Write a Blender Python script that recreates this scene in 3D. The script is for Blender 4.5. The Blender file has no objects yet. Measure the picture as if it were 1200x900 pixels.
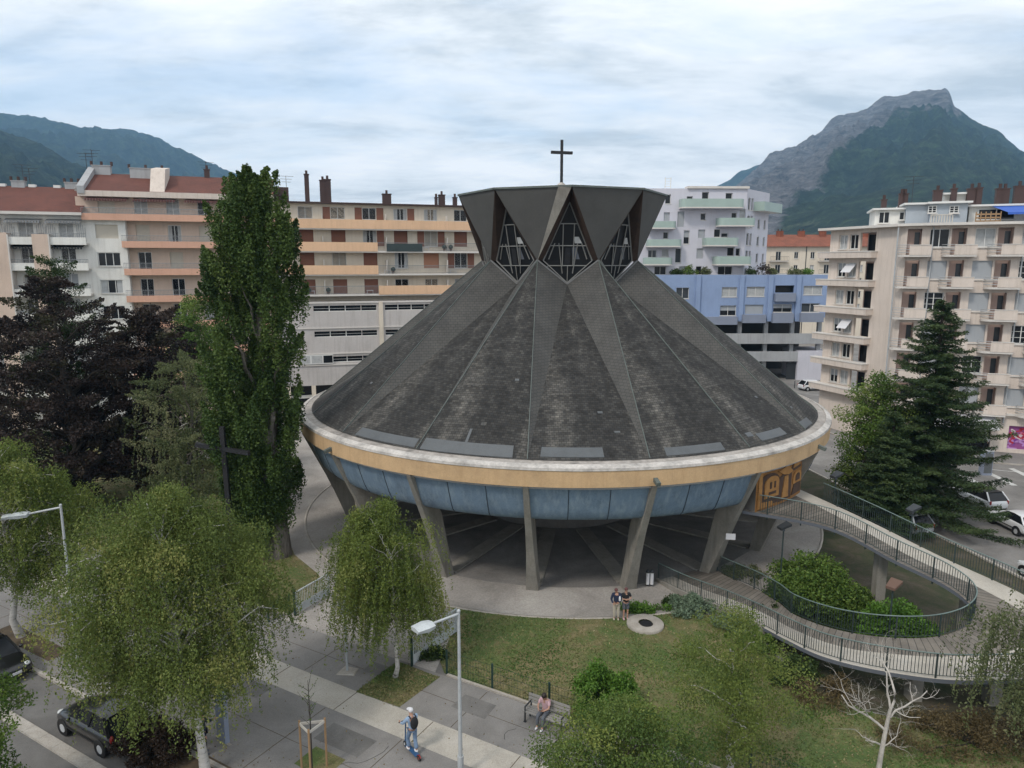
import bpy, bmesh, math, random
import numpy as np
from mathutils import Vector, Matrix, noise
random.seed(7)
RNG = np.random.default_rng(11)
PI = math.pi
R_ = math.radians
C = bpy.context.scene.collection

# ---------------------------------------------------------------- camera model
CAM_H, PITCH, FPX = 18.0, R_(9.5), 832.0
SP, CP = math.sin(PITCH), math.cos(PITCH)

def ray(px, py):
    a, b = px - 600.0, py - 450.0
    return Vector((a, FPX * CP - b * SP, -(b * CP + FPX * SP)))

def at(px, py, z=0.0):
    r = ray(px, py)
    k = (z - CAM_H) / r.z
    return Vector((r.x * k, r.y * k, z))

def aty(px, py, Y):
    r = ray(px, py)
    k = Y / r.y
    return Vector((r.x * k, Y, CAM_H + r.z * k))

# ---------------------------------------------------------------- materials
def mat(name, col=(.5, .5, .5), rough=.8, metal=0., spec=.5):
    m = bpy.data.materials.new(name)
    m.use_nodes = True
    b = m.node_tree.nodes['Principled BSDF']
    b.inputs['Base Color'].default_value = (*col, 1)
    b.inputs['Roughness'].default_value = rough
    b.inputs['Metallic'].default_value = metal
    b.inputs['Specular IOR Level'].default_value = spec
    return m

class NT:
    def __init__(s, m):
        s.m = m; s.t = m.node_tree; s.b = s.t.nodes.get('Principled BSDF')
    def n(s, ty, **kw):
        nd = s.t.nodes.new(ty)
        for k, v in kw.items():
            if k.startswith('i_'):
                nd.inputs[k[2:].replace('_', ' ')].default_value = v
            else:
                setattr(nd, k, v)
        return nd
    def l(s, a, b): s.t.links.new(a, b)
    def coord(s, kind='Object', scale=(1, 1, 1), rot=(0, 0, 0)):
        tc = s.n('ShaderNodeTexCoord'); mp = s.n('ShaderNodeMapping')
        mp.inputs['Scale'].default_value = scale; mp.inputs['Rotation'].default_value = rot
        s.l(tc.outputs[kind], mp.inputs[0]); return mp.outputs[0]
    def noise(s, vec, scale, detail=5, rough=.6, dist=0.):
        nd = s.n('ShaderNodeTexNoise'); nd.inputs['Scale'].default_value = scale
        nd.inputs['Detail'].default_value = detail; nd.inputs['Roughness'].default_value = rough
        nd.inputs['Distortion'].default_value = dist
        s.l(vec, nd.inputs['Vector']); return nd.outputs['Fac']
    def ramp(s, fac, stops):
        r = s.n('ShaderNodeValToRGB'); e = r.color_ramp.elements
        while len(e) < len(stops): e.new(.5)
        for el, (p, c) in zip(e, stops):
            el.position = p; el.color = (*c, 1) if len(c) == 3 else c
        s.l(fac, r.inputs[0]); return r.outputs[0]
    def mix(s, fac, a, b, mode='MIX'):
        m = s.n('ShaderNodeMix', data_type='RGBA', blend_type=mode)
        for v, i in ((fac, 0), (a, 6), (b, 7)):
            if hasattr(v, 'is_output'): s.l(v, m.inputs[i])
            elif i == 0: m.inputs[0].default_value = v
            else: m.inputs[i].default_value = (*v, 1)
        return m.outputs[2]
    def math(s, op, a, b=None):
        m = s.n('ShaderNodeMath', operation=op)
        for v, i in ((a, 0), (b, 1)):
            if v is None: continue
            if hasattr(v, 'is_output'): s.l(v, m.inputs[i])
            else: m.inputs[i].default_value = v
        return m.outputs[0]
    def base(s, c): s.l(c, s.b.inputs['Base Color'])
    def bump(s, h, strength=.3, dist=.02):
        b = s.n('ShaderNodeBump'); b.inputs['Strength'].default_value = strength
        b.inputs['Distance'].default_value = dist
        s.l(h, b.inputs['Height']); s.l(b.outputs[0], s.b.inputs['Normal'])

def dirty(name, col, var=.25, scale=.6, rough=.85, streak=0., bump=.15, kind='Object', fine=12., stain=(.5, .47, .42)):
    """painted / mineral surface: blotchy wear, fine grain, optional vertical rain streaks"""
    m = mat(name, col, rough); t = NT(m); v = t.coord(kind)
    a = t.noise(v, scale, 6, .65); f = t.noise(v, fine, 4, .7)
    c = t.ramp(a, [(.28, tuple(x * (1 - var) for x in col)), (.52, col), (.75, tuple(min(1, x * (1 + var * .5)) for x in col))])
    g = t.ramp(f, [(.3, (1 - var * .5,) * 3), (.65, (1.04,) * 3)])
    c = t.mix(1., c, g, 'MULTIPLY')
    if streak:
        vs = t.coord(kind, (1, 1, .06))
        s = t.noise(vs, 3.2, 5, .7)
        k = t.ramp(s, [(.48, (0, 0, 0)), (.72, (1, 1, 1))])
        kk = t.math('MULTIPLY', k, streak)
        c = t.mix(kk, c, tuple(x * y for x, y in zip(col, stain)))
    t.base(c)
    if bump: t.bump(f, bump, .01)
    return m

M = {}
def setup_mats():
    M['cream'] = dirty('cream_render', (.66, .585, .48), .12, .25, streak=.25)
    M['white_render'] = dirty('white_render', (.72, .71, .67), .12, .25, streak=.3)
    M['pink_render'] = dirty('pink_render', (.59, .46, .375), .12, .25, streak=.2)
    M['pale_pink'] = dirty('pale_pink_render', (.62, .54, .475), .12, .22, streak=.35)
    M['rose_panel'] = dirty('rose_panel', (.50, .37, .32), .12, .3, streak=.2)
    M['peach'] = dirty('peach_parapet', (.70, .46, .29), .1, .3, streak=.2)
    M['salmon'] = dirty('salmon_parapet', (.60, .35, .25), .1, .3, streak=.2)
    M['office'] = dirty('office_concrete', (.50, .47, .45), .14, .3, streak=.35)
    M['lavender'] = dirty('lavender_render', (.56, .555, .61), .08, .2, streak=.15)
    M['blue_wall'] = dirty('blue_cladding', (.24, .32, .49), .14, .25, streak=.15)
    M['blue_grey'] = dirty('blue_grey_panel', (.22, .25, .32), .12, .3)
    M['green_glass'] = dirty('green_balcony_panel', (.33, .42, .38), .1, .5, rough=.35)
    M['grey_conc'] = dirty('grey_concrete', (.36, .37, .38), .14, .3, streak=.35)
    M['slab_white'] = dirty('slab_white', (.6, .57, .53), .1, .5)
    M['dark_metal'] = mat('dark_metal', (.035, .04, .045), .5, .3)
    M['brown_metal'] = dirty('brown_metal', (.05, .025, .022), .2, 1., .6)
    M['rail_grey'] = mat('rail_grey', (.25, .26, .27), .5, .4)
    M['rail_green'] = dirty('rail_green', (.028, .045, .045), .25, 2., .5, bump=0)
    M['rail_green_top'] = dirty('rail_green_top', (.13, .18, .17), .2, 2., .45, bump=0)
    M['galv'] = dirty('galvanised_steel', (.40, .42, .43), .12, 3., .45, bump=0)
    M['gate_paint'] = dirty('gate_paint', (.45, .48, .49), .2, 2., .5, bump=0)
    M['post_green'] = mat('post_green', (.012, .035, .028), .5)
    M['frame_white'] = mat('window_frame_white', (.66, .66, .64), .5)
    M['glass'] = mat('window_glass', (.012, .014, .017), .12, 0, .3)
    M['glass_mid'] = mat('window_glass_light', (.05, .058, .066), .15, 0, .35)
    M['curtain'] = dirty('net_curtain', (.42, .43, .43), .25, 2.5, .7, bump=0)
    for nm, c in (('brown', (.22, .09, .055)), ('orange', (.42, .20, .12)), ('cream', (.55, .50, .42)), ('grey', (.36, .38, .40))):
        m = mat('shutter_' + nm, c, .7); t = NT(m); v = t.coord('Object', (0, 0, 1))
        w = t.n('ShaderNodeTexWave', bands_direction='Z'); w.inputs['Scale'].default_value = 3.2
        t.l(v, w.inputs['Vector'])
        t.base(t.ramp(w.outputs['Fac'], [(0, tuple(x * .8 for x in c)), (.6, c)])); M['shut_' + nm] = m
    # red roof tiles
    for nm, c in (('roof_red', (.155, .052, .036)), ('roof_orange', (.27, .085, .045))):
        m = mat(nm, c, .85); t = NT(m); v = t.coord('Object')
        b = t.n('ShaderNodeTexBrick'); b.inputs['Scale'].default_value = 1.
        b.inputs['Brick Width'].default_value = .35; b.inputs['Row Height'].default_value = .3
        b.inputs['Mortar Size'].default_value = .03
        b.inputs['Color1'].default_value = (*c, 1); b.inputs['Color2'].default_value = (*[x * .78 for x in c], 1)
        b.inputs['Mortar'].default_value = (*[x * .5 for x in c], 1)
        t.l(t.coord('Object', (1, 1.2, 1)), b.inputs['Vector'])
        nz = t.ramp(t.noise(v, .5, 6, .7), [(.3, (.72, .72, .72)), (.7, (1.15, 1.15, 1.15))])
        t.base(t.mix(1., b.outputs[0], nz, 'MULTIPLY')); M[nm] = m
    # ---- church
    m = mat('slate_shingles', (.05, .05, .05), .9); t = NT(m); M['slate'] = m
    uv = t.n('ShaderNodeUVMap').outputs[0]
    mp = t.n('ShaderNodeMapping'); t.l(uv, mp.inputs[0]); uvm = mp.outputs[0]
    b = t.n('ShaderNodeTexBrick', offset=.5); b.inputs['Scale'].default_value = 1.
    b.inputs['Brick Width'].default_value = .24; b.inputs['Row Height'].default_value = .16
    b.inputs['Mortar Size'].default_value = .014; b.inputs['Bias'].default_value = 0
    b.inputs['Color1'].default_value = (.022, .0218, .0215, 1); b.inputs['Color2'].default_value = (.060, .0585, .056, 1)
    b.inputs['Mortar'].default_value = (.018, .017, .016, 1); t.l(uvm, b.inputs['Vector'])
    ms = t.n('ShaderNodeMapping'); ms.inputs['Scale'].default_value = (1, .12, 1); t.l(uv, ms.inputs[0])
    s1 = t.noise(ms.outputs[0], .55, 5, .62, .3)
    c = t.mix(1., b.outputs[0], t.ramp(s1, [(.34, (.55, .55, .55)), (.5, (.95, .95, .95)), (.66, (2.3, 2.25, 2.15))]), 'MULTIPLY')
    s2 = t.noise(uvm, .9, 8, .72)
    c = t.mix(1., c, t.ramp(s2, [(.36, (.66, .66, .66)), (.62, (1.22, 1.2, 1.15))]), 'MULTIPLY')
    mr = t.n('ShaderNodeMapping'); mr.inputs['Scale'].default_value = (.25, 1, 1); t.l(uv, mr.inputs[0])
    s3 = t.noise(mr.outputs[0], 1.3, 3, .6)
    c = t.mix(1., c, t.ramp(s3, [(.40, (.74, .74, .74)), (.55, (1.08, 1.08, 1.08))]), 'MULTIPLY')
    s4 = t.noise(uvm, 9., 3, .8)
    c = t.mix(t.ramp(s4, [(.68, (0, 0, 0)), (.74, (1, 1, 1))]), c, (.12, .115, .105))
    t.base(c); t.bump(b.outputs['Fac'], .5, -.02)
    m = mat('smooth_roof_felt', (.06, .06, .06), .85); t = NT(m); M['felt'] = m
    uv = t.n('ShaderNodeUVMap').outputs[0]
    b = t.n('ShaderNodeTexBrick', offset=.5); b.inputs['Scale'].default_value = 1.
    b.inputs['Brick Width'].default_value = .3; b.inputs['Row Height'].default_value = .2
    b.inputs['Mortar Size'].default_value = .016
    b.inputs['Color1'].default_value = (.066, .064, .061, 1); b.inputs['Color2'].default_value = (.076, .074, .070, 1)
    b.inputs['Mortar'].default_value = (.04, .04, .04, 1); t.l(uv, b.inputs['Vector'])
    s2 = t.noise(uv, .7, 7, .7)
    t.base(t.mix(1., b.outputs[0], t.ramp(s2, [(.3, (.72, .72, .72)), (.66, (1.2, 1.2, 1.16))]), 'MULTIPLY'))
    t.bump(b.outputs['Fac'], .3, -.01)
    M['copper'] = dirty('copper_flashing', (.105, .125, .115), .3, 2., .6)
    M['zinc'] = dirty('zinc_flashing', (.088, .096, .102), .2, 1.2, .5)
    M['coping'] = dirty('pale_coping', (.52, .49, .455), .5, .9, .8, fine=6.); M['gutter'] = dirty('weathered_gutter', (.36, .33, .30), .5, 1.3, .9, fine=5.)
    M['fascia'] = dirty('ochre_fascia', (.55, .375, .21), .22, .7, .85, streak=.45, stain=(.7, .66, .6))
    M['blue_drum'] = dirty('blue_drum_panel', (.155, .225, .305), .3, .8, .7, streak=.8, stain=(1.7, 1.5, 1.3))
    M['concrete'] = dirty('raw_concrete', (.27, .255, .225), .28, .9, .9, streak=.5, bump=.3)
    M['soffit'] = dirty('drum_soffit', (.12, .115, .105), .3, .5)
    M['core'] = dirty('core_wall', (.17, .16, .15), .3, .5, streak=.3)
    M['joint'] = mat('panel_joint', (.03, .04, .055), .8)
    M['darkwood'] = dirty('dark_wood', (.045, .026, .018), .4, 1.5, .7, streak=.5)
    M['lead'] = mat('window_lead', (.19, .19, .18), .6); M['sill'] = mat('sill_lead', (.15, .15, .15), .7); M['dark_glass'] = mat('lantern_glass', (.012, .013, .015), .35, 0, .25)
    M['slab_felt'] = dirty('lantern_felt', (.078, .077, .073), .18, .5, .85)
    M['mural'] = dirty('ochre_relief', (.40, .20, .06), .3, 2.5, .8)
    M['mural_dark'] = dirty('brown_relief', (.08, .045, .03), .3, 2.5, .8)
    M['mural_mid'] = dirty('umber_relief', (.28, .13, .035), .3, 2.5, .8)
    M['cross'] = mat('cross_black', (.012, .012, .014), .6)
    # ---- ground surfaces
    def ground(nm, c1, c2, c3, s=.35, fine=18., bump=.3):
        m = mat(nm, c1, .95); t = NT(m); v = t.coord('Object')
        a = t.noise(v, s, 9, .68, .4); f = t.noise(v, fine, 4, .75)
        c = t.ramp(a, [(.3, c1), (.5, c2), (.68, c3)])
        c = t.mix(1., c, t.ramp(f, [(.3, (.75,) * 3), (.68, (1.15,) * 3)]), 'MULTIPLY')
        t.base(c); t.bump(f, bump, .02); M[nm] = m; return m
    ground('asphalt', (.105, .10, .095), (.14, .134, .127), (.175, .168, .16), .5, 30., .15)
    ground('pavement', (.155, .148, .14), (.205, .195, .185), (.255, .243, .23), .35, 25., .15)
    ground('old_street', (.12, .115, .108), (.19, .18, .17), (.27, .26, .245), .25, 15., .15)
    ground('gravel', (.22, .205, .185), (.33, .305, .28), (.43, .405, .37), .22, 9., .3)
    ground('beige', (.34, .315, .275), (.41, .38, .33), (.46, .43, .385), .7, 25., .1)
    ground('stone', (.28, .255, .22), (.36, .33, .29), (.42, .39, .35), 1.5, 25., .1)
    ground('soil', (.05, .036, .022), (.085, .062, .038), (.12, .09, .055), 1.2, 20., .5)
    m = mat('lawn', (.05, .08, .03), 1.); t = NT(m); v = t.coord('Object'); M['lawn'] = m
    a = t.noise(v, .16, 8, .7, .8); a2 = t.noise(v, 1.1, 7, .75, .5); f = t.noise(v, 16., 5, .8)
    k = t.math('ADD', t.math('MULTIPLY', a, .55), t.math('MULTIPLY', a2, .45))
    c = t.ramp(k, [(.36, (.06, .10, .024)), (.45, (.095, .135, .036)), (.52, (.155, .145, .06)), (.59, (.24, .195, .10)), (.67, (.34, .28, .18))])
    c = t.mix(1., c, t.ramp(f, [(.3, (.5,) * 3), (.7, (1.35,) * 3)]), 'MULTIPLY'); t.base(c); t.bump(f, .8, .05)
    m = mat('ramp_boards', (.12, .11, .10), .9); t = NT(m); M['boards'] = m
    uv = t.n('ShaderNodeUVMap').outputs[0]
    b = t.n('ShaderNodeTexBrick', offset=0.); b.inputs['Scale'].default_value = 1.
    b.inputs['Brick Width'].default_value = .32; b.inputs['Row Height'].default_value = 8.
    b.inputs['Mortar Size'].default_value = .02
    b.inputs['Color1'].default_value = (.125, .112, .096, 1); b.inputs['Color2'].default_value = (.18, .163, .142, 1)
    b.inputs['Mortar'].default_value = (.06, .055, .05, 1); t.l(uv, b.inputs['Vector'])
    s2 = t.noise(uv, .8, 7, .7)
    t.base(t.mix(1., b.outputs[0], t.ramp(s2, [(.3, (.65, .65, .65)), (.68, (1.3, 1.28, 1.25))]), 'MULTIPLY'))
    M['paint_white'] = dirty('road_paint', (.55, .55, .53), .3, 2., .8, bump=0)
    # ---- misc
    for nm, c, r in (('black', (.01, .01, .011), .5), ('skin', (.42, .24, .17), .6), ('hair', (.02, .013, .01), .6),
                     ('tyre', (.018, .018, .018), .85), ('denim', (.15, .22, .33), .85), ('sky_shirt', (.26, .36, .50), .85),
                     ('navy', (.012, .02, .05), .85), ('khaki', (.42, .38, .31), .85), ('white_cloth', (.62, .62, .64), .8),
                     ('pink_cloth', (.50, .33, .36), .85), ('black_cloth', (.014, .015, .018), .9), ('yellow_cloth', (.6, .42, .04), .8),
                     ('tan_cloth', (.12, .05, .05), .8), ('grey_cloth', (.10, .11, .13), .85), ('red_shoe', (.16, .04, .035), .7),
                     ('blue_tarp', (.03, .10, .42), .6), ('red_lamp', (.22, .012, .01), .35), ('lamp_glass', (.5, .52, .52), .15),
                     ('terracotta', (.12, .07, .05), .8), ('stake', (.30, .19, .10), .8), ('stake_pale', (.50, .47, .42), .8),
                     ('bench_wood', (.24, .23, .215), .8), ('rim', (.42, .43, .44), .35), ('graffiti_base', (.25, .06, .22), .7)):
        M[nm] = mat(nm, c, r)
    for nm, c in (('car_black', (.006, .006, .007)), ('car_white', (.62, .63, .64)), ('car_silver', (.3, .32, .34))):
        m = mat(nm, c, .28, 0, .5); m.node_tree.nodes['Principled BSDF'].inputs['Coat Weight'].default_value = .6; M[nm] = m
    m = mat('birch_bark', (.5, .48, .45), .8); t = NT(m); v = t.coord('Object', (1, 1, 4.))
    t.base(t.ramp(t.noise(v, 1.6, 6, .7), [(.36, (.04, .035, .03)), (.46, (.42, .40, .37)), (.7, (.56, .54, .51))])); M['birch_bark'] = m
    m = mat('bark', (.12, .1, .08), .95); t = NT(m); v = t.coord('Object', (3, 3, .5))
    fb = t.noise(v, 2.2, 6, .7); t.base(t.ramp(fb, [(.3, (.05, .042, .034)), (.7, (.24, .215, .185))])); t.bump(fb, .8, .08); M['bark'] = m
    M['dark_bark'] = mat('dark_bark', (.035, .028, .022), .95)
    M['dead_wood'] = dirty('dead_wood', (.46, .43, .39), .4, 2., .9)

def leafmat(name, cols, trans=.25, rough=.55):
    """foliage: colour chosen per leaf by its own tint value"""
    m = mat(name, cols[0], rough, 0, .25); t = NT(m)
    a = t.n('ShaderNodeAttribute', attribute_name='tint')
    n = len(cols)
    c = t.ramp(a.outputs['Fac'], [(i / max(1, n - 1), k) for i, k in enumerate(cols)])
    t.base(c)
    tr = t.n('ShaderNodeBsdfTranslucent'); t.l(c, tr.inputs[0])
    mx = t.n('ShaderNodeMixShader'); mx.inputs[0].default_value = trans
    t.l(t.b.outputs[0], mx.inputs[1]); t.l(tr.outputs[0], mx.inputs[2])
    t.l(mx.outputs[0], t.t.nodes['Material Output'].inputs['Surface'])
    return m

# ---------------------------------------------------------------- mesh builder
class MB:
    def __init__(s): s.v = []; s.f = []; s.mi = []; s.mats = []; s.uv = []; s.smooth = []
    def _m(s, m):
        if m not in s.mats: s.mats.append(m)
        return s.mats.index(m)
    def face(s, pts, m, uvs=None, smooth=False):
        i = len(s.v); s.v += [tuple(p) for p in pts]; s.f.append(tuple(range(i, i + len(pts))))
        s.mi.append(s._m(m)); s.uv.append(uvs or [(p[0], p[1]) for p in pts]); s.smooth.append(smooth)
    def add(s, verts, faces, m, smooth=False, mtx=None):
        i = len(s.v)
        s.v += [tuple(mtx @ Vector(p)) if mtx else tuple(p) for p in verts]
        k = s._m(m)
        for f in faces:
            s.f.append(tuple(i + j for j in f)); s.mi.append(k)
            s.uv.append([(verts[j][0], verts[j][1]) for j in f]); s.smooth.append(smooth)
    def box(s, x0, x1, y0, y1, z0, z1, m, mtx=None):
        v = [(x, y, z) for z in (z0, z1) for y in (y0, y1) for x in (x0, x1)]
        s.add(v, [(0, 2, 3, 1), (4, 5, 7, 6), (0, 1, 5, 4), (2, 6, 7, 3), (0, 4, 6, 2), (1, 3, 7, 5)], m, False, mtx)
    def bar(s, a, b, w, h, m, up=(0, 0, 1)):
        a, b = Vector(a), Vector(b); d = b - a; L = d.length
        if L < 1e-6: return
        d.normalize(); u = Vector(up)
        if abs(d.dot(u)) > .98: u = Vector((0, 1, 0))
        x = d.cross(u).normalized(); y = x.cross(d)
        v = []
        for p in (a, b):
            for sx, sy in ((-1, -1), (1, -1), (1, 1), (-1, 1)):
                v.append(p + x * sx * w / 2 + y * sy * h / 2)
        s.add(v, [(3, 2, 1, 0), (4, 5, 6, 7), (0, 1, 5, 4), (1, 2, 6, 5), (2, 3, 7, 6), (3, 0, 4, 7)], m)
    def tube(s, path, rad, m, n=8, caps=True, smooth=True):
        path = [Vector(p) for p in path]
        if not hasattr(rad, '__len__'): rad = [rad] * len(path)
        i0 = None; v = []; f = []
        ref = Vector((0, 0, 1))
        for k, p in enumerate(path):
            d = (path[min(k + 1, len(path) - 1)] - path[max(k - 1, 0)])
            d = d.normalized() if d.length > 1e-9 else Vector((0, 0, 1))
            if abs(d.dot(ref)) > .95: rr = Vector((0, 1, 0))
            else: rr = ref
            x = d.cross(rr).normalized(); y = x.cross(d)
            for j in range(n):
                a = 2 * PI * j / n
                v.append(p + (x * math.cos(a) + y * math.sin(a)) * rad[k])
            if k:
                for j in range(n):
                    a0 = (k - 1) * n + j; a1 = (k - 1) * n + (j + 1) % n
                    f.append((a0, a1, a1 + n, a0 + n))
        s.add(v, f, m, smooth)
        if caps:
            L = len(path) - 1
            s.add([v[j] for j in range(n)], [tuple(range(n))[::-1]], m)
            s.add([v[L * n + j] for j in range(n)], [tuple(range(n))], m)
    def lathe(s, prof, m, n=24, loc=(0, 0, 0), smooth=True, a0=0., a1=2 * PI):
        full = abs(a1 - a0 - 2 * PI) < 1e-6
        k = n if full else n + 1; v = []; f = []
        for r, z in prof:
            for j in range(k):
                a = a0 + (a1 - a0) * j / n
                v.append((loc[0] + r * math.cos(a), loc[1] + r * math.sin(a), loc[2] + z))
        for i in range(len(prof) - 1):
            for j in range(n):
                b = (j + 1) % k
                f.append((i * k + j, i * k + b, (i + 1) * k + b, (i + 1) * k + j))
        s.add(v, f, m, smooth)
    def ball(s, c, r, m, sc=(1, 1, 1), n=12):
        v = []; f = []
        for i in range(n // 2 + 1):
            t = PI * i / (n // 2)
            for j in range(n):
                a = 2 * PI * j / n
                v.append((c[0] + r * sc[0] * math.sin(t) * math.cos(a), c[1] + r * sc[1] * math.sin(t) * math.sin(a), c[2] + r * sc[2] * math.cos(t)))
        for i in range(n // 2):
            for j in range(n):
                f.append((i * n + j, (i + 1) * n + j, (i + 1) * n + (j + 1) % n, i * n + (j + 1) % n))
        s.add(v, f, m, True)
    def mesh(s, name):
        me = bpy.data.meshes.new(name)
        me.from_pydata(s.v, [], s.f)
        for m in s.mats: me.materials.append(m)
        me.polygons.foreach_set('material_index', s.mi)
        me.polygons.foreach_set('use_smooth', s.smooth)
        ul = me.uv_layers.new(name='UVMap')
        flat = []
        for u in s.uv:
            for p in u: flat += [p[0], p[1]]
        ul.data.foreach_set('uv', flat)
        me.validate(); me.update()
        return me
    def obj(s, name, parent=None, merge=False, recalc=True):
        me = s.mesh(name)
        if merge or recalc:
            bm = bmesh.new(); bm.from_mesh(me)
            if merge: bmesh.ops.remove_doubles(bm, verts=bm.verts, dist=1e-4)
            if recalc and merge: bmesh.ops.recalc_face_normals(bm, faces=bm.faces)
            bm.to_mesh(me); bm.free()
        return link(name, me, parent)

def link(name, me, parent=None, loc=None, rot=None):
    o = bpy.data.objects.new(name, me); C.objects.link(o)
    if parent: o.parent = parent
    if loc is not None: o.location = loc
    if rot is not None: o.rotation_euler = rot
    return o

LABELS = {}
def tag(o, label, cat, group=None, kind=None):
    o['label'] = label; o['category'] = cat
    if group: o['group'] = group
    if kind: o['kind'] = kind
    n = len(label.split())
    if not 4 <= n <= 16: print('LABEL LENGTH', n, label)
    LABELS[label] = LABELS.get(label, 0) + 1
    return o

def thing(name, label, cat, loc=(0, 0, 0), rz=0., group=None):
    o = bpy.data.objects.new(name, None); C.objects.link(o)
    o.location = loc; o.rotation_euler = (0, 0, rz); o.empty_display_size = .3
    return tag(o, label, cat, group)

def struct(o, label=None):
    o['kind'] = 'structure'
    if label: o['label'] = label
    return o

def copy_tree(o, parent=None):
    c = o.copy(); C.objects.link(c); c.parent = parent
    for ch in list(o.children): copy_tree(ch, c)
    return c

def lerp(a, b, t): return a + (b - a) * t
def vlerp(a, b, t): return Vector(a) * (1 - t) + Vector(b) * t

def catmull(P, n):
    P = [Vector(p) for p in P]; out = []
    for i in range(len(P) - 1):
        p0 = P[max(i - 1, 0)]; p1 = P[i]; p2 = P[i + 1]; p3 = P[min(i + 2, len(P) - 1)]
        for k in range(n):
            t = k / n
            out.append(.5 * ((2 * p1) + (p2 - p0) * t + (2 * p0 - 5 * p1 + 4 * p2 - p3) * t * t + (3 * p1 - p0 - 3 * p2 + p3) * t ** 3))
    out.append(P[-1]); return out
setup_mats()
# ================================================================ THE ROUND CHURCH
CX, CY = 3.58, 53.08
AZ0 = R_(3.86)
def cpt(phi, r, z=0.):
    """point on the church: phi degrees to the right of the side that faces the street"""
    a = R_(phi) - AZ0
    return Vector((CX + r * math.sin(a), CY - r * math.cos(a), z))
def cl(phi, r, z=0.):
    p = cpt(phi, r, z); return Vector((p.x - CX, p.y - CY, p.z))

church = thing('round_church', 'round church with dark conical slate roof, star-shaped lantern and splayed concrete legs', 'church', (CX, CY, 0))

def tri_uv(a, b, c):
    """slope-aligned uv in metres"""
    a, b, c = Vector(a), Vector(b), Vector(c)
    n = (b - a).cross(c - a)
    if n.z < 0: n = -n
    n.normalize()
    u = Vector((0, 0, 1)).cross(n)
    u = u.normalized() if u.length > 1e-4 else Vector((1, 0, 0))
    v = n.cross(u)
    return [(p.dot(u), p.dot(v)) for p in (a, b, c)]

RB, ZB = 18.12, 8.2                     # roof foot
A_R, A_Z = 5.9, 18.3; V_R, V_Z = 5.15, 16.72
C_R, C_Z = 7.5, 22.85
Apt = [cl(-15 + 40 * k, A_R, A_Z) for k in range(9)]      # low points of the lantern slabs
Vpt = [cl(5 + 40 * k, V_R, V_Z) for k in range(9)]        # sills of the windows
Cpt = [cl(5 + 40 * k, C_R, C_Z) for k in range(9)]        # crown points
roof = MB(); felt = MB(); seam = MB()
def fan(mb, apex, p0, p1, m, n=8, bulge=0.):
    arc = [cl(lerp(p0, p1, i / n), RB, ZB) for i in range(n + 1)]
    mid = (arc[0] + arc[-1]) / 2
    n_ = (arc[0] - apex).cross(arc[-1] - apex).normalized()
    if n_.z < 0: n_ = -n_
    u = Vector((0, 0, 1)).cross(n_).normalized(); v = n_.cross(u)
    for i in range(n):
        t = (apex, arc[i], arc[i + 1])
        rows = 6
        for j in range(rows):
            f0, f1 = j / rows, (j + 1) / rows
            q = [apex.lerp(arc[i], f0), apex.lerp(arc[i], f1), apex.lerp(arc[i + 1], f1), apex.lerp(arc[i + 1], f0)]
            if j == 0: q = [q[0], q[1], q[2]]
            mb.face(q, m, [((p - mid).dot(u), (p - mid).dot(v)) for p in q])
def tri(mb, a, b, c, m):
    mb.face((a, b, c), m, tri_uv(a, b, c))
for k in range(9):
    fan(roof, Apt[k], -25 + 40 * k, -5 + 40 * k, M['slate'])
    fan(roof, Vpt[k], -5 + 40 * k, 15 + 40 * k, M['slate'])
    P1 = cl(-5 + 40 * k, RB, ZB); P2 = cl(15 + 40 * k, RB, ZB); A2 = Apt[(k + 1) % 9]
    tri(felt, Apt[k], P1, Vpt[k], M['felt']); tri(felt, Vpt[k], P2, A2, M['felt'])
    for A_, P_ in ((Apt[k], P1), (A2, P2)):
        seam.bar(A_ + Vector((0, 0, .03)), P_ + Vector((0, 0, .03)), .04, .05, M['copper'])
roof.obj('slate_roof', church, merge=True)
felt.obj('smooth_roof_strip', church)
seam.obj('copper_seam', church)

# zinc sheets laid over the eaves, and small patches of slipped slates
def on_roof(phi, s, dz=.03):
    """point on the roof; s metres up the slope from the foot (phi within a slate fan)"""
    j = math.floor((phi + 25) / 40); rel = phi + 25 - 40 * j
    ap = Apt[j % 9] if rel <= 20 else Vpt[j % 9]
    p0 = cl(phi, RB, ZB)
    d = (ap - p0); L = d.length
    return p0 + d * (s / L) + Vector((0, 0, dz))
def roof_sheet(p0, p1, s0, s1, name='zinc_eaves_sheet', m=None, dz=.035, parent=None, slant=.0):
    mb = MB(); n = max(1, int(abs(p1 - p0) / 1.5)); m = m or M['zinc']
    for i in range(n):
        a, b = lerp(p0, p1, i / n), lerp(p0, p1, (i + 1) / n)
        lo = [on_roof(a, s0, dz), on_roof(b, s0, dz)]; hi = [on_roof(b, s1, dz), on_roof(a, s1, dz)]
        mb.face(lo + hi, m)
        mb.face([lo[0], lo[1], lo[1] - Vector((0, 0, .05)), lo[0] - Vector((0, 0, .05))], m)
        mb.face([hi[1], hi[0], hi[0] - Vector((0, 0, .05)), hi[1] - Vector((0, 0, .05))], m)
    mb.obj(name, parent or church)
for a, b, s0, s1 in ((-41, -25.6, .1, .72), (-24.4, -7.5, .05, .8), (-3, 7.5, .2, .85), (18, 29.5, .1, .6), (39, 47.5, .25, .8), (-5 + 60, -5 + 66, .1, .6)):
    roof_sheet(a, b, s0, s1)
roof_sheet(-16.5, -16, .8, 1.7); roof_sheet(36.5, 38.2, .7, 1.0)
patch_rng = random.Random(5)
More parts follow.
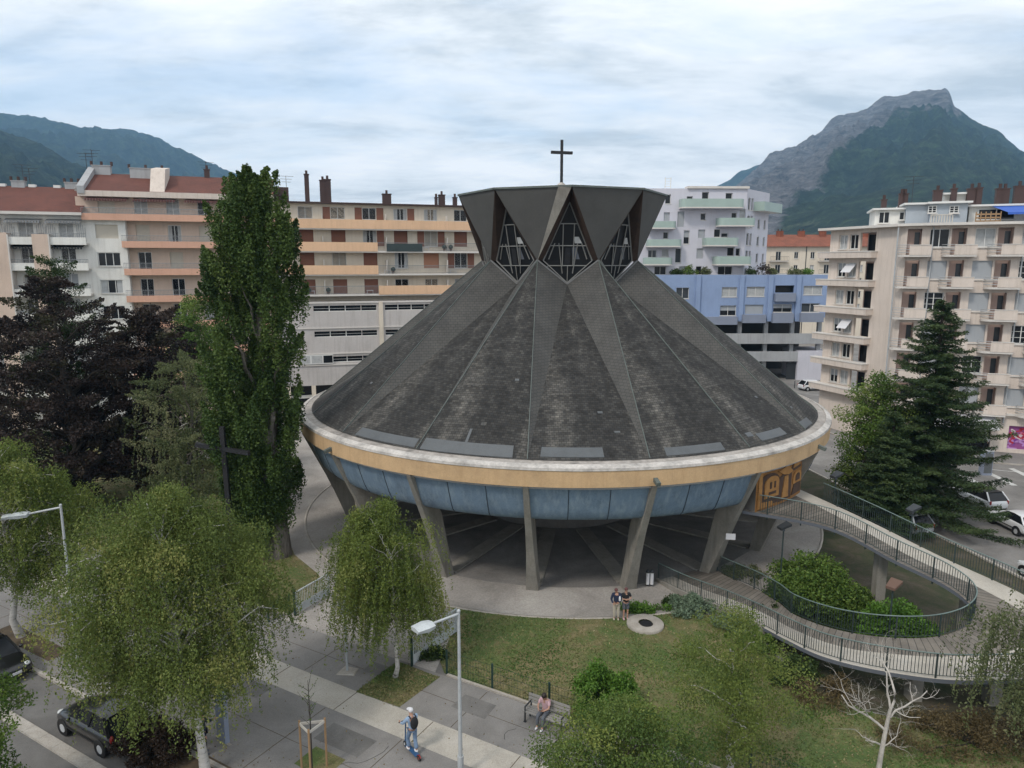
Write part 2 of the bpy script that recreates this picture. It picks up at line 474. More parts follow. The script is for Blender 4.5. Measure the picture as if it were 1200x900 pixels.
for i in range(34):
    phi = patch_rng.uniform(-60, 65); s = patch_rng.uniform(.8, 9)
    w = patch_rng.choice((.5, .8, 1.2)); h = patch_rng.uniform(.1, .22)
    rel = (phi + 25) % 40
    if abs(rel - 20) < 3 or rel < 3 or rel > 37: continue
    if rel > 20 and s > 5: continue
    roof_sheet(phi, phi + w * 1.4, s, s + h, 'repair_slate', M['zinc'] if i % 3 else M['felt'], .03)

# coping ring, fascia, drum
rim = MB()
gut = MB(); gut.lathe([(RB - .1, 8.2), (RB + .06, 8.14), (18.62, 8.09)], M['gutter'], 144); gut.obj('rim_gutter', church)
rim.lathe([(18.60, 8.07), (18.62, 8.15), (18.74, 8.12), (18.95, 8.02), (18.97, 7.88)], M['coping'], 200, smooth=False)
rim.obj('rim_coping', church)
fs = MB(); fs.lathe([(18.93, 7.86), (18.90, 7.0), (18.6, 6.96)], M['fascia'], 200, smooth=False); fs.obj('ochre_fascia', church)
gl = MB(); gl.lathe([(18.6, 6.96), (18.72, 6.93), (18.72, 6.84), (18.5, 6.80)], M['grey_conc'], 144); gl.obj('drip_ledge', church)
def drum_r(z): return lerp(17.4, 18.55, (z - 4.8) / 2.02)
BLUE0 = 35.2
dr = MB()
ZJ = [6.82, 6.3, 5.6, 5.1, 4.8]
a_from = R_(BLUE0) - AZ0; a_to = R_(55.4) - AZ0
def ang(phi): return R_(phi) - AZ0 - PI / 2            # lathe angle for phi
prof = [(18.52, 6.82), (18.33, 6.2), (18.08, 5.5), (17.88, 5.08), (17.68, 4.88), (17.2, 4.80)]
# drum runs all the way round except the entrance bay between two legs
dr.lathe(prof, M['blue_drum'], 150, a0=ang(60), a1=ang(BLUE0 + 360))
dr.obj('blue_drum', church)
for k in range(54):
    jt = MB()
    phi = -5 + 20 * (k // 3) + (k % 3) * 6.67
    if k % 3 == 0 or 34 < phi < 60: continue
    for (r0, z0), (r1, z1) in zip(prof[:-2], prof[1:-1]):
        jt.bar(cl(phi, r0 + .012, z0), cl(phi, r1 + .012, z1), .035, .02, M['joint'])
    jt.obj('panel_joint', church)
# soffit cone and core
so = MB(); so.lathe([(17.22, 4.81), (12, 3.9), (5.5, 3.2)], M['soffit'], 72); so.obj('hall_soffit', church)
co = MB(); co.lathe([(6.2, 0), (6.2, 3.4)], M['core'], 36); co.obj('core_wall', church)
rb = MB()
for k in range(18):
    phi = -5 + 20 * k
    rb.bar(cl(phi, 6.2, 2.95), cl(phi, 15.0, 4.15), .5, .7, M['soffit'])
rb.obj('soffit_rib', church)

# the 18 splayed legs
def leg_mesh(phi):
    mb = MB()
    rad = (cl(phi, 1) ).normalized(); tan = Vector((-rad.y, rad.x, 0))
    # sections from foot to top: outer r, inner r, half width outer, half width inner, z
    sec = [(15.9, 15.25, .36, .42, -.02), (16.28, 15.45, .29, .33, 1.0), (16.9, 15.8, .22, .25, 2.6), (17.5, 16.1, .18, .20, 4.0),
           (17.98, 16.75, .17, .18, 5.0), (18.6, 17.8, .15, .17, 6.3), (18.92, 18.4, .13, .14, 6.97)]
    V = []
    for ro, ri, wo, wi, z in sec:
        for r, w in ((ro, wo), (ri, wi)):
            for s_ in (-1, 1):
                V.append(rad * r + tan * w * s_ + Vector((0, 0, z)))
    F = []
    for i in range(len(sec) - 1):
        a = 4 * i; b = a + 4
        F += [(a, a + 1, b + 1, b), (a + 1, a + 3, b + 3, b + 1), (a + 3, a + 2, b + 2, b + 3), (a + 2, a, b, b + 2)]
    F += [(0, 2, 3, 1), tuple(4 * (len(sec) - 1) + j for j in (0, 1, 3, 2))]
    mb.add(V, F, M['concrete'])
    return mb
leg0 = leg_mesh(-5).obj('splayed_leg', church, merge=True)
for k in range(1, 18):
    l = leg0.copy(); C.objects.link(l); l.parent = church; l.rotation_euler = (0, 0, R_(20 * k))
# rain spouts at the fascia
for phi in (-45, 15, 55, 95, -85):
    sp = MB(); a = cl(phi, 18.85, 7.35); b = cl(phi, 19.35, 7.2)
    sp.bar(a, b, .22, .2, M['copper']); sp.obj('rain_spout', church)
# little notice on one leg
nt = MB(); a = cl(35, 17.0, 2.9); nt.bar(a + Vector((-.3, -.42, 0)), a + Vector((.22, -.5, 0)), .03, .36, M['white_cloth']); nt.obj('notice', church)

# radial beams let into the ground from each leg
for k in range(18):
    phi = -5 + 20 * k
    b = MB(); b.bar(cl(phi, 6.6, .06), cl(phi, 15.1, .06), .95, .12, M['concrete']); b.obj('ground_beam', church)

# entrance bay: recessed wall with ochre relief
ent = MB()
def arcwall(mb, p0, p1, r0, z0, r1, z1, m, n=12):
    for i in range(n):
        a, b = lerp(p0, p1, i / n), lerp(p0, p1, (i + 1) / n)
        mb.face([cl(a, r0, z0), cl(b, r0, z0), cl(b, r1, z1), cl(a, r1, z1)], m)
arcwall(ent, BLUE0, 60.2, 17.05, 4.5, 17.05, 6.98, M['core'])
for p in (BLUE0, 60.2):
    ent.face([cl(p, 17.0, 4.3), cl(p, 17.45, 4.8), cl(p, 18.6, 6.95), cl(p, 17.0, 6.95)], M['concrete'])
arcwall(ent, BLUE0, 60.2, 17.0, 6.94, 18.6, 6.94, M['concrete'])
ent.obj('entrance_wall', church)
dd = MB(); arcwall(dd, 55.8, 59.5, 17.13, 4.5, 17.13, 6.7, M['darkwood'], 3); arcwall(dd, 53.5, 55.4, 17.12, 4.5, 17.12, 6.9, M['grey_conc'], 3)
dd.obj('entrance_door', church)
mu = MB(); arcwall(mu, 37.4, 54.3, 18.1, 4.3, 18.1, 6.95, M['mural_mid'], 14)
for p_ in (37.4, 54.3): mu.face([cl(p_, 17.05, 4.3), cl(p_, 18.1, 4.3), cl(p_, 18.1, 6.95), cl(p_, 17.05, 6.95)], M['core'])
mu_o = mu.obj('relief_panel', church)
def relief(poly, dr_, m):
    """flat raised shape on the curved wall; poly in (0..1 along wall, 0..1 up)"""
    mb = MB(); P = [(lerp(37.6, 54.1, u), lerp(4.5, 6.9, v)) for u, v in poly]
    o = [cl(p, 18.1 + dr_, z) for p, z in P]; i_ = [cl(p, 18.09, z) for p, z in P]
    mb.face(o, m)
    for k in range(len(o)):
        j = (k + 1) % len(o); mb.face([i_[k], i_[j], o[j], o[k]], m)
    mb.obj('relief_shape', mu_o)
def arch(u0, u1, v0, v1, n=8):
    P = [(u0, v0), (u1, v0)]; c = (u0 + u1) / 2; r = (u1 - u0) / 2; vv = v1 - r * 1.2
    for i in range(n + 1):
        a = PI * i / n; P.append((c + r * math.cos(a), vv + r * 1.2 * math.sin(a)))
    return P
relief(arch(.02, .42, .02, .80), .03, M['mural_dark'])
relief(arch(.13, .40, .20, .72), .06, M['mural'])
relief([(.02, .0), (.30, .0), (.28, .10), (.02, .14)], .07, M['mural'])
relief([(.02, .14), (.08, .14), (.08, .78), (.14, .92), (.02, .95)], .06, M['mural'])
relief([(.20, .28), (.34, .28), (.34, .34), (.20, .34)], .08, M['mural_dark'])
relief([(.22, .42), (.25, .42), (.25, .58), (.22, .58)], .08, M['mural_dark'])
relief([(.30, .42), (.33, .42), (.33, .58), (.30, .58)], .08, M['mural_dark'])
relief([(.42, .0), (.70, .0), (.70, .62), (.62, .68), (.5, .68), (.42, .60)], .03, M['mural_dark'])
relief([(.47, .08), (.62, .06), (.60, .60), (.52, .60)], .07, M['mural'])
relief([(.38, .78), (.52, .84), (.57, .97), (.62, .80), (.72, .66), (.60, .62), (.50, .66)], .08, M['mural'])
relief([(.66, .62), (.96, .66), (.98, .98), (.70, .98), (.72, .80)], .03, M['mural_dark'])
relief([(.73, .72), (.92, .74), (.94, .95), (.80, .97), (.74, .88)], .07, M['mural'])
relief(arch(.74, .98, .30, .60), .06, M['mural'])
relief(arch(.80, .92, .36, .54), .08, M['mural_dark'])
relief([(.72, .02), (.98, .02), (.98, .26), (.78, .30)], .04, M['mural_dark'])
relief([(.08, .90), (.34, .86), (.36, .97), (.08, .97)], .05, M['mural_dark'])

# ---- lantern
lan = MB()
TH = .22
for k in range(9):
    c0, c1, a = Cpt[k - 1], Cpt[k], Apt[k]
    rows = 7
    tri(lan, c0, a, c1, M['slab_felt'])
    inw = lambda p: Vector((p.x * .955, p.y * .955, p.z - .02))
    # wooden inner face of each slab seen from below
lan.obj('lantern_slab', church)
# light folded strip beside the front crown point
st = MB(); c0, c1, a = Cpt[8], Cpt[0], Apt[0]
q = c1.lerp(c0, .17); off = Vector((0, -.03, 0)); out = (cl(-5, 1)).normalized() * .12
st.face([c1 + off, q + off + out * .6, a + off], M['coping'] if False else M['concrete']); st.obj('folded_strip', church)
top = MB()
apex = Vector((0, 0, 23.55))
for k in range(9):
    c0, c1 = Cpt[k - 1], Cpt[k]
    tri(top, c0 + Vector((0, 0, .02)), c1 + Vector((0, 0, .02)), apex, M['felt'])
top.obj('lantern_roof', church)
ed = MB()
for k in range(9):
    ed.bar(Cpt[k - 1] + Vector((0, 0, .03)), Cpt[k] + Vector((0, 0, .03)), .14, .12, M['copper'])
ed.obj('crown_flashing', church)
for k in range(9):
    Ck, A1, A2, V = Cpt[k], Apt[k], Apt[(k + 1) % 9], Vpt[k]
    rd = cl(5 + 40 * k, 1).normalized()
    G = cl(5 + 40 * k, 6.15, 22.0)                       # top of the glazing
    A1i = A1.lerp(V, .02) - rd * .25 + Vector((0, 0, .0)); A2i = A2 - rd * .25
    Vi = V - rd * .12 + Vector((0, 0, .12))
    A1i = A1 * 1.0 + (A2 - A1) * .10 - rd * .22; A2i = A2 + (A1 - A2) * .10 - rd * .22
    rv = MB()
    rv.face([Ck, A1, A1i, G], M['darkwood']); rv.face([Ck, G, A2i, A2], M['darkwood'])
    rv.obj('wooden_reveal', church)
    win = MB()
    win.face([G, A1i, A2i], M['dark_glass']); win.face([A1i, Vi, A2i], M['dark_glass'])
    wo = win.obj('lantern_window', church)
    fr = MB(); L = M['lead']; e = rd * .06
    def fb(a, b, w=.06): fr.bar(Vector(a) + e, Vector(b) + e, w, .06, L)
    for a, b in ((G, A1i), (A1i, Vi), (Vi, A2i), (A2i, G)): fb(a, b, .09)
    cgl = (A1i + A2i) / 2
    def onw(s, t):   # s -1..1 across at A level ; t  0 bottom 1 top  (kite)
        zA = (A1i.z - Vi.z) / (G.z - Vi.z)
        if t < zA: w = t / zA; b = Vi.lerp(cgl, w)
        else: w = (1 - t) / (1 - zA); b = cgl.lerp(G, (t - zA) / (1 - zA))
        return b + (A2i - A1i) / 2 * s * w
    for t in (.22, .47, .74): fb(onw(-1, t), onw(1, t))
    fb(onw(-.28, .22), onw(-.62, .74), .06); fb(onw(.28, .22), onw(.62, .74), .06)
    fb(onw(-.55, .5), onw(-.5, .12), .05); fb(onw(.55, .5), onw(.5, .12), .05); fb(onw(0, .22), onw(0, .0), .05)
    fb(onw(.78, .5), onw(.8, .3), .05); fb(onw(-.78, .5), onw(-.8, .3), .05)
    fr.obj('window_tracery', wo)
    # coloured panes
    if k in (0, 1, 8):
        pn = MB()
        for a, b, c_, d, m_ in ((.38, .5, .8, .58, 'curtain'), (-.15, .24, .12, .46, 'black_cloth'), (.2, .3, .5, .45, 'grey_cloth')):
            P = [onw(a, b), onw(c_, b), onw(c_ * .9, d), onw(a, d)]
            pn.face([p + rd * .02 for p in P], M[m_])
        pn.obj('stained_pane', wo)
# sill flashing along the window bottoms
sf = MB()
for k in range(9):
    for A_ in (Apt[k], Apt[(k + 1) % 9]):
        sf.bar(A_ + Vector((0, 0, .04)), Vpt[k] + Vector((0, 0, .04)), .1, .1, M['sill'])
sf.obj('sill_flashing', church)

# cross on the lantern
cr = MB()
cr.lathe([(.34, 23.3), (.3, 23.75), (.13, 23.9)], M['coping'], 12)
cr_o = cr.obj('cross_foot', church)
cr = MB(); t_ = Vector((math.cos(R_(14)), math.sin(R_(14)), 0))
cr.bar((0, 0, 23.7), (0, 0, 26.85), .2, .2, M['cross'], up=(1, 0, 0))
cr.bar(-t_ * .80 + Vector((0, 0, 25.98)), t_ * .80 + Vector((0, 0, 25.98)), .18, .2, M['cross'])
cr.obj('roof_cross', church)
# ================================================================ SPIRAL RAMP
ramp = thing('spiral_ramp', 'curving raised ramp with boarded deck and barred green railings winding up to the church door', 'ramp')
inner = [(12.0, 40.6, .03), (12.3, 38.6, .35), (13.2, 36.1, .7), (13.7, 34.2, .9), (13.9, 32.4, 1.1), (14.9, 30.3, 1.5), (16.4, 28.9, 1.9), (18.2, 28.4, 2.2), (19.8, 28.8, 2.5),
         (20.7, 29.9, 2.8), (20.3, 31.3, 3.2), (18.9, 33.3, 3.6), (17.0, 36.4, 4.1), (cpt(36, 17.6).x, cpt(36, 17.6).y, 4.4)]
outer = [(8.4, 38.6, .03), (9.5, 36.4, .25), (10.9, 34.2, .5), (11.9, 32.2, .75), (12.6, 30.3, 1.0), (13.5, 28.3, 1.3), (15.3, 26.7, 1.6), (17.8, 25.6, 1.9), (21.3, 25.5, 2.3),
         (23.9, 27.4, 2.7), (23.4, 30.2, 3.15), (21.5, 33.6, 3.6), (19.6, 37.6, 4.1), (cpt(57, 17.4).x, cpt(57, 17.4).y, 4.4)]
NI = 8
PI_, PO = catmull(inner, NI), catmull(outer, NI)
inner_lane, strip, edge = MB(), MB(), MB()
ln = 0.
for i in range(len(PI_) - 1):
    a, b, c, d = PI_[i], PO[i], PO[i + 1], PI_[i + 1]
    wide = (a - b).length; sw = lambda i_: 1.15 + .55 * max(0, math.sin(PI * min(1, max(0, (i_ - 44) / 56)))); f = max(.1, 1 - sw(i) / wide)
    m0, m1 = a.lerp(b, f), d.lerp(c, max(.1, 1 - sw(i + 1) / (c - d).length))
    step = ((a + b) / 2 - (c + d) / 2).length
    inner_lane.face([a, m0, m1, d], M['boards'], [(ln, 0), (ln, 2), (ln + step, 2), (ln + step, 0)])
    up = Vector((0, 0, .004))
    strip.face([m0 + up, b + up, c + up, m1 + up], M['beige'])
    th = Vector((0, 0, .17))
    edge.face([b + up, b - th, c - th, c + up], M['grey_cloth']); edge.face([a, d, d - th, a - th], M['grey_cloth'])
    edge.face([a - th, d - th, c - th, b - th], M['concrete'])
    ln += step
inner_lane.obj('boarded_deck', ramp, merge=True); strip.obj('pale_walkway', ramp, merge=True); edge.obj('deck_edge', ramp, merge=True)
# low kerb wall at the foot
kw = MB()
for i in range(0, 26):
    a, b = PO[i], PO[i + 1]
    z0 = -.02
    kw.bar((a.x, a.y, (a.z + z0) / 2), (b.x, b.y, (b.z + z0) / 2), .22, max(.1, a.z + .3), M['concrete'])
kw.obj('retaining_wall', ramp)
def railing(P, name, every=6, h=1.05, off=.06, cn=None):
    top, bars = MB(), MB()
    pts = [Vector(p) for p in P]
    if cn:  # shift a little inboard
        pts = [p + (q - p).normalized() * off for p, q in zip(pts, cn)]
    H = Vector((0, 0, h))
    top.tube([p + H for p in pts], .028, M['rail_green_top'], 6)
    o = top.obj(name, ramp)
    bars.tube([p + Vector((0, 0, .12)) for p in pts], .018, M['rail_green'], 4)
    # evenly spaced bars
    acc = 0.; nxt = 0.; k = 0
    for i in range(len(pts) - 1):
        L = (pts[i + 1] - pts[i]).length
        while nxt < acc + L:
            p = pts[i].lerp(pts[i + 1], (nxt - acc) / L)
            w = .055 if k % 14 == 0 else .02
            z0 = -.3 if k % 14 == 0 else .12
            bars.bar(p + Vector((0, 0, z0)), p + H, w, w, M['rail_green'])
            nxt += .125; k += 1
        acc += L
    bars.obj('baluster_run', o)
railing(PO[:-4], 'outer_railing', cn=PI_[:-4])
railing(PI_[5:-2], 'inner_railing', cn=PO[5:-2])
# upper guard continuing to the church on the right
# piers
for i in (52, 62, 72, 82, 92):
    if i < len(PI_):
        c_ = (PI_[i] + PO[i]) / 2
        p = MB(); p.box(c_.x - .25, c_.x + .25, c_.y - .25, c_.y + .25, -.02, c_.z - .16, M['concrete']); p.obj('pier', ramp)
# ================================================================ GROUND
SD = Vector((.866, -.5, 0)); SN = Vector((.5, .866, 0))           # along / across the street
def st_(s, t, z=0.): return Vector((SD.x * s + SN.x * t, SD.y * s + SN.y * t, z))
def sheet(name, pts, z, m, kind=True):
    mb = MB(); mb.face([(p[0], p[1], z) for p in pts], m)
    o = mb.obj(name)
    if o.data.polygons[0].normal.z < 0: o.data.flip_normals()
    if kind: struct(o)
    return o
def strip_st(name, s0, s1, t0, t1, z, m): return sheet(name, [st_(s0, t0), st_(s1, t0), st_(s1, t1), st_(s0, t1)], z, m)
sheet('ground', [(-4900, -1400), (4900, -1400), (4900, 4900), (-4900, 4900)], 0, M['old_street'])
strip_st('road', -140, 60, -6, 12.15, .004, M['asphalt'])
strip_st('parking_lane', -140, 60, 12.6, 14.6, .004, M['asphalt'])
strip_st('sidewalk', -140, 60, 14.75, 23.6, .008, M['pavement'])
strip_st('beige_path', -140, 60, 19.3, 20.75, .012, M['beige'])
def kerb(name, s0, s1, t0, t1, z, m):
    mb = MB(); L = s0; k = 0
    while L < s1:
        e = min(L + 1.0, s1); P = [st_(L, t0), st_(e - .012, t0), st_(e - .012, t1), st_(L, t1)]
        mb.add([(p.x, p.y, zz_) for zz_ in (0., z) for p in P], [(4, 5, 6, 7), (0, 1, 5, 4), (1, 2, 6, 5), (2, 3, 7, 6), (3, 0, 4, 7)], m); L = e
    return struct(mb.obj(name))
kerb('lane_kerb', -90, 30, 12.15, 12.6, .1, M['stone'])
kerb('pavement_kerb', -90, 30, 14.6, 14.76, .12, M['stone'])
# paving joints
mb = MB()
for s in range(-80, 40, 4):
    a, b = st_(s, 14.8, .0095), st_(s, 19.25, .0095); mb.bar(a, b, .03, .006, M['soil'])
    a, b = st_(s + 1.2, 20.8, .0095), st_(s + 1.2, 23.5, .0095); mb.bar(a, b, .03, .006, M['soil'])
    a, b = st_(s + .4, 19.32, .0135), st_(s + .4, 20.73, .0135); mb.bar(a, b, .03, .006, M['soil'])
mb.bar(st_(-90, 17.1, .0095), st_(30, 17.1, .0095), .02, .006, M['soil'])
mb.bar(st_(-90, 22.2, .0095), st_(30, 22.2, .0095), .02, .006, M['soil'])
struct(mb.obj('paving_joints'))

# plaza under the church : a round slab
mb = MB(); N = 96
mb.face([cpt(360 * i / N, 18.85, .016) for i in range(N)], M['gravel'])
struct(mb.obj('plaza'))
mb = MB(); mb.lathe([(18.85, .0), (18.85, .05), (19.0, .05), (19.0, 0)], M['stone'], 96, (CX, CY, 0)); struct(mb.obj('plaza_edging'))
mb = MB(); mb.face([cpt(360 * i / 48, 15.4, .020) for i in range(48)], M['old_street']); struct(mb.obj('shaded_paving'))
# pale gravel left of the church
sheet('gravel_yard', [at(340, 640), at(372, 700), at(430, 730), at(545, 722), at(560, 640), at(520, 560), at(400, 490), at(330, 478), at(190, 500), at(330, 560)], .004, M['gravel'])
# lawn to the left of the drive
gl_t = 24.0
def spx(px, py, z=0): p = at(px, py, z); return p
sheet('left_lawn', [st_(-90, gl_t), st_(-27.2, gl_t), at(385, 690), at(372, 672), at(345, 650), at(330, 612), at(300, 560), at(200, 520), at(0, 500), (-75, 62)], .010, M['lawn'])
mb = MB()
# main lawn: follows the plaza edge, the fence line and the ramp
arc = [cpt(p, 19.0) for p in range(-22, 22, 3)]
lawn_pts = [st_(-17.2, 23.75), at(506, 752), at(537, 722)] + [Vector((p.x, p.y, 0)) for p in arc] + [Vector((11.6, 34.2, 0)), Vector((12.6, 29, 0)), Vector((14.5, 26.4, 0)), Vector((18, 24.9, 0)), Vector((22, 22.4, 0)), Vector((27, 18, 0)), st_(11, 23.75)]
LAWN = [Vector((p.x, p.y, .012)) for p in lawn_pts]
sheet('main_lawn', LAWN, .012, M['lawn'])
m = mat('dry_ground', (.1, .08, .05), 1.); t = NT(m); v = t.coord('Object'); M['dry_ground'] = m
t.base(t.mix(1., t.ramp(t.noise(v, .5, 8, .7, .6), [(.36, (.022, .036, .012)), (.48, (.048, .050, .024)), (.60, (.075, .062, .042)), (.72, (.12, .108, .088))]), t.ramp(t.noise(v, 14., 5, .8), [(.3, (.6,) * 3), (.7, (1.3,) * 3)]), 'MULTIPLY'))
sheet('ramp_garden', [(11.6, 42.5), (11.6, 35.0), (12.6, 31.0), (12.4, 28.5), (14.5, 26.5), (18, 25), (22, 22.5), (27.3, 19), (28.4, 26), (29.8, 38), (27.8, 50), (26.3, 62), (21.5, 62), (22.2, 50)], .013, M['dry_ground'])
sheet('small_green', [at(417, 811), at(466, 775), at(515, 794), at(468, 829)], .014, M['lawn'])
sheet('drive', [st_(-27.2, 23.6), st_(-17.6, 23.6), at(537, 724), at(520, 700), at(440, 690), at(380, 690)], .0125, M['gravel'])
mb = MB()
mb.bar(st_(-17.0, 23.68, .03), st_(12, 23.68, .03), .12, .1, M['stone']); mb.bar(st_(-80, 24.0, .03), st_(-27.3, 24.0, .03), .12, .1, M['stone'])
struct(mb.obj('lawn_edging'))
# tree pits
def pit(px0, name='tree_pit', w=1.9, l=2.6, m='soil', t0=None):
    p = at(*px0); s = p.x * SD.x + p.y * SD.y; t = p.x * SN.x + p.y * SN.y
    strip_st(name, s - l / 2, s + l / 2, t - w / 2, t + w / 2, .0155, M[m])
pit((35, 752), l=5.2, w=1.0); pit((232, 905), l=7., w=1.5); pit((375, 893), w=1.1, l=1.5, m='lawn')
# right-hand street
sheet('side_road', [(27, 18), (60, 14), (75, 60), (60, 61.5), (41, 67.5), (36, 110), (26, 112), (24, 75), (25, 50)], .004, M['old_street'])
sheet('corner_pavement', [(36.4, 66.2), (75, 52.5), (75, 60), (40, 72)], .10, M['pavement'])
mb = MB()
P0, P1 = Vector((36.4, 66.1, .05)), Vector((75, 52.4, .05)); mb.bar(P0, P1, .2, .12, M['stone'])
mb.bar(Vector((36.4, 66.1, .05)), Vector((33, 82, .05)), .2, .12, M['stone'])
mb.bar(Vector((26.3, 62, .05)), Vector((29.8, 38, .05)), .2, .12, M['stone']); struct(mb.obj('side_kerb'))
mb = MB()
for i in range(6):
    a = at(1131 + i * 29, 577 - i * 4.0); b = at(1098 + i * 29, 561 - i * 4.0)
    d_ = (b - a); nrm = Vector((-d_.y, d_.x, 0)).normalized() * .25
    mb.face([Vector((p.x, p.y, .009)) for p in (a - nrm, a + nrm, b + nrm, b - nrm)], M['paint_white'])
struct(mb.obj('zebra_crossing'))
mb = MB(); mb.bar(at(1160, 550, .0), at(1260, 560, .0), .12, .012, M['paint_white']); struct(mb.obj('stop_line'))

# worn paving: asphalt repairs, inspection covers, cracks and a dusting of fallen leaves
prg = random.Random(12)
for k, (s_, t_, w_, h_) in enumerate(((-19, 17.6, 2.2, 1.1), (-14.2, 16.2, 1.4, 2.0), (-26, 18.2, 3.0, .9), (-9.5, 17.9, 1.8, .8), (-15.5, 21.9, 1.6, 1.0), (-20.6, 22.1, 2.2, .8), (-31, 17, 2.5, 1.2), (-33, 13.5, 3.2, .9), (-24, 9.5, 4.5, 1.0), (-19, 22.9, 1.2, .5))):
    struct(sheet('asphalt_repair', [st_(s_ + prg.uniform(-.1, .1), t_), st_(s_ + w_, t_ + prg.uniform(-.1, .1)), st_(s_ + w_ + prg.uniform(-.1, .1), t_ + h_), st_(s_, t_ + h_)], .0118 + .0002 * k if t_ > 14.7 else .0075, M['asphalt']))
cm = MB(); cmat = mat('crack_fill', (.05, .047, .043), .95)
for k in range(26):
    s_, t_ = prg.uniform(-45, 6), prg.choice((prg.uniform(15, 19), prg.uniform(20.9, 23.3), prg.uniform(6, 11.8))); q = st_(s_, t_, .0125 if t_ > 14.7 else .008); a_ = prg.uniform(0, 6.28)
    for j in range(prg.randint(4, 9)):
        a_ += prg.uniform(-.7, .7); r = q + Vector((math.cos(a_), math.sin(a_), 0)) * prg.uniform(.2, .5)
        tt = r.dot(SN)
        if not ((14.9 < tt < 19.2) or (20.8 < tt < 23.5) or tt < 12): break
        nn = Vector((-math.sin(a_), math.cos(a_), 0)) * .012; cm.face([q - nn, q + nn, r + nn, r - nn], cmat); q = r
struct(cm.obj('pavement_cracks'))
# ================================================================ BUILDINGS
class Bld:
    """one building: local x runs along the street face, local -y points out of it"""
    def __init__(s, name, label, p0, ang, cat='building', group=None):
        s.o = thing(name, label, cat, (p0[0], p0[1], 0), ang, group)
        s.p0 = Vector((p0[0], p0[1], 0)); s.a = ang; s.cache = {}
        s.u = Vector((math.cos(ang), math.sin(ang), 0)); s.n = Vector((math.sin(ang), -math.cos(ang), 0))
    def uz(s, px, py, out=0.):
        """where the sight line through a photo point meets the face (or a plane `out` metres in front)"""
        r = ray(px, py); P = s.p0 + s.n * out
        k = (P - Vector((0, 0, 0))).dot(s.n) / r.dot(s.n)
        X = r * k; return ((X - P).dot(s.u), CAM_H + X.z)
    def part(s, mb, name, parent=None): return mb.obj(name, parent or s.o)

def wall_grid(mb, u0, u1, z0, z1, holes, m, y=0., depth=.22, reveal=None, mtx=None):
    """wall face at y with real openings (u,z,w,h = left, bottom, width, height) and reveals"""
    us = sorted({round(x, 3) for x in [u0, u1] + [h[0] for h in holes] + [h[0] + h[2] for h in holes] if u0 <= x <= u1})
    zs = sorted({round(x, 3) for x in [z0, z1] + [h[1] for h in holes] + [h[1] + h[3] for h in holes] if z0 <= x <= z1})
    T = (lambda p: mtx @ Vector(p)) if mtx else (lambda p: p)
    for j in range(len(zs) - 1):
        run = None
        for i in range(len(us) - 1):
            cu, cz = (us[i] + us[i + 1]) / 2, (zs[j] + zs[j + 1]) / 2
            hole = any(h[0] < cu < h[0] + h[2] and h[1] < cz < h[1] + h[3] for h in holes)
            if hole:
                if run is not None: mb.face([T(p) for p in ((run, y, zs[j]), (us[i], y, zs[j]), (us[i], y, zs[j + 1]), (run, y, zs[j + 1]))], m); run = None
            elif run is None: run = us[i]
        if run is not None: mb.face([T(p) for p in ((run, y, zs[j]), (u1, y, zs[j]), (u1, y, zs[j + 1]), (run, y, zs[j + 1]))], m)
    rm = reveal or m
    for (a, b, w_, h_) in [h[:4] for h in holes]:
        y2 = y + depth; c, d_ = a + w_, b + h_
        for q in (((a, y, b), (c, y, b), (c, y2, b), (a, y2, b)), ((a, y, d_), (a, y2, d_), (c, y2, d_), (c, y, d_)),
                  ((a, y, b), (a, y2, b), (a, y2, d_), (a, y, d_)), ((c, y, b), (c, y, d_), (c, y2, d_), (c, y2, b))):
            mb.face([T(p) for p in q], rm)

WCACHE = {}
def win_meshes(w, h, kind, n=2):
    key = (round(w, 2), round(h, 2), kind, n)
    if key in WCACHE: return WCACHE[key]
    if kind.startswith('shut_'):
        a = MB(); a.box(0, w, -.05, 0, 0, h, M[kind]); a.box(w / 2 - .02, w / 2 + .02, -.065, -.05, 0, h, M[kind])
        WCACHE[key] = (a.mesh('closed_shutter'), None); return WCACHE[key]
    f = MB(); t_ = .07; F = M['frame_white']
    f.box(0, w, -.06, 0, 0, t_, F); f.box(0, w, -.06, 0, h - t_, h, F); f.box(0, t_, -.06, 0, t_, h - t_, F); f.box(w - t_, w, -.06, 0, t_, h - t_, F)
    for i in range(1, n): x = w * i / n; f.box(x - t_ / 2, x + t_ / 2, -.055, 0, t_, h - t_, F)
    if kind == 'bars':
        for k in (1, 2): z = h * k / 3; f.box(t_, w - t_, -.05, 0, z - .02, z + .02, F)
    f.box(-.06, w + .06, -.30, -.07, -.08, .0, M['slab_white'])
    p = MB(); g = {'curtain': 'curtain', 'light': 'glass_mid'}.get(kind, 'glass')
    if kind == 'half':
        p.face([(0, .02, 0), (w, .02, 0), (w, .02, h * .5), (0, .02, h * .5)], M['glass']); p.face([(0, .015, h * .5), (w, .015, h * .5), (w, .015, h), (0, .015, h)], M['shut_grey'])
    elif kind == 'drapes':
        p.face([(0, .02, 0), (w, .02, 0), (w, .02, h), (0, .02, h)], M['glass'])
        p.face([(t_, .0, 0), (w * .3, .0, 0), (w * .3, .0, h), (t_, .0, h)], M['curtain']); p.face([(w * .72, .0, 0), (w - t_, .0, 0), (w - t_, .0, h), (w * .72, .0, h)], M['curtain'])
    else: p.face([(0, .02, 0), (w, .02, 0), (w, .02, h), (0, .02, h)], M[g])
    WCACHE[key] = (f.mesh('window'), p.mesh('pane')); return WCACHE[key]
def put_window(parent, u, z, w, h, kind='dark', y=.2, n=2, rz=0., loc=None):
    a, b = win_meshes(w, h, kind, n)
    o = link('closed_shutter' if b is None else 'window', a, parent, loc or (u, y, z), (0, 0, rz))
    if b: link('pane', b, o)
    return o
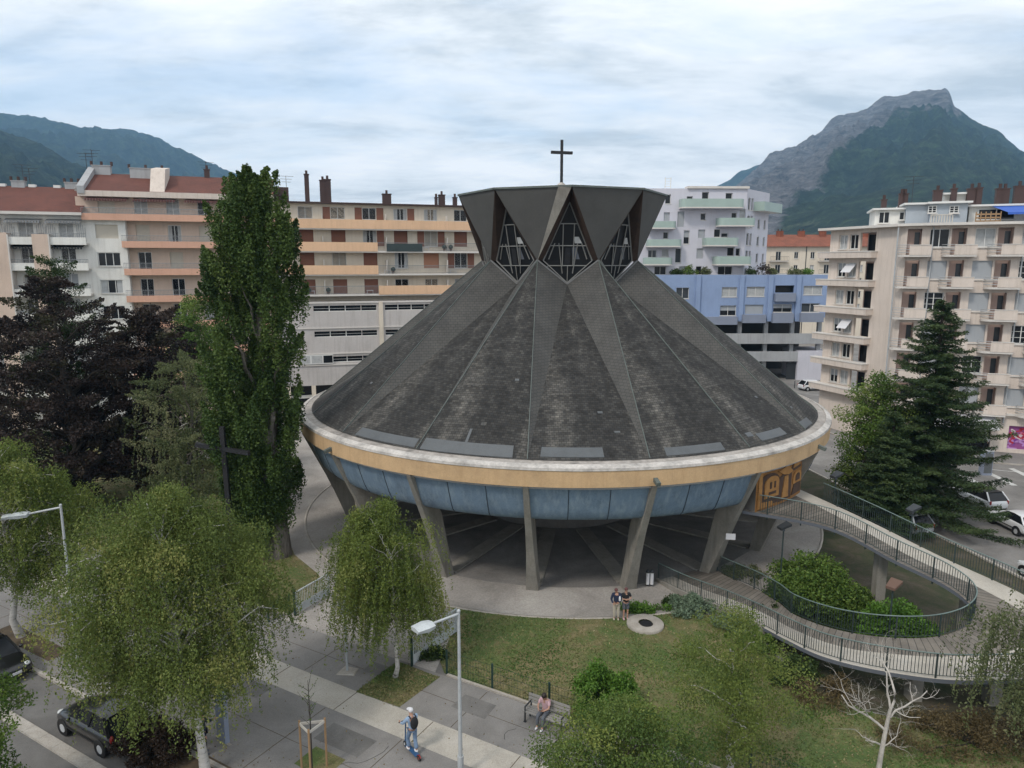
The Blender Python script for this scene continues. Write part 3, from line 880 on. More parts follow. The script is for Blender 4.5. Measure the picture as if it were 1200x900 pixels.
def shutters_open(parent, u, z, w, h, m, sides='LR', y=0.):
    for s in sides:
        b = MB(); x0 = u - w / 2 - .04 if s == 'L' else u + w + .04
        b.box(x0, x0 + w / 2, y - .06, y - .015, z, z + h, m); b.obj('open_shutter', parent)
def rail(parent, path, h=1.0, m=None, step=.14, name='balcony_railing', zb=0.):
    m = m or M['rail_grey']; b = MB()
    for p, q in zip(path[:-1], path[1:]):
        p, q = Vector(p), Vector(q); L = (q - p).length
        b.bar(p + Vector((0, 0, h)), q + Vector((0, 0, h)), .06, .05, m); b.bar(p + Vector((0, 0, .1 + zb)), q + Vector((0, 0, .1 + zb)), .04, .04, m)
        n = max(1, int(L / step))
        for i in range(n + 1):
            r = p.lerp(q, i / n); b.bar(r + Vector((0, 0, zb)), r + Vector((0, 0, h)), .025, .025, m)
    return b.obj(name, parent)
def awning(parent, u0, u1, z, out, m, name='awning', drop=.35):
    b = MB(); n = int((u1 - u0) / .28)
    b.face([(u0, -.03, z), (u1, -.03, z), (u1, -out, z - drop), (u0, -out, z - drop)], m)
    for i in range(n):
        x = lerp(u0, u1, i / n); x2 = lerp(u0, u1, (i + .6) / n)
        b.face([(x, -out - .005, z - drop), (x2, -out - .005, z - drop), (x2, -out - .005, z - drop - .22), (x, -out - .005, z - drop - .22)], m)
    b.obj(name, parent)
def chimney(parent, x, y, z0, z1, w=.8, d=.8, m=None, pots=1):
    b = MB(); m = m or M['brown_metal']
    b.box(x - w / 2, x + w / 2, y - d / 2, y + d / 2, z0, z1, m); b.box(x - w / 2 - .06, x + w / 2 + .06, y - d / 2 - .06, y + d / 2 + .06, z1, z1 + .1, m)
    o = b.obj('chimney', parent)
    for i in range(pots):
        q = MB(); cx_ = x + (i - (pots - 1) / 2) * w * .55
        q.tube([(cx_, y, z1 + .1), (cx_, y, z1 + .55)], .15, M['brown_metal'], 8); q.obj('chimney_pot', o)
    return o
def antenna(parent, x, y, z, h=3.2):
    b = MB(); m = M['dark_metal']; b.bar((x, y, z), (x, y, z + h), .05, .05, m)
    for k, l in ((.0, .9), (-.35, .7), (-.7, .55)):
        b.bar((x - l, y, z + h + k), (x + l, y, z + h + k), .035, .035, m)
    b.bar((x, y - .6, z + h), (x, y + .6, z + h), .035, .035, m); b.obj('antenna', parent)

# ---------------------------------------------------------------- peach slab block (middle left)
LA = R_(17.2)
b3 = Bld('apartment_block', 'long flat-roofed block with peach balcony bands above grey office floors', (-28.2, 87.5), LA)
U0, U1 = 0., 28.5
cols = [b3.uz(x, 250)[0] for x in (357.5, 395.5, 432.5, 469, 504.5, 539.5)]
while cols[-1] < 27: cols.append(cols[-1] + 4.05)
zt = 25.4
rows_b = [24.15, 21.1, 18.1, 15.1]       # floor-relative window centres
rows = [(23.35, 1.5, 1.85), (19.75, 1.5, 2.0), (16.85, 1.5, 2.0), (13.75, 2.1, 2.0)]
kinds = [['curtain', 'dark', 'dark', 'drapes', 'drapes', 'dark', 'dark', 'dark'],
         ['shut_brown', 'shut_brown', 'drapes', 'shut_brown', 'curtain', 'shut_brown', 'dark', 'dark'],
         ['shut_brown', 'curtain', 'shut_brown', 'drapes', 'shut_orange', 'dark', 'shut_brown', 'dark'],
         ['shut_brown', 'shut_brown', 'shut_brown', 'dark', 'dark', 'half', 'dark', 'dark']]
open_sh = [['', 'L', 'LR', 'R', '', '', '', ''], ['', '', 'R', '', 'LR', '', '', ''], ['', '', '', '', '', 'LR', '', ''], ['', '', '', '', '', '', '', '']]
zrow = [23.25, 19.85, 17.0, 13.85]
zrow = [b3.uz(432, y)[1] for y in (257.5, 285.5, 311.5, 343)]
wall = MB(); holes = []; W = 1.72
for r in range(4):
    for c, u in enumerate(cols):
        k = kinds[r][min(c, 7)]; w_ = W; h_ = 1.45 if r == 0 else 1.65
        zz0 = zrow[r] + (0 if r == 0 else -.3)
        if r in (1, 2, 3): h_ = 2.0 - (0 if r else 0)
        if r == 2 and c == 4: w_ = 2.0; 
        if c == 3 and r == 1: pass
        holes.append((u - w_ / 2, zz0, w_, h_, k, open_sh[r][min(c, 7)]))
zoff = b3.uz(432, 352)[1]
wall_grid(wall, U0, U1, zoff, zt, holes, M['cream'])
b3.part(wall, 'wall')
for h in holes:
    put_window(b3.o, h[0], h[1], h[2], h[3], h[4])
    if h[5]: shutters_open(b3.o, h[0], h[1], h[2], h[3], M['shut_brown'], h[5])
ubreak = b3.uz(441.5, 300)[0]
fl = [b3.uz(432, y)[1] for y in (270, 296, 322.5, 346)]    # underside of each balcony floor
OUT = 1.25
for r, z in enumerate(fl):
    s_ = MB(); s_.box(U0, U1, -OUT, 0, z - .02, z + .2, M['slab_white']); b3.part(s_, 'balcony_slab')
    full = (0, U1) if r == 0 else ((0, ubreak) if r in (1, 2) else (ubreak, U1))
    p = MB(); p.box(full[0], full[1], -OUT - .06, -OUT + .1, z + .12, z + 1.22, M['peach']); b3.part(p, 'balcony_parapet')
    if r:
        ra = (ubreak, U1) if r in (1, 2) else (0, ubreak)
        rail(b3.o, [(ra[0], -OUT + .05, z + .2), (ra[1], -OUT + .05, z + .2)], 1.0, M['rail_grey'])
    for i, u in enumerate(cols):   # dividing screens between flats
        if i % 2: continue
        d = MB(); d.box(u + 1.9, u + 1.96, -OUT + .15, 0, z + .2, z + 1.9, M['slab_white']); b3.part(d, 'balcony_screen')
g = MB(); u3, _z = b3.uz(470, 325); g.box(u3 - 1.9, u3 + 2.6, -OUT - .08, -OUT - .03, fl[1] + .15, fl[1] + 1.1, M['rail_green']); b3.part(g, 'balcony_screen')
# things on the balconies
prng = random.Random(3)
for r in (1, 2, 3):
    for k in range(4):
        u = prng.uniform(ubreak + 1, U1 - 2) if r < 3 else prng.uniform(1, ubreak - 1)
        b = MB(); z = fl[r] + .2
        if k % 2: b.lathe([(.14, 0), (.2, .3)], M['terracotta'], 8, (u, -OUT + .4, z)); b.ball((u, -OUT + .4, z + .55), .34, M['post_green'], (1, 1, .9), 6)
        else: b.box(u - .4, u + .4, -OUT + .35, -OUT + .75, z + .4, z + .46, M['white_cloth']); [b.box(u + a, u + a + .05, -OUT + .4, -OUT + .45, z, z + .4, M['white_cloth']) for a in (-.38, .33)]
        b3.part(b, 'balcony_table' if k % 2 == 0 else 'potted_plant')
rf = MB(); rf.box(U0 - .1, U1, -.75, 11, zt, zt + .16, M['brown_metal']); rf.box(U0, U1, .22, 10.9, 0, zt - .002, M['cream']); b3.part(rf, 'roof_slab')
# office floors
offs = MB(); oh = []
ucol = b3.uz(446, 400)[0]
zr = [b3.uz(432, y)[1] for y in (363.5, 392.5, 421.5)]
for z in zr:
    oh.append((3.6, z, ucol - .5 - 3.6, .72)); oh.append((ucol + .5, z, U1 - 1 - ucol - .5, .72))
zg = b3.uz(400, 431)[1]
wall_grid(offs, U0, U1, 3.2, zoff - .001, oh, M['office'], -1.3, .3)
offs.box(U0, U1, -1.0, .2, 3.2, 3.3, M['office'])
offs.box(U0, U0 + .02, -1.3, 0, 3.2, zoff, M['office'])
b3.part(offs, 'office_wall')
for (a, b, w_, h_) in oh:
    k = 0; f = MB(); n = int(w_ / 1.6)
    f.box(a, a + w_, -1.08, -1.04, b, b + .06, M['frame_white'])
    for i in range(n + 1): x = a + w_ * i / n; f.box(x - .05, x + .05, -1.1, -1.04, b, b + h_, M['frame_white'] if i % 3 else M['office'])
    f.box(a, a + w_, -1.07, -1.04, b + h_ / 2 - .02, b + h_ / 2 + .02, M['frame_white'])
    o = f.obj('ribbon_window', b3.o); g_ = MB(); g_.face([(a, -1.03, b), (a + w_, -1.03, b), (a + w_, -1.03, b + h_), (a, -1.03, b + h_)], M['glass']); g_.obj('pane', o)
for z in (zr[0] + 1.0, zr[1] + 1.05, zr[2] + 1.05, zr[2] - .35):
    l = MB(); l.box(U0, U1, -1.42, -1.302, z, z + .12, M['slab_white']); b3.part(l, 'string_course')
pl = MB(); pl.box(ucol - .25, ucol + .25, -1.5, -1.302, 3.2, zoff - .1, M['cream']); b3.part(pl, 'pilaster')
for i, (u, k) in enumerate(((3.6, 'curtain'), (6.9, 'dark'))):
    u = b3.uz((350, 378)[i], 425, 1.3)[0]; w_ = (2.9, 1.3)[i]; z = b3.uz(360, 427, 1.3)[1]
    bx = MB(); bx.box(u, u + w_, -1.46, -1.302, z, z + 1.15, M['frame_white']); o = bx.obj('window', b3.o)
    g_ = MB(); n = 2 if w_ > 2 else 1
    for q in range(n): g_.face([(u + .12 + q * w_ / n, -1.47, z + .12), (u + (q + 1) * w_ / n - .08, -1.47, z + .12), (u + (q + 1) * w_ / n - .08, -1.47, z + 1.03), (u + .12 + q * w_ / n, -1.47, z + 1.03)], M['curtain' if i == 0 else 'glass'])
    g_.obj('pane', o)
# shop front
sf_ = MB()
for i in range(10):
    u = U0 + i * 3.0; sf_.box(u, u + .5, -1.3, -.6, 0, 3.2, M['cream'])
sf_.box(U0, U1, -.5, -.4, 1.5, 1.9, M['frame_white']); b3.part(sf_, 'shop_pier')
sg = MB(); sg.face([(U0, -.3, 0), (U1, -.3, 0), (U1, -.3, 3.2), (U0, -.3, 3.2)], M['glass']); b3.part(sg, 'shop_window')
for px, w_, y0, y1 in ((359, .55, 206, 238), (378, .75, 213, 238), (383.5, .8, 212, 238), (453, 1.1, 229, 241), (511, .3, 233, 240), (517.5, .8, 230, 241), (533, .5, 233, 241)):
    u, z = b3.uz(px, y0, -4); chimney(b3.o, u, 4, zt + .1, z + .1, w_, .7)
u, z = b3.uz(323, 219, -3); b = MB(); b.box(u - 1.6, u + 1.5, 3, 6, zt + .1, z, M['brown_metal']); b3.part(b, 'stair_head')
u, z = b3.uz(335, 208, -4); antenna(b3.o, u, 4, zt + .16, z - zt)

# ---------------------------------------------------------------- pink and white block (left)
b2 = Bld('apartment_block', 'red-roofed block with white end bay and pink bays with salmon balcony bands', (-48.2, 80.6), LA + R_(.5))
uR = b2.uz(151, 290)[0]; UE = 20.6 + .25; ze = b2.uz(200, 233)[1]; zb_ = b2.uz(200, 227)[1]
wl = MB(); holes = []
def W2(px, py0, py1, w_, k):
    u, z0 = b2.uz(px, py1); _, z1 = b2.uz(px, py0); holes.append((u - w_ / 2, z0, w_, z1 - z0, k))
U2 = [b2.uz(x, 290)[0] for x in (169, 206)]; du = U2[1] - U2[0]
cs = [b2.uz(129, 290)[0], U2[0], U2[1], U2[1] + du, U2[1] + 2 * du]
zf = [b2.uz(200, y)[1] for y in (340.0, 309.5, 285.8, 257.5)]
zrow2 = [b2.uz(180, y)[1] for y in (255, 286, 317.5, 348.5, 378)]
sp = zrow2[0] - zrow2[1]
for k in range(5, 8): zrow2.append(zrow2[4] - sp * (k - 4))
kk = [['shut_cream', 'curtain', 'curtain', 'dark', 'dark'], ['shut_cream', 'shut_cream', 'drapes', 'shut_cream', 'dark'], ['dark', 'dark', 'shut_cream', 'dark', 'dark'],
      ['drapes', 'dark', 'dark', 'dark', 'drapes'], ['dark', 'dark', 'dark', 'curtain', 'dark']]
for r, z in enumerate(zrow2):
    for c, u in enumerate(cs):
        if c == 0:
            w_, h_, zz0 = (1.7, 1.7, z) if r == 0 else (2.25, 1.5, z + .55)
        else: w_, h_, zz0 = 1.4, 2.15, z
        holes.append((u - w_ / 2, zz0, w_, h_, kk[min(r, 4)][c]))
wh = [h for h in holes if h[0] < uR]; ph = [h for h in holes if h[0] >= uR]
wall_grid(wl, 0, uR, 0, zrow2[0] - .35, [h for h in wh if h[1] < zrow2[0] - .4], M['white_render'], -.9)
wl.box(uR - .02, uR, -.9, 0, 0, zrow2[0] - .35, M['white_render'])
wl.box(-.02, 0.0, -.9, 12, 0, zrow2[0] - .35, M['white_render'])
b2.part(wl, 'white_wall')
wp = MB(); wall_grid(wp, uR, UE, 0, ze, ph, M['pink_render']); wall_grid(wp, 0, uR, zrow2[0] - .35, ze, [h for h in wh if h[1] > zrow2[0] - .4], M['pink_render'])
wp.box(0, UE, .22, 12, 0, ze - .01, M['pink_render']); b2.part(wp, 'pink_wall')
for h in holes:
    yy = .2 if (h[0] >= uR or h[1] > zrow2[0] - .4) else -.7
    put_window(b2.o, h[0], h[1], h[2], h[3], h[4], yy, 3 if h[2] > 2 else 2)
fz = [z - .12 for z in zrow2]
for r, z in enumerate(fz[:7]):
    a = .8 if r == 0 else uR - .4
    s_ = MB(); s_.box(a, UE, -1.5, -.003 if r else -.003, z - .25, z, M['slab_white']); b2.part(s_, 'balcony_slab')
    p = MB(); p.box(a, UE, -1.58, -1.502, z - .34, z + .38, M['salmon']); b2.part(p, 'balcony_parapet')
    rail(b2.o, [(a, -1.5, z + .38), (UE, -1.5, z + .38)], .62)
cn = MB(); cn.box(.5, UE, -1.0, .3, ze, zb_ + .05, M['pale_pink']); b2.part(cn, 'cornice')
for a, b in ((1.2, 5.4), (5.9, 10.3), (11.2, 14.9), (15.6, 20)): awning(b2.o, a, b, ze - .05, 1.25, M['tan_cloth'], drop=.22)
zr2 = b2.uz(200, 205.5, -4.5)[1]
r2 = MB(); r2.face([(.8, -.9, zb_ + .06), (UE, -.9, zb_ + .06), (UE, 5, zr2), (.8, 5, zr2)], M['roof_red']); r2.face([(.2, 5, zr2), (UE, 5, zr2), (UE, 12, zb_), (.2, 12, zb_)], M['roof_red'])
r2.face([(.2, -.9, zb_), (.2, 5, zr2), (.2, 12, zb_)], M['white_render']); ro2 = b2.part(r2, 'tiled_roof')
gw = MB(); gw.add([(.5, -1.1, zb_ - .3), (1.2, -1.1, zb_ - .3), (1.2, -1.1, zb_ + .5), (.5, -1.1, zb_ + .5), (.5, 5, zr2 - .3), (1.2, 5, zr2 - .3), (1.2, 5, zr2 + .7), (.5, 5, zr2 + .7)],
    [(0, 1, 2, 3), (4, 7, 6, 5), (3, 2, 6, 7), (0, 3, 7, 4), (1, 5, 6, 2), (0, 4, 5, 1)], M['grey_conc']); b2.part(gw, 'gable_wall')
chimney(ro2, 1.9, 5, zr2 - .3, zr2 + .8, 1.9, .9, M['grey_conc'], 3)
u, _ = b2.uz(170, 210, -3.5); chimney(ro2, u, 4.5, zr2 - 1.3, zr2 + .55, 3.2, 1.6, M['grey_conc'], 3)
u, _ = b2.uz(185, 220, 0); b = MB(); b.add([(u - .75, -.8, zb_ + .1), (u + .75, -.8, zb_ + .1), (u + .75, 4, zr2 - .5), (u - .75, 4, zr2 - .5), (u - .75, 1.2, zr2 + .3), (u + .75, 1.2, zr2 + .3), (u + .75, 5, zr2 + .9), (u - .75, 5, zr2 + .9)],
    [(0, 1, 5, 4), (4, 5, 6, 7), (0, 4, 7, 3), (1, 2, 6, 5), (0, 3, 2, 1)], M['pale_pink']); b2.part(b, 'party_wall')
u, _ = b2.uz(243, 210, -5); chimney(ro2, u, 5, zr2 - .2, zr2 + .8, .6, .6)
for px, top_ in ((100, 180), (107, 176), (241, 190)):
    u, z = b2.uz(px, top_, -5); antenna(b2.o, u, 5, zr2 - .8, z - zr2 + .8)

# ---------------------------------------------------------------- white block (far left)
b1 = Bld('apartment_block', 'leftmost block with red tiled roof, white front and pink vertical fins', (-66.5, 73.6), LA + R_(1.))
UE1 = b1.uz(101.5, 290)[0]
e1 = b1.uz(50, 252)[1]
rows1 = [b1.uz(50, y)[1] for y in (281, 311, 341)]; sp1 = rows1[0] - rows1[1]
rows1 += [rows1[2] - sp1 * k for k in range(1, 5)]
cs1 = [b1.uz(x, 290)[0] for x in (32.5, 79.5)]; d1 = cs1[1] - cs1[0]; cs1 = [cs1[0] - 2 * d1, cs1[0] - d1] + cs1
wl = MB(); holes = []
for r, z in enumerate(rows1):
    for c, u in enumerate(cs1): holes.append((u - .72, z - .3, 1.45, 2.2, ['curtain', 'dark', 'drapes', 'dark'][(r * 3 + c * (1 if r else 2)) % 4] if r else 'curtain'))
wall_grid(wl, 0, UE1 - .01, 0, e1, holes, M['white_render']); wl.box(0, UE1 - .01, .22, 12, 0, e1 - .01, M['white_render']); b1.part(wl, 'wall')
for h in holes: put_window(b1.o, h[0], h[1], h[2], h[3], prng.choice(('half', 'dark', 'drapes', 'curtain', h[4], h[4])))
for r, z in enumerate(rows1):
    for c, u in enumerate(cs1):
        s_ = MB(); s_.box(u - 2.3, u + 2.1, -1.2, -.003, z - .5, z - .32, M['slab_white']); s_.box(u - 2.3, u + 2.1, -1.28, -1.202, z - .55, z + .25, M['white_render']); b1.part(s_, 'balcony')
        rail(b1.o, [(u - 2.3, -1.2, z + .25), (u + 2.1, -1.2, z + .25)], .4)
        if r in (0, 1): awning(b1.o, u - 1.7, u + 1.7, z + 2.25, 1.0, M['rail_grey'] if r == 0 else M['dark_metal'], drop=.3)
        if r == 0:
            for s in (-1, 1): tr = MB(); x = u + s * 1.45; [tr.bar((x - .4 + .2 * q, -.1, z - .2), (x - .4 + .2 * q, -.1, z + 1.6 + .3 * math.sin(q)), .04, .04, M['grey_conc']) for q in range(5)]; tr.obj('trellis', b1.o)
for px in (6, 53.5):
    u = b1.uz(px, 300)[0]; f = MB(); f.box(u - .75, u + .75, -1.45, -.004, 0, b1.uz(px, 273 if px < 20 else 275)[1], M['pink_render']); f.box(u + .75, u + .87, -1.47, -.004, 0, b1.uz(px, 275)[1], M['slab_white']); b1.part(f, 'facade_fin')
c1 = MB(); c1.box(0, UE1 - .01, -1.0, .2, e1, e1 + .3, M['slab_white']); b1.part(c1, 'cornice')
zr1 = b1.uz(50, 219, -6)[1]
r1 = MB(); r1.face([(0, -.9, e1 + .31), (UE1 - .01, -.9, e1 + .31), (UE1 - .01, 6, zr1), (0, 6, zr1)], M['roof_red']); r1.face([(0, 6, zr1), (UE1 - .01, 6, zr1), (UE1 - .01, 13, e1), (0, 13, e1)], M['roof_red']); ro1 = b1.part(r1, 'tiled_roof')
for px, py in ((5, 235), (40, 235), (69, 235.5), (91, 235.5), (90, 223)):
    for out_ in np.arange(-6, .9, .1):
        u, z = b1.uz(px, py, out_)
        zs = e1 + .31 + (zr1 - e1 - .31) * ((-out_) + .9) / 6.9
        if z < zs: break
    sk = MB(); sk.box(u - .35, u + .35, -out_ - .3, -out_ + .3, zs - .1, zs + .22, M['frame_white']); sk.obj('roof_hatch', ro1)
for px in (22, 84): u, _ = b1.uz(px, 215, -6); chimney(ro1, u, 6, zr1 - .3, zr1 + .5, 1.3, .8, M['grey_conc'], 3)
for px, t_ in ((25, 190), (33, 194)): u, z = b1.uz(px, t_, -6); antenna(b1.o, u, 6, zr1 - .3, z - zr1)

# ---------------------------------------------------------------- blue building with parking decks
b4 = Bld('parking_block', 'blue-clad block with pale open parking decks below, behind the church', (21.5, 112.), R_(0))
def z4(y): return b4.uz(900, y)[1]
def u4(x): return b4.uz(x, 380)[0]
UE4 = u4(974); zt4 = z4(322); zb4 = z4(372)
bw = MB(); holes = []
for (x0, x1, y0, y1, k) in ((791, 806, 337, 350, 'light'), (844, 862, 336.5, 348, 'curtain'), (873, 894, 336, 347.5, 'curtain'), (906, 928, 334.5, 343, 'void'), (939, 961, 335, 345.5, 'curtain'),
                            (843, 862, 358, 370, 'half'), (872, 893.5, 357, 368, 'shut_grey'), (905, 927, 356.5, 366, 'half'), (938, 959, 355.5, 366, 'light'), (866, 869.5, 336, 348, 'light')):
    a, b = u4(x0), u4(x1); holes.append((a, z4(y1), b - a, z4(y0) - z4(y1), k))
wall_grid(bw, 0, UE4, zb4, zt4, holes, M['blue_wall'], 0, .3)
bw.box(0, UE4, 1.5, 14, zb4, zt4 - .01, M['blue_wall']); bw.face([(UE4, 0, zb4), (UE4, 14, zb4), (UE4, 14, zt4), (UE4, 0, zt4)], M['blue_wall'])
bw.face([(0, 0, zt4), (UE4, 0, zt4), (UE4, 14, zt4), (0, 14, zt4)], M['grey_conc']); bw.face([(0, 0, zb4), (UE4, 0, zb4), (UE4, 14, zb4), (0, 14, zb4)], M['grey_conc'])
b4.part(bw, 'clad_wall')
for h in holes:
    if h[4] == 'void': v = MB(); v.face([(h[0], .9, h[1]), (h[0] + h[2], .9, h[1]), (h[0] + h[2], .9, h[1] + h[3]), (h[0], .9, h[1] + h[3])], M['black']); v.obj('loggia', b4.o); continue
    put_window(b4.o, h[0], h[1], h[2], h[3], h[4], .25)
for x0, x1, ya, yb in ((868, 895, 368.5, 378), (903, 927, 367, 378), (935, 962, 366.5, 377), (905, 928, 343.5, 353), (826, 862, 371, 380)):
    p = MB(); p.box(u4(x0), u4(x1), -.9, -.003, z4(yb), z4(ya), M['blue_grey']); b4.part(p, 'balcony_panel')
for x in (816, 866.5, 900, 932.5): p = MB(); p.box(u4(x) - .35, u4(x) + .35, -.35, -.003, zb4 - .6, zt4, M['blue_wall']); b4.part(p, 'facade_fin')
for ya, yb, xe in ((390.5, 402.5, 974), (411.5, 423, 937)):
    p = MB(); p.box(0, u4(xe), -.5, -.25, z4(yb), z4(ya), M['grey_conc']); p.box(0, u4(xe), -.25, 13, z4(yb), z4(yb) + .3, M['grey_conc']); b4.part(p, 'parking_deck')
for x in (868, 899, 930, 962): p = MB(); p.box(u4(x) - .3, u4(x) + .3, .3, .9, 0, zb4, M['grey_conc']); b4.part(p, 'column')
pw = MB(); pw.box(u4(936), UE4, -.55, 6, 0, z4(411), M['lavender']); pw.box(0, UE4, 12, 13, 0, zb4, M['black']); b4.part(pw, 'parking_wall')
gt = MB(); gt.box(u4(925), u4(935.9), .0, .1, 0, z4(425), M['dark_metal']); b4.part(gt, 'parking_gate')
rng4 = random.Random(8)

# ---------------------------------------------------------------- pale lavender block with green balconies
lb = Bld('apartment_block', 'pale lavender block with pale green rounded balconies, rising behind the blue one', (19.4, 114.5), R_(2.0))
def Z5(y, x=820): return lb.uz(x, y)[1]
def U5(x): return lb.uz(x, 280)[0]
UE5 = U5(873); zt5 = Z5(221); zb5 = 15.5
DPT = 13.
w5 = MB(); holes = []
for (x0, x1, y0, y1, k) in ((778, 784.5, 228, 239, 'dark'), (820.5, 828.5, 225, 234, 'dark'), (848, 856, 226, 233, 'dark'), (793, 801, 248, 266, 'shut_grey'), (820, 826, 250, 258, 'dark'), (856, 862, 249, 256, 'dark'), (865, 872, 245, 258, 'curtain'),
        (777, 784, 249, 259, 'shut_grey'), (777, 783, 272, 280, 'dark'), (801, 808, 270, 286, 'half'), (818, 826, 269, 279, 'shut_grey'), (836.5, 844, 268.5, 278, 'dark'), (845, 853, 273, 278, 'dark'),
        (817, 825, 291, 303, 'shut_grey'), (853, 861, 290, 300, 'dark'), (863, 868, 291, 300, 'dark'), (792, 799, 291, 308, 'light'), (760, 770, 293, 302, 'light'), (776, 784, 292, 301, 'curtain'),
        (817, 824, 312, 322, 'dark'), (843, 860, 312, 322, 'dark'), (797, 806, 312, 322, 'half'), (768, 782, 312, 322, 'dark'), (803, 810, 230, 236, 'dark')):
    a, b = U5(x0), U5(x1)
    if a < 0: continue
    holes.append((a, Z5(y1), b - a, Z5(y0) - Z5(y1), k))
wall_grid(w5, 0, UE5, zb5, zt5, holes, M['lavender'], 0, .3)
# splayed right-hand side: a separate flat face turned away
RA = R_(48); dx5, dy5 = math.cos(RA), math.sin(RA)
side_len = 9.5
E5 = Vector((UE5, 0, 0))
mt = Matrix.Translation(E5) @ Matrix.Rotation(RA, 4, 'Z')
def side_u(px):
    for L in np.arange(0, side_len + 3, .05):
        p = lb.p0 + lb.u * (UE5 + dx5 * L) - lb.n * (dy5 * L)
        if 600 + 832 * p.x / (p.y * CP + 0 * SP) * 1.0 * (1 - .0) >= px: return L
    return side_len
h2 = []
for fl_ in range(5):
    for (f0, f1) in ((.06, .16), (.20, .28), (.52, .62), (.80, .88)):
        z = zt5 - 3.2 - fl_ * 2.75
        if z > zb5: h2.append((side_len * f0, z, side_len * (f1 - f0), 1.9 if f0 < .3 else 1.5, 'light'))
wall_grid(w5, 0, side_len, zb5, zt5 + .0, h2, M['lavender'], 0, .25, mtx=mt)
bk = mt @ Vector((side_len, 0, 0)); 
w5.face([(0, 0, zt5), (UE5, 0, zt5), (bk.x, bk.y, zt5), (bk.x - 4, 14, zt5), (0, 14, zt5)], M['lavender'])
w5.face([(0, 0, zb5), (0, 14, zb5), (0, 14, zt5), (0, 0, zt5)], M['lavender'])
w5.face([(bk.x, bk.y, zb5), (bk.x - 4, 14, zb5), (bk.x - 4, 14, zt5), (bk.x, bk.y, zt5)], M['lavender'])
w5.box(.0, UE5, .31, 1.0, 0, zt5 - .05, M['black'])
lb.part(w5, 'wall')
for h in holes: put_window(lb.o, h[0], h[1], h[2], h[3], h[4], .25, 2 if h[2] > 1.3 else 1)
for h in h2:
    p = mt @ Vector((h[0], .2, h[1])); put_window(lb.o, 0, 0, h[2], h[3], h[4], 0, 1, RA, (p.x, p.y, p.z))
def gbal(x0, x1, y0, y1, out_=1.9, parent=None):
    a, b = U5(x0), U5(x1); z0, z1 = Z5(y1), Z5(y0); m_ = MB(); r = .7; a = max(a, 0.1)
    P = [(a, 0)] + [(a + r - r * math.cos(t), -out_ + r - r * math.sin(t)) for t in np.linspace(0, PI / 2, 6)] + [(b - r + r * math.sin(t), -out_ + r - r * math.cos(t)) for t in np.linspace(0, PI / 2, 6)] + [(b, 0)]
    for p, q in zip(P[:-1], P[1:]): m_.face([(p[0], p[1], z0 + .2), (q[0], q[1], z0 + .2), (q[0], q[1], z1), (p[0], p[1], z1)], M['green_glass'])
    m_.face([(p[0], p[1], z0 + .2) for p in P], M['lavender']); m_.face([(p[0], p[1], z0) for p in P], M['lavender'])
    for p, q in zip(P[:-1], P[1:]): m_.face([(p[0], p[1], z0), (q[0], q[1], z0), (q[0], q[1], z0 + .2), (p[0], p[1], z0 + .2)], M['slab_white'])
    m_.obj('balcony', lb.o)
for x0, x1, y0, y1 in ((794, 866, 234, 245), (838, 880, 256, 266), (823, 862, 279, 289), (836, 878, 300.5, 311), (757, 789, 260, 269), (757, 796, 281, 290), (754, 786, 302, 311)): gbal(x0, x1, y0, y1)
pb = MB(); P = [mt @ Vector((side_len * a, b, 0)) for a, b in ((.30, 0), (.30, -1.8), (1.12, -1.8), (1.12, 0))]
za, zb2 = Z5(246), Z5(235)
for p, q in zip(P[:-1], P[1:]): pb.face([(p.x, p.y, za), (q.x, q.y, za), (q.x, q.y, zb2), (p.x, p.y, zb2)], M['green_glass'])
pb.face([(p.x, p.y, za) for p in P], M['slab_white']); lb.part(pb, 'balcony')
pr = MB(); pr.box(U5(803), UE5 + .2, -.35, 1.5, zt5, zt5 + .35, M['slab_white']); lb.part(pr, 'roof_edge')
mst = MB(); mx_ = U5(779); mst.bar((mx_, 1, zt5), (mx_, 1, zt5 + 1.8), .08, .08, M['frame_white']); mst.bar((mx_ + .9, 1, zt5), (mx_ + .9, 1, zt5 + 1.8), .08, .08, M['frame_white'])
for k in range(4): mst.bar((mx_, 1, zt5 + .4 + k * .4), (mx_ + .9, 1, zt5 + .4 + k * .4), .05, .05, M['frame_white'])
lb.part(mst, 'roof_ladder')

# ---------------------------------------------------------------- cream block with orange roof (far)
b6 = Bld('apartment_block', 'far cream block with orange tiled roof, between lavender and pink buildings', (55.5, 165.), R_(-1))
U6 = 34.; e6 = b6.uz(930, 289)[1]; r6z = b6.uz(930, 275, -7)[1]
w6 = MB(); holes = []
for c in range(9):
    for r in range(5):
        u = 1.6 + c * 3.7; z = e6 - 2.7 - r * 2.95
        if c % 3 == 1: holes.append((u - .5, z - .4, 1.2, 2.0, 'dark'))
        else: holes.append((u, z, .95, 1.5, ['dark', 'curtain', 'dark'][(c + r) % 3]))
wall_grid(w6, 0, U6, 0, e6, holes, M['cream'], 0, .25); w6.box(0, U6, .3, 14, 0, e6 - .02, M['cream']); b6.part(w6, 'wall')
for h in holes: put_window(b6.o, h[0], h[1], h[2], h[3], h[4])
for c in (1, 4, 7):
    for r in range(5):
        u = 1.6 + c * 3.7; z = e6 - 3.2 - r * 2.95; s_ = MB(); s_.box(u - 2.0, u + 2.2, -1.0, -.003, z - .15, z, M['slab_white']); o = b6.part(s_, 'balcony'); rail(o, [(u - 2.0, -.95, z), (u + 2.2, -.95, z)], .95, M['dark_metal'], .3)
prng.random()
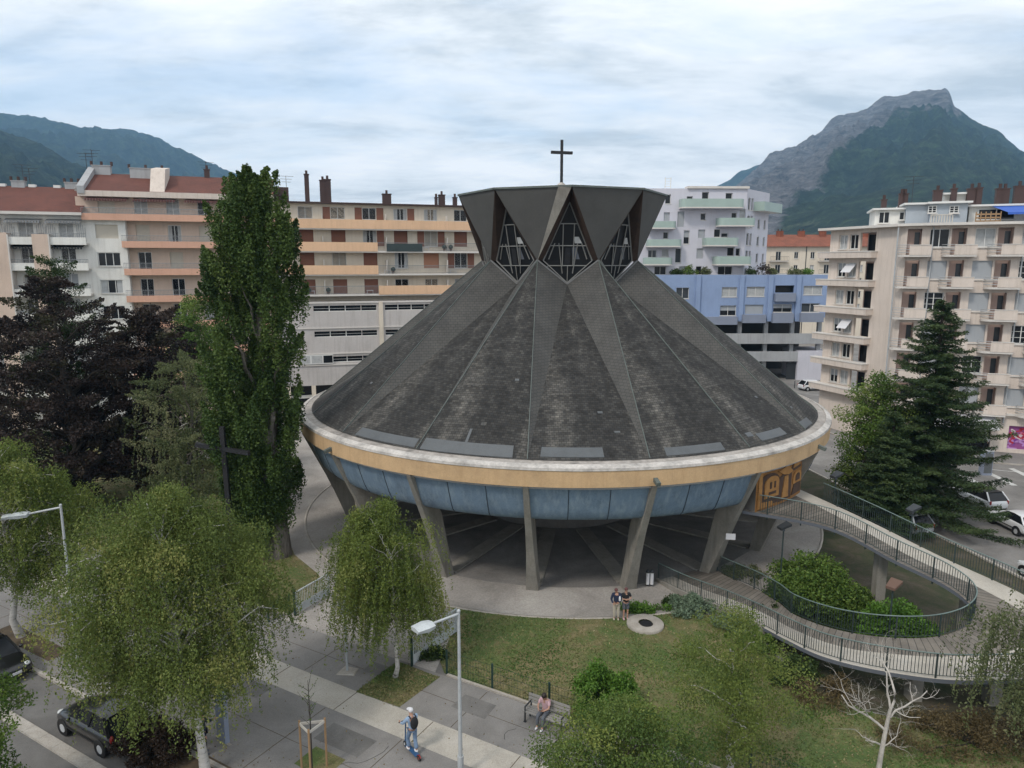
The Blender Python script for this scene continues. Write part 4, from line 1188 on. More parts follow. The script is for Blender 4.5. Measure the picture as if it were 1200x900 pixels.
r6 = MB(); r6.face([(-.5, -.8, e6), (U6 + .5, -.8, e6), (U6 + .5, 7, r6z), (-.5, 7, r6z)], M['roof_orange']); r6.face([(-.5, 7, r6z), (U6 + .5, 7, r6z), (U6 + .5, 15, e6), (-.5, 15, e6)], M['roof_orange']); ro6 = b6.part(r6, 'tiled_roof')
for c in range(7): chimney(ro6, 2.5 + c * 5, 6, r6z - .8, r6z + .7, 1.5, .7, M['roof_orange'], 2)
for c in range(4): s_ = MB(); u = 11.5 * c + .2; s_.box(u, u + .35, -.9, 7, e6 - .4, e6 + .2, M['dark_metal']) if c == 9 else s_.box(u - .1, u + .1, -.02, -.005, 0, e6, M['dark_metal']); b6.part(s_, 'downpipe')

# ---------------------------------------------------------------- pale pink corner block (right)
pk = Bld('corner_block', 'pale pink corner block with rounded balconies and rooftop flats on the right', (38.4, 70.4), R_(-20.5))
zc = pk.uz(1100, 264.5)[1]; UEK = 24.
z0k = pk.uz(1190, 488)[1]
def UK(px, py): return pk.uz(px, py)
wk = MB(); holes = []; fh = 3.08
wz = [pk.uz(1100, y)[1] for y in (289.5, 326.5, 363.5)]; fh = (wz[0] - wz[2]) / 2
zs = [wz[0] - fh * k for k in range(6)]
c_win = [UK(1101, 280)[0], UK(1154.5, 280)[0], UK(1203, 300)[0]]; dw = c_win[1] - c_win[0]; c_win = [c_win[0], c_win[1], c_win[1] + dw, c_win[1] + 2 * dw]
kinds_k = [['dark', 'curtain', 'curtain', 'dark'], ['shut_grey', 'shut_grey', 'bars', 'shut_grey'], ['bars', 'shut_grey', 'shut_grey', 'bars'], ['shut_grey', 'shut_grey', 'bars', 'dark'], ['shut_grey', 'bars', 'shut_grey', 'dark'], ['shut_grey', 'shut_grey', 'shut_grey', 'bars']]
lw = 1.5
for r, z in enumerate(zs):
    for c, u in enumerate(c_win):
        holes.append((u - .82, z, 1.65, 1.72, kinds_k[r][c]))
        if r or c != 1 or True: holes.append((u - 2.75, z - .75, 1.25, 2.5, 'loggia'))
wall_grid(wk, 0, UEK, 3.9, zc, [h for h in holes if h[4] != 'loggia'] + [h for h in holes if h[4] == 'loggia'], M['pale_pink'], 0, .25)
b_ = pk.part(wk, 'wall')
for h in holes:
    if h[4] == 'loggia':
        d = MB(); d.box(h[0], h[0] + h[2], .9, .95, h[1], h[1] + h[3], M['rose_panel'])
        d.box(h[0] - .003, h[0], .25, .9, h[1], h[1] + h[3], M['rose_panel']); d.box(h[0] + h[2], h[0] + h[2] + .003, .25, .9, h[1], h[1] + h[3], M['rose_panel']); d.box(h[0] + .75, h[0] + h[2] - .05, .86, .9, h[1] + .1, h[1] + 2.2, M['glass_mid']); d.obj('balcony_door', pk.o)
        s_ = MB(); z = h[1]; a, b = h[0] - .75, h[0] + 2.0
        # rounded balcony: slab, curved railing on the left, solid parapet on the right
        r = .8; P = [(a, 0)] + [(a + r - r * math.cos(t), -1.0 + r - r * math.sin(t)) for t in np.linspace(0, PI / 2, 5)] + [(b, -1.0), (b, 0)]
        s_.face([(p[0], p[1], z) for p in P], M['slab_white']); s_.face([(p[0], p[1], z - .18) for p in P], M['grey_conc'])
        for p, q in zip(P[:-1], P[1:]): s_.face([(p[0], p[1], z - .18), (q[0], q[1], z - .18), (q[0], q[1], z), (p[0], p[1], z)], M['slab_white'])
        s_.box(a + r + .1, b, -1.04, -.96, z, z + .9, M['pale_pink']); s_.box(a + r + .1, b, -1.08, -.92, z + .9, z + .97, M['slab_white']); s_.box(b - .08, b, -.96, 0, z, z + .9, M['pale_pink'])
        o = s_.obj('balcony', pk.o)
        rr_ = MB()
        for lv in (.25, .5, .75, .95): rr_.tube([(p[0], p[1] , z + lv) for p in P[:6]] + [(a + r + .1, -1.0, z + lv)], .03, M['galv'], 5)
        rr_.obj('curved_railing', o)
    else:
        put_window(pk.o, h[0], h[1], h[2], h[3], h[4], .2, 2)
        l = MB(); l.box(h[0] - .15, h[0] + h[2] + 1.2, -.12, -.003, h[1] - .14, h[1] - .04, M['slab_white']); pk.part(l, 'sill_band')
for r, z in enumerate(zs):
    for c, u in enumerate(c_win[:-1]):
        p = MB(); p.box(u + .95, u + dw - 2.75 - .05, -.02, -.003, z - .75, z + 1.75, M['rose_panel']); pk.part(p, 'render_panel')
for px, py in ((1050, 300), (1091, 300), (1192, 350)):
    u, _ = UK(px, py); d = MB(); d.tube([(u, -.12, 3.), (u, -.12, zc - .1)], .07, M['galv'], 6); pk.part(d, 'downpipe')
# ground floor
g0 = MB(); zband = pk.uz(1150, 488)[1]
gh = [(c_win[0] - 2.6, .1, 5.2, 3.0), (c_win[2] - 1.4, .15, 4.4, 2.9), (UEK - 4.5, .15, 3.5, 2.9)]
gu, gz = UK(1179.5, 526); gh[1] = (gu, max(gz, .2), 4.6, pk.uz(1185, 499)[1] - max(gz, .2))
cu, cz = UK(1128, 524); gh[0] = (UK(1085, 520)[0], .1, UK(1160, 520)[0] - UK(1085, 520)[0], 2.9)
wall_grid(g0, 0, UEK, 0, 3.9, gh, M['pale_pink'], 0, .4); pk.part(g0, 'ground_floor_wall')
l = MB(); l.box(0, UEK, -.35, -.003, 3.75, 3.95, M['slab_white']); pk.part(l, 'string_course')
gs = MB(); a, b, w_, h_ = gh[1]; gs.box(a, a + w_, .3, .38, b, b + h_, M['graffiti_base'])
gso = pk.part(gs, 'roller_shutter')
gr = random.Random(21)
for k in range(46):
    u = gr.uniform(a + .1, a + w_ - .8); z = gr.uniform(b + .1, b + h_ - .3); lowz = z < b + h_ * .42
    q = MB(); col = M['gr_violet' if False else 'graffiti_base']
    nm = gr.choice(('violet', 'lilac') if lowz else ('red', 'pink', 'white', 'red'))
    m_ = M.get('spray_' + nm)
    if not m_: m_ = M['spray_' + nm] = mat('spray_' + nm, {'violet': (.2, .05, .30), 'lilac': (.42, .22, .50), 'red': (.42, .02, .05), 'pink': (.55, .15, .28), 'white': (.6, .5, .52)}[nm], .7)
    P = [(u, z)]
    for j in range(4): P.append((min(a + w_ - .05, max(a + .05, P[-1][0] + gr.uniform(-.4, .55))), min(b + h_ - .05, max(b + .05, P[-1][1] + gr.uniform(-.3, .3)))))
    for p0_, p1_ in zip(P[:-1], P[1:]): q.bar((p0_[0], .293 - k * .0006, p0_[1]), (p1_[0], .293 - k * .0006, p1_[1]), .004, gr.uniform(.08, .2), m_, up=(0, 0, 1))
    if k == 0: acc_g = q
    else:
        for f_, mi_ in zip(q.f, q.mi): acc_g.add([q.v[i] for i in f_], [tuple(range(len(f_)))], q.mats[mi_])
acc_g.obj('spray_paint', gso)
dk = MB(); a, b, w_, h_ = gh[0]; dk.face([(a, .38, b), (a + w_, .38, b), (a + w_, .38, b + h_), (a, .38, b + h_)], M['glass']); dk.box(a + .3, a + 1.6, .3, .37, .3, 2.2, M['frame_white']); dk.box(a + w_ - 1.3, a + w_ - .2, .3, .37, 1.5, 2.3, M['frame_white']); pk.part(dk, 'shop_window')
a, b, w_, h_ = gh[2]; dk = MB(); dk.face([(a, .38, b), (a + w_, .38, b), (a + w_, .38, b + h_), (a, .38, b + h_)], M['glass']); pk.part(dk, 'shop_window')
aw = MB(); a, b, w_, h_ = gh[0]; aw.add([(a - .4, -.05, 3.6), (a + w_ + .2, -.05, 3.6), (a + w_ + .2, -1.9, 2.75), (a - .4, -1.9, 2.75), (a + w_ + .2, -1.9, 2.55), (a - .4, -1.9, 2.55), (a + w_ + .2, -.05, 3.5), (a - .4, -.05, 3.5)],
    [(0, 1, 2, 3), (3, 2, 4, 5), (5, 4, 6, 7)], M['white_cloth']); pk.part(aw, 'shop_awning')
# left face turning into the side street, with a curved corner
LAK = R_(108.)           # direction from the corner back into the street
n_side = 11.; cr_ = 1.2
Ls = Matrix.Rotation(R_(-84.5 + 180), 4, 'Z')
p_far = aty(972, 300, 79.5); p_far.z = 0
inv = Matrix.Rotation(-pk.a, 4, 'Z') @ Matrix.Translation(-pk.p0)
q_far = inv @ p_far; Ltot = math.hypot(q_far.x, q_far.y); side_ang = math.atan2(-q_far.y, -q_far.x)
mts = Matrix.Translation((q_far.x, q_far.y, 0)) @ Matrix.Rotation(side_ang, 4, 'Z')
def side_px(px, py):
    """photo point on the side face -> (u from far end, z)"""
    A = pk.p0 + (Matrix.Rotation(pk.a, 4, 'Z') @ Vector((q_far.x, q_far.y, 0))); D = (pk.p0 - A).normalized(); N = Vector((D.y, -D.x, 0))
    r = ray(px, py); k = A.dot(N) / r.dot(N); X = r * k; return (X - A).dot(D), CAM_H + X.z
wks = MB(); hs = []
szs = [side_px(990, y)[1] for y in (292, 324.5, 356.5, 389.5, 419)]; fs_ = (szs[0] - szs[4]) / 4
szs.append(szs[4] - fs_)
ua = [side_px(x, 300)[0] for x in (983, 993.5, 1007, 1025)]
for r, z in enumerate(szs):
    hs.append((ua[0] - .1 + .0, z, 1.15, 1.5, 'half' if r % 2 else 'curtain')); hs.append((ua[1] + .1, z, 1.15, 1.5, 'dark' if r % 2 == 0 else 'curtain')); hs.append((ua[2], z - .3, ua[3] - ua[2], 1.95, 'log'))
hs = [h for h in hs if h[0] + h[2] < Ltot - .1]
wall_grid(wks, 0, Ltot, 0, zc, hs, M['pale_pink'], 0, .25, mtx=mts); pk.part(wks, 'side_wall')
for h in hs:
    if h[4] == 'log':
        d = MB(); d.box(h[0], h[0] + h[2], 1.0, 1.05, h[1], h[1] + h[3], M['rose_panel'], mts); d.box(h[0] + .2, h[0] + h[2] * .8, .93, 1.0, h[1], h[1] + h[3] - .2, M['glass'], mts); d.obj('balcony_door', pk.o)
    else:
        p = mts @ Vector((h[0], .2, h[1])); put_window(pk.o, 0, 0, h[2], h[3], h[4], 0, 2, side_ang, (p.x, p.y, p.z))
for r, z in enumerate(szs):
    s_ = MB(); s_.box(-.8, ua[3] + .3, -.9, -.003, z - .95, z - .35, M['pale_pink'], mts); s_.box(-.85, ua[3] + .35, -.95, -.003, z - .35, z - .25, M['slab_white'], mts); pk.part(s_, 'curved_balcony')
    if r in (1, 3):
        fl2 = MB(); P = [mts @ Vector(p) for p in ((ua[1], -.08, z + 1.4), (ua[1] + 1.3, -.08, z + 1.4), (ua[1] + 1.3, -.9, z + .5), (ua[1], -.9, z + .5))]; fl2.face(P, M['white_cloth']); fl2.obj('raised_blind', pk.o)
body = MB(); far2 = q_far + Vector((math.cos(0) * 0, 12, 0))
ins = Vector((.6, .35, 0))
P = [Vector((.5, .4, 0)), Vector((UEK, .4, 0)), Vector((UEK, 13, 0)), Vector((q_far.x + 4, q_far.y + 8, 0)), q_far + Vector((.4, .1, 0))]
for z_, m_ in ((zc - .02, M['grey_conc']),): body.face([(p.x, p.y, z_) for p in P], m_)
body.box(1.2, UEK, 1.2, 13, 0, zc - .05, M['pale_pink']); pk.part(body, 'core')
cor = MB()
P = [mts @ Vector((-.9, -1.0, 0)), mts @ Vector((Ltot - .5, -.8, 0)), Vector((1.0, -.9, 0)), Vector((UEK, -.9, 0)), Vector((UEK, 1, 0)), Vector((1, 1, 0)), mts @ Vector((-.9, 1.2, 0))]
cor.face([(p.x, p.y, zc + .25) for p in P], M['slab_white']); cor.face([(p.x, p.y, zc) for p in P], M['slab_white'])
for i in range(len(P)): p, q = P[i], P[(i + 1) % len(P)]; cor.face([(p.x, p.y, zc), (q.x, q.y, zc), (q.x, q.y, zc + .25), (p.x, p.y, zc + .25)], M['slab_white'])
pk.part(cor, 'cornice')
# set-back rooftop flats
ph_ = MB(); zp = zc + 2.55
def PB(px0, px1, yback, ztop_px, m_, name, d_=5.):
    u0, _ = pk.uz(px0, 245, -yback); u1, _ = pk.uz(px1, 245, -yback); z = pk.uz((px0 + px1) / 2, ztop_px, -yback)[1]
    b = MB(); b.box(u0, u1, yback, yback + d_, zc + .25, z, m_); b.box(u0 - .3, u1 + .3, yback - .5, yback + d_, z, z + .18, M['frame_white']); return pk.part(b, name), u0, u1, z
M['zinc_wall'] = dirty('zinc_cladding', (.36, .40, .44), .1, 1., .6)
for a, b, y, t_, m_ in ((1026, 1062, 3.2, 246, 'white_render'), (1062, 1090, 2.6, 240, 'zinc_wall'), (1090, 1134, 2.2, 238.5, 'zinc_wall'), (1106, 1136, 6., 228, 'white_render'), (1136, 1260, 3.2, 241, 'white_render')):
    PB(a, b, y, t_, M[m_], 'rooftop_flat')
def pwin(px0, px1, y0, y1, yb, kind='dark'):
    u0, z0 = pk.uz(px0, y1, -yb); u1, z1 = pk.uz(px1, y0, -yb); put_window(pk.o, u0, max(z0, zc + .3), u1 - u0, z1 - max(z0, zc + .3), kind, yb - .03)
pwin(1029, 1043, 248, 262, 3.2); pwin(1053, 1066, 248, 258, 3.2); pwin(1087, 1098, 241, 250, 2.2, 'bars'); pwin(1112, 1124, 241, 250, 2.2, 'bars'); pwin(1145, 1190, 244, 258, 3.2)
tb = MB(); u0, _ = pk.uz(1090, 255, 0); u1, _ = pk.uz(1115, 255, 0)
tb.box(u0, u1, -.3, -.1, zc + .95, zc + 1.05, M['stake_pale']); [tb.box(lerp(u0, u1, i / 8), lerp(u0, u1, i / 8) + .09, -.28, -.15, zc + .3, zc + .95, M['stake_pale']) for i in range(9)]; pk.part(tb, 'terrace_balustrade')
ba = MB(); u0, z0 = pk.uz(1162, 241, -2.5); u1, z1 = pk.uz(1262, 241, -2.5); ba.add([(u0, 3.1, z0 + .05), (u1, 3.1, z0 + .05), (u1, .8, z0 - .75), (u0 + 1, .8, z0 - .75), (u1, .8, z0 - .95), (u0 + 1, .8, z0 - .95)], [(0, 1, 2, 3), (3, 2, 4, 5)], M['blue_tarp']); pk.part(ba, 'blue_awning')
tf = MB(); u0, _ = pk.uz(1143, 252, -1.5); u1, _ = pk.uz(1172, 252, -1.5)
for k in range(3): tf.box(u0, u1, 1.45, 1.5, zc + .35 + k * .32, zc + .5 + k * .32, M['stake'])
for k in range(6): x = lerp(u0, u1, k / 5); tf.box(x, x + .08, 1.38, 1.448, zc + .25, zc + 1.3, M['stake'])
pk.part(tf, 'terrace_fence')
for px, t_, w_ in ((1036, 235, .5), (1057, 228, .55), (1061, 228, .5), (1099, 224, .8), (1118, 222, .5), (1139, 222, .8), (1147, 221, .6), (1172, 222, .7), (1178, 222, .7), (1195, 219, .9)):
    u, z = pk.uz(px, t_, -5.5); chimney(pk.o, u, 5.5, zc + 1.5, z, w_, .6, M['brown_metal'], 1)
u, z = pk.uz(1071, 207, -5); antenna(pk.o, u, 5, zp, z - zp)
# ================================================================ MOUNTAINS
def fbm(x, y, z, o=6, h=.9):
    return noise.fractal(Vector((x, y, z)), h, 2.1, o)
def mountain(name, sil, R, R0, m, az_pad=(0, 0), seed=0., amp=1., expo=1.25, n_az=260, n_r=70, back=1.35, cliff=0., bare=((600, 1.02),)):
    """terrain in polar layout round the valley; sil = skyline points of the photo"""
    pts = []
    for px, py in sil:
        r = ray(px, py); pts.append((math.atan2(r.x, r.y), r.z / math.hypot(r.x, r.y)))
    A0, A1 = pts[0][0], pts[-1][0]
    def sk(a):
        for (a0, e0), (a1, e1) in zip(pts[:-1], pts[1:]):
            if a0 <= a <= a1: return lerp(e0, e1, (a - a0) / (a1 - a0))
        return pts[0][1] if a < A0 else pts[-1][1]
    V = []; F = []; RK = []
    bz = [(math.atan2(ray(px, 170).x, ray(px, 170).y), T) for px, T in bare]
    def btop(a):
        for (a0, e0), (a1, e1) in zip(bz[:-1], bz[1:]):
            if a0 <= a <= a1: return lerp(e0, e1, (a - a0) / (a1 - a0))
        return bz[0][1] if a < bz[0][0] else bz[-1][1]
    for i in range(n_az + 1):
        a = lerp(A0, A1, i / n_az); zr = CAM_H + sk(a) * R
        for j in range(n_r + 1):
            t = j / n_r * back
            r = R0 + (R - R0) * t
            if t <= 1:
                s = t ** expo
                if cliff and t > .86: s = (.86 ** expo) * .93 + (1 - (.86 ** expo) * .93) * ((t - .86) / .14) ** .7
                elif cliff: s = t ** expo * .93
            else: s = 1 - (t - 1) ** 1.1 * .8
            x, y = r * math.sin(a), r * math.cos(a); RK.append(max(-1, min(1, (min(t, 1) - btop(a)) * 5)))
            k = 1 / (R * .16)
            rg = 1 - abs(fbm(x * k + seed, y * k, seed, 7, .75)) * 1.6
            nse = (rg - .55) * amp * R * .085 * min(1., t * 2.) * max(0., 1 - max(0., t - .8) * 4.5) + fbm(x * k * 9, y * k * 9, seed + 3, 5) * R * .0034 * t
            V.append((x, y, zr * s + nse * min(1, s * 2) - 3))
    W = n_r + 1
    for i in range(n_az):
        for j in range(n_r): F.append((i * W + j, i * W + j + 1, (i + 1) * W + j + 1, (i + 1) * W + j))
    mb = MB(); mb.add(V, [f[::-1] for f in F], m, True); o = mb.obj(name, None, recalc=False); at_ = o.data.attributes.new('bare_rock', 'FLOAT', 'POINT'); at_.data.foreach_set('value', RK); return struct(o)
def rock_forest(name, forest, rock, lo, hi, side=None):
    m = mat(name, forest, .95, 0, .1); t = NT(m); v = t.coord('Object')
    geo = t.n('ShaderNodeNewGeometry'); sep = t.n('ShaderNodeSeparateXYZ'); t.l(geo.outputs['Normal'], sep.inputs[0])
    pos = t.n('ShaderNodeSeparateXYZ'); t.l(v, pos.inputs[0])
    n1 = t.noise(v, .006, 8, .7, .5); n2 = t.noise(v, .03, 8, .75); n3 = t.noise(v, .0022, 4, .5)
    # rock mask rises with height, shifted sideways along the escarpment
    h = t.math('MULTIPLY', pos.outputs[2], 1.)
    if side:
        h = t.math('ADD', h, t.math('MULTIPLY', t.math('SUBTRACT', side[0], pos.outputs[0]), side[1]))
    k = t.n('ShaderNodeMapRange'); k.inputs['From Min'].default_value = lo; k.inputs['From Max'].default_value = hi; t.l(h, k.inputs['Value'])
    k2 = t.n('ShaderNodeMapRange'); k2.inputs['From Min'].default_value = 60; k2.inputs['From Max'].default_value = 170; t.l(pos.outputs[2], k2.inputs['Value'])
    kk = t.math('ADD', t.math('MINIMUM', k.outputs[0], k2.outputs[0]), t.math('MULTIPLY', t.math('SUBTRACT', n1, .5), 1.1))
    st_k = t.math('ADD', kk, t.math('MULTIPLY', t.math('SUBTRACT', .62, sep.outputs[2]), .7))
    ak = t.n('ShaderNodeAttribute', attribute_name='bare_rock'); st_k = t.math('ADD', t.math('ADD', t.math('MULTIPLY', ak.outputs['Fac'], .55), t.math('MULTIPLY', t.math('SUBTRACT', n1, .5), 1.3)), .5)
    msk = t.ramp(st_k, [(.46, (0, 0, 0)), (.60, (1, 1, 1))])
    fc = t.ramp(n2, [(.36, tuple(x * .35 for x in forest)), (.52, forest), (.66, tuple(x * 2.3 for x in forest))])
    mead = t.ramp(t.noise(v, .009, 6, .7), [(.60, (0, 0, 0)), (.66, (1, 1, 1))])
    hm = t.n('ShaderNodeMapRange'); hm.inputs['From Min'].default_value = 330; hm.inputs['From Max'].default_value = 120; t.l(pos.outputs[2], hm.inputs['Value'])
    fc = t.mix(t.ramp(t.noise(v, .014, 9, .85), [(.66, (0, 0, 0)), (.70, (1, 1, 1))]), fc, tuple(x * .9 for x in rock))
    fc = t.mix(t.math('MULTIPLY', mead, hm.outputs[0]), fc, (.10, .12, .06))
    rv = t.coord('Object', (1, 1, 3.5)); rn = t.noise(rv, .018, 9, .8, .8)
    rc = t.ramp(rn, [(.36, tuple(x * .22 for x in rock)), (.47, tuple(x * .6 for x in rock)), (.58, rock), (.7, tuple(min(1, x * 1.7) for x in rock))])
    t.base(t.mix(msk, fc, rc)); t.bump(n2, 1., 30.); return m
M['peak'] = rock_forest('limestone_and_forest', (.032, .050, .022), (.25, .235, .235), 330, 470, (1190, 1.2))
M['hill'] = rock_forest('forest_slope', (.03, .045, .022), (.18, .17, .16), 900, 1300)
right = [(560, 300), (700, 296), (800, 250), (845, 232), (870, 212), (888, 196), (905, 180), (930, 171), (950, 160), (966, 149), (983, 133), (998, 131), (1016, 127), (1026, 118), (1038, 112), (1060, 109), (1076, 106), (1090, 104), (1108, 104),
         (1113, 111), (1119, 127), (1135, 138), (1150, 145), (1168, 152), (1185, 166), (1200, 177), (1260, 205), (1340, 215), (1450, 190), (1560, 180), (1700, 230)]
mountain('mountain', right, 3000, 700, M['peak'], seed=4., amp=.5, expo=1.2, n_az=420, n_r=110, cliff=1, bare=((860, .3), (900, .19), (960, .45), (1040, .76), (1100, .83), (1118, .89), (1128, 1.05), (1150, 1.12), (1300, 1.2)))
mountain('far_mountain', [(700, 300), (780, 262), (830, 222), (850, 214), (870, 200), (890, 191), (905, 190), (930, 200), (1000, 240), (1100, 300)], 4300, 3700, M['hill'], seed=9., amp=.4, n_az=90, n_r=30)
mountain('hill_ridge', [(-700, 160), (-400, 140), (-150, 150), (-60, 128), (0, 133), (40, 137), (90, 147), (120, 150), (150, 152), (180, 160), (210, 176), (245, 192), (275, 206), (310, 226), (350, 250), (420, 300)], 4200, 1400, M['hill'], back=1.12, seed=14., amp=.5, n_az=240, n_r=70)
mountain('near_hill', [(-500, 200), (-200, 150), (-60, 140), (0, 150), (30, 160), (60, 176), (100, 198), (150, 216), (220, 250), (300, 300)], 2100, 800, M['hill'], seed=22., amp=.5, n_az=150, n_r=50)

# ---------------------------------------------------------------- air
hz = bpy.data.materials.new('air'); hz.use_nodes = True; nt_ = hz.node_tree
nt_.nodes.remove(nt_.nodes['Principled BSDF']); pv = nt_.nodes.new('ShaderNodeVolumePrincipled')
pv.inputs['Density'].default_value = .00015; pv.inputs['Color'].default_value = (.34, .64, 1., 1); pv.inputs['Anisotropy'].default_value = .1
nt_.links.new(pv.outputs[0], nt_.nodes['Material Output'].inputs['Volume'])
hb = MB(); hb.box(-5000, 5000, -1500, 5000, -8, 1050, hz); ho = hb.obj('haze'); ho['kind'] = 'stuff'; ho['label'] = 'thin blue haze over the valley'
# ================================================================ FOLIAGE
L = {}
L['poplar'] = leafmat('poplar_leaf', [(0.0286, 0.0558, 0.0142), (0.0506, 0.0896, 0.0200), (0.0803, 0.1280, 0.0283), (0.1172, 0.1637, 0.0399)])
L['birch_mid'] = leafmat('fresh_birch_leaf', [(0.0594, 0.0936, 0.0190), (0.1010, 0.1432, 0.0294), (0.1544, 0.1983, 0.0432), (0.2257, 0.2424, 0.0691)], .3)
L['copper'] = leafmat('copper_beech_leaf', [(0.0137, 0.0101, 0.0099), (0.0274, 0.0192, 0.0168), (0.0479, 0.0323, 0.0268), (0.0410, 0.0454, 0.0168)], .12)
L['green_dark'] = leafmat('dark_green_leaf', [(0.0202, 0.0397, 0.0121), (0.0368, 0.0650, 0.0173), (0.0665, 0.1013, 0.0242)])
L['green'] = leafmat('green_leaf', [(0.0416, 0.0815, 0.0138), (0.0725, 0.1333, 0.0233), (0.1200, 0.1862, 0.0354), (0.1770, 0.2302, 0.0527)])
L['bright'] = leafmat('bright_green_leaf', [(0.0463, 0.1080, 0.0156), (0.0855, 0.1796, 0.0251), (0.1390, 0.2435, 0.0397)])
L['birch'] = leafmat('birch_leaf', [(0.0649, 0.0969, 0.0228), (0.1129, 0.1542, 0.0361), (0.1673, 0.2093, 0.0523), (0.2509, 0.2479, 0.0760)], .3)
L['birch_dark'] = leafmat('weeping_birch_leaf', [(0.0475, 0.0892, 0.0216), (0.0832, 0.1333, 0.0294), (0.1378, 0.1884, 0.0432), (0.2400, 0.2732, 0.0674)], .3)
L['olive'] = leafmat('olive_leaf', [(0.0599, 0.0822, 0.0320), (0.1018, 0.1264, 0.0517), (0.1557, 0.1770, 0.0805), (0.2395, 0.2403, 0.1264)], .3)
L['fir'] = leafmat('fir_needle', [(0.0154, 0.0319, 0.0121), (0.0261, 0.0496, 0.0164), (0.0451, 0.0738, 0.0251), (0.0665, 0.0969, 0.0302)], .08)
L['grey'] = leafmat('grey_leaf', [(0.0800, 0.1185, 0.0716), (0.1467, 0.2044, 0.1313), (0.2267, 0.2988, 0.2029)], .15)
L['dry'] = leafmat('dry_brush', [(0.0624, 0.0440, 0.0216), (0.1123, 0.0847, 0.0389), (0.1746, 0.1319, 0.0605)], .1)
L['burgundy'] = leafmat('burgundy_leaf', [(0.0164, 0.0121, 0.0092), (0.0339, 0.0206, 0.0147), (0.0534, 0.0351, 0.0193)], .1)

def leaf_mesh(name, P, size, m, parent, var=.35, droop=0., rng=RNG, aspect=.55, tint=None, elong=None):
    P = np.asarray(P, dtype=np.float64); n = len(P)
    a = rng.normal(size=(n, 3))
    if elong is not None: a = a * .5 + elong * 1.2
    if droop: a[:, 2] -= droop * 1.5
    a /= np.linalg.norm(a, axis=1)[:, None] + 1e-9
    b = rng.normal(size=(n, 3)); b -= a * (a * b).sum(1)[:, None]; b /= np.linalg.norm(b, axis=1)[:, None] + 1e-9
    s = size * (1 + var * rng.uniform(-1, 1, size=n))[:, None]
    a *= s * .5; b *= s * .5 * aspect
    V = np.empty((n, 4, 3)); V[:, 0] = P - a; V[:, 1] = P + b; V[:, 2] = P + a; V[:, 3] = P - b
    me = bpy.data.meshes.new(name)
    me.vertices.add(n * 4); me.vertices.foreach_set('co', V.reshape(-1).astype(np.float32))
    me.loops.add(n * 4); me.loops.foreach_set('vertex_index', np.arange(n * 4, dtype=np.int32))
    me.polygons.add(n); me.polygons.foreach_set('loop_start', np.arange(0, n * 4, 4, dtype=np.int32))
    me.polygons.foreach_set('loop_total', np.full(n, 4, dtype=np.int32))
    me.materials.append(m)
    at_ = me.attributes.new('tint', 'FLOAT', 'POINT')
    if tint is None: tint = rng.uniform(0, 1, n)
    tint = np.clip(tint + rng.normal(0, .09, n), 0, 1)
    at_.data.foreach_set('value', np.repeat(tint, 4).astype(np.float32))
    me.update(calc_edges=True)
    return link(name, me, parent)

def crown_points(rng, centers, radii, n_per, flat=.8, ctint=None, spray=None):
    """gaussian-ish tufts round each clump centre, denser near the tuft surface"""
    out = []; tn = []
    for i, (c, r) in enumerate(zip(centers, radii)):
        k = int(n_per * (r / np.mean(radii)) ** 2)
        d = rng.normal(size=(k, 3)); d /= np.linalg.norm(d, axis=1)[:, None]
        q = d * (r * rng.uniform(.25, 1., size=k) ** .6 * rng.uniform(.8, 1.15, size=k))[:, None]; q[:, 2] *= flat
        if spray is not None:
            e = spray(c, rng); L_ = r * 1.5; u = rng.uniform(-.5, 1., size=k)[:, None]
            q = q * (.62 * (1.15 - np.clip(u, 0, 1))) + e * u * L_
        out.append(c + q); tn.append(np.full(k, (ctint[i] if ctint is not None else rng.uniform(.15, .85))))
    return np.concatenate(out), np.concatenate(tn)

def limb(mb, p0, p1, r0, r1, m, rng, sag=0., n=5, wob=.12, sides=5):
    p0, p1 = np.array(p0), np.array(p1); L_ = np.linalg.norm(p1 - p0); P = []; R = []
    for i in range(n + 1):
        t = i / n; q = p0 * (1 - t) + p1 * t
        q = q + np.array([0, 0, 1]) * (math.sin(t * PI) * sag * L_)
        if 0 < i < n: q = q + rng.normal(size=3) * wob * L_ * .25
        P.append(q); R.append(lerp(r0, r1, t))
    mb.tube(P, R, m, sides, caps=False); return P

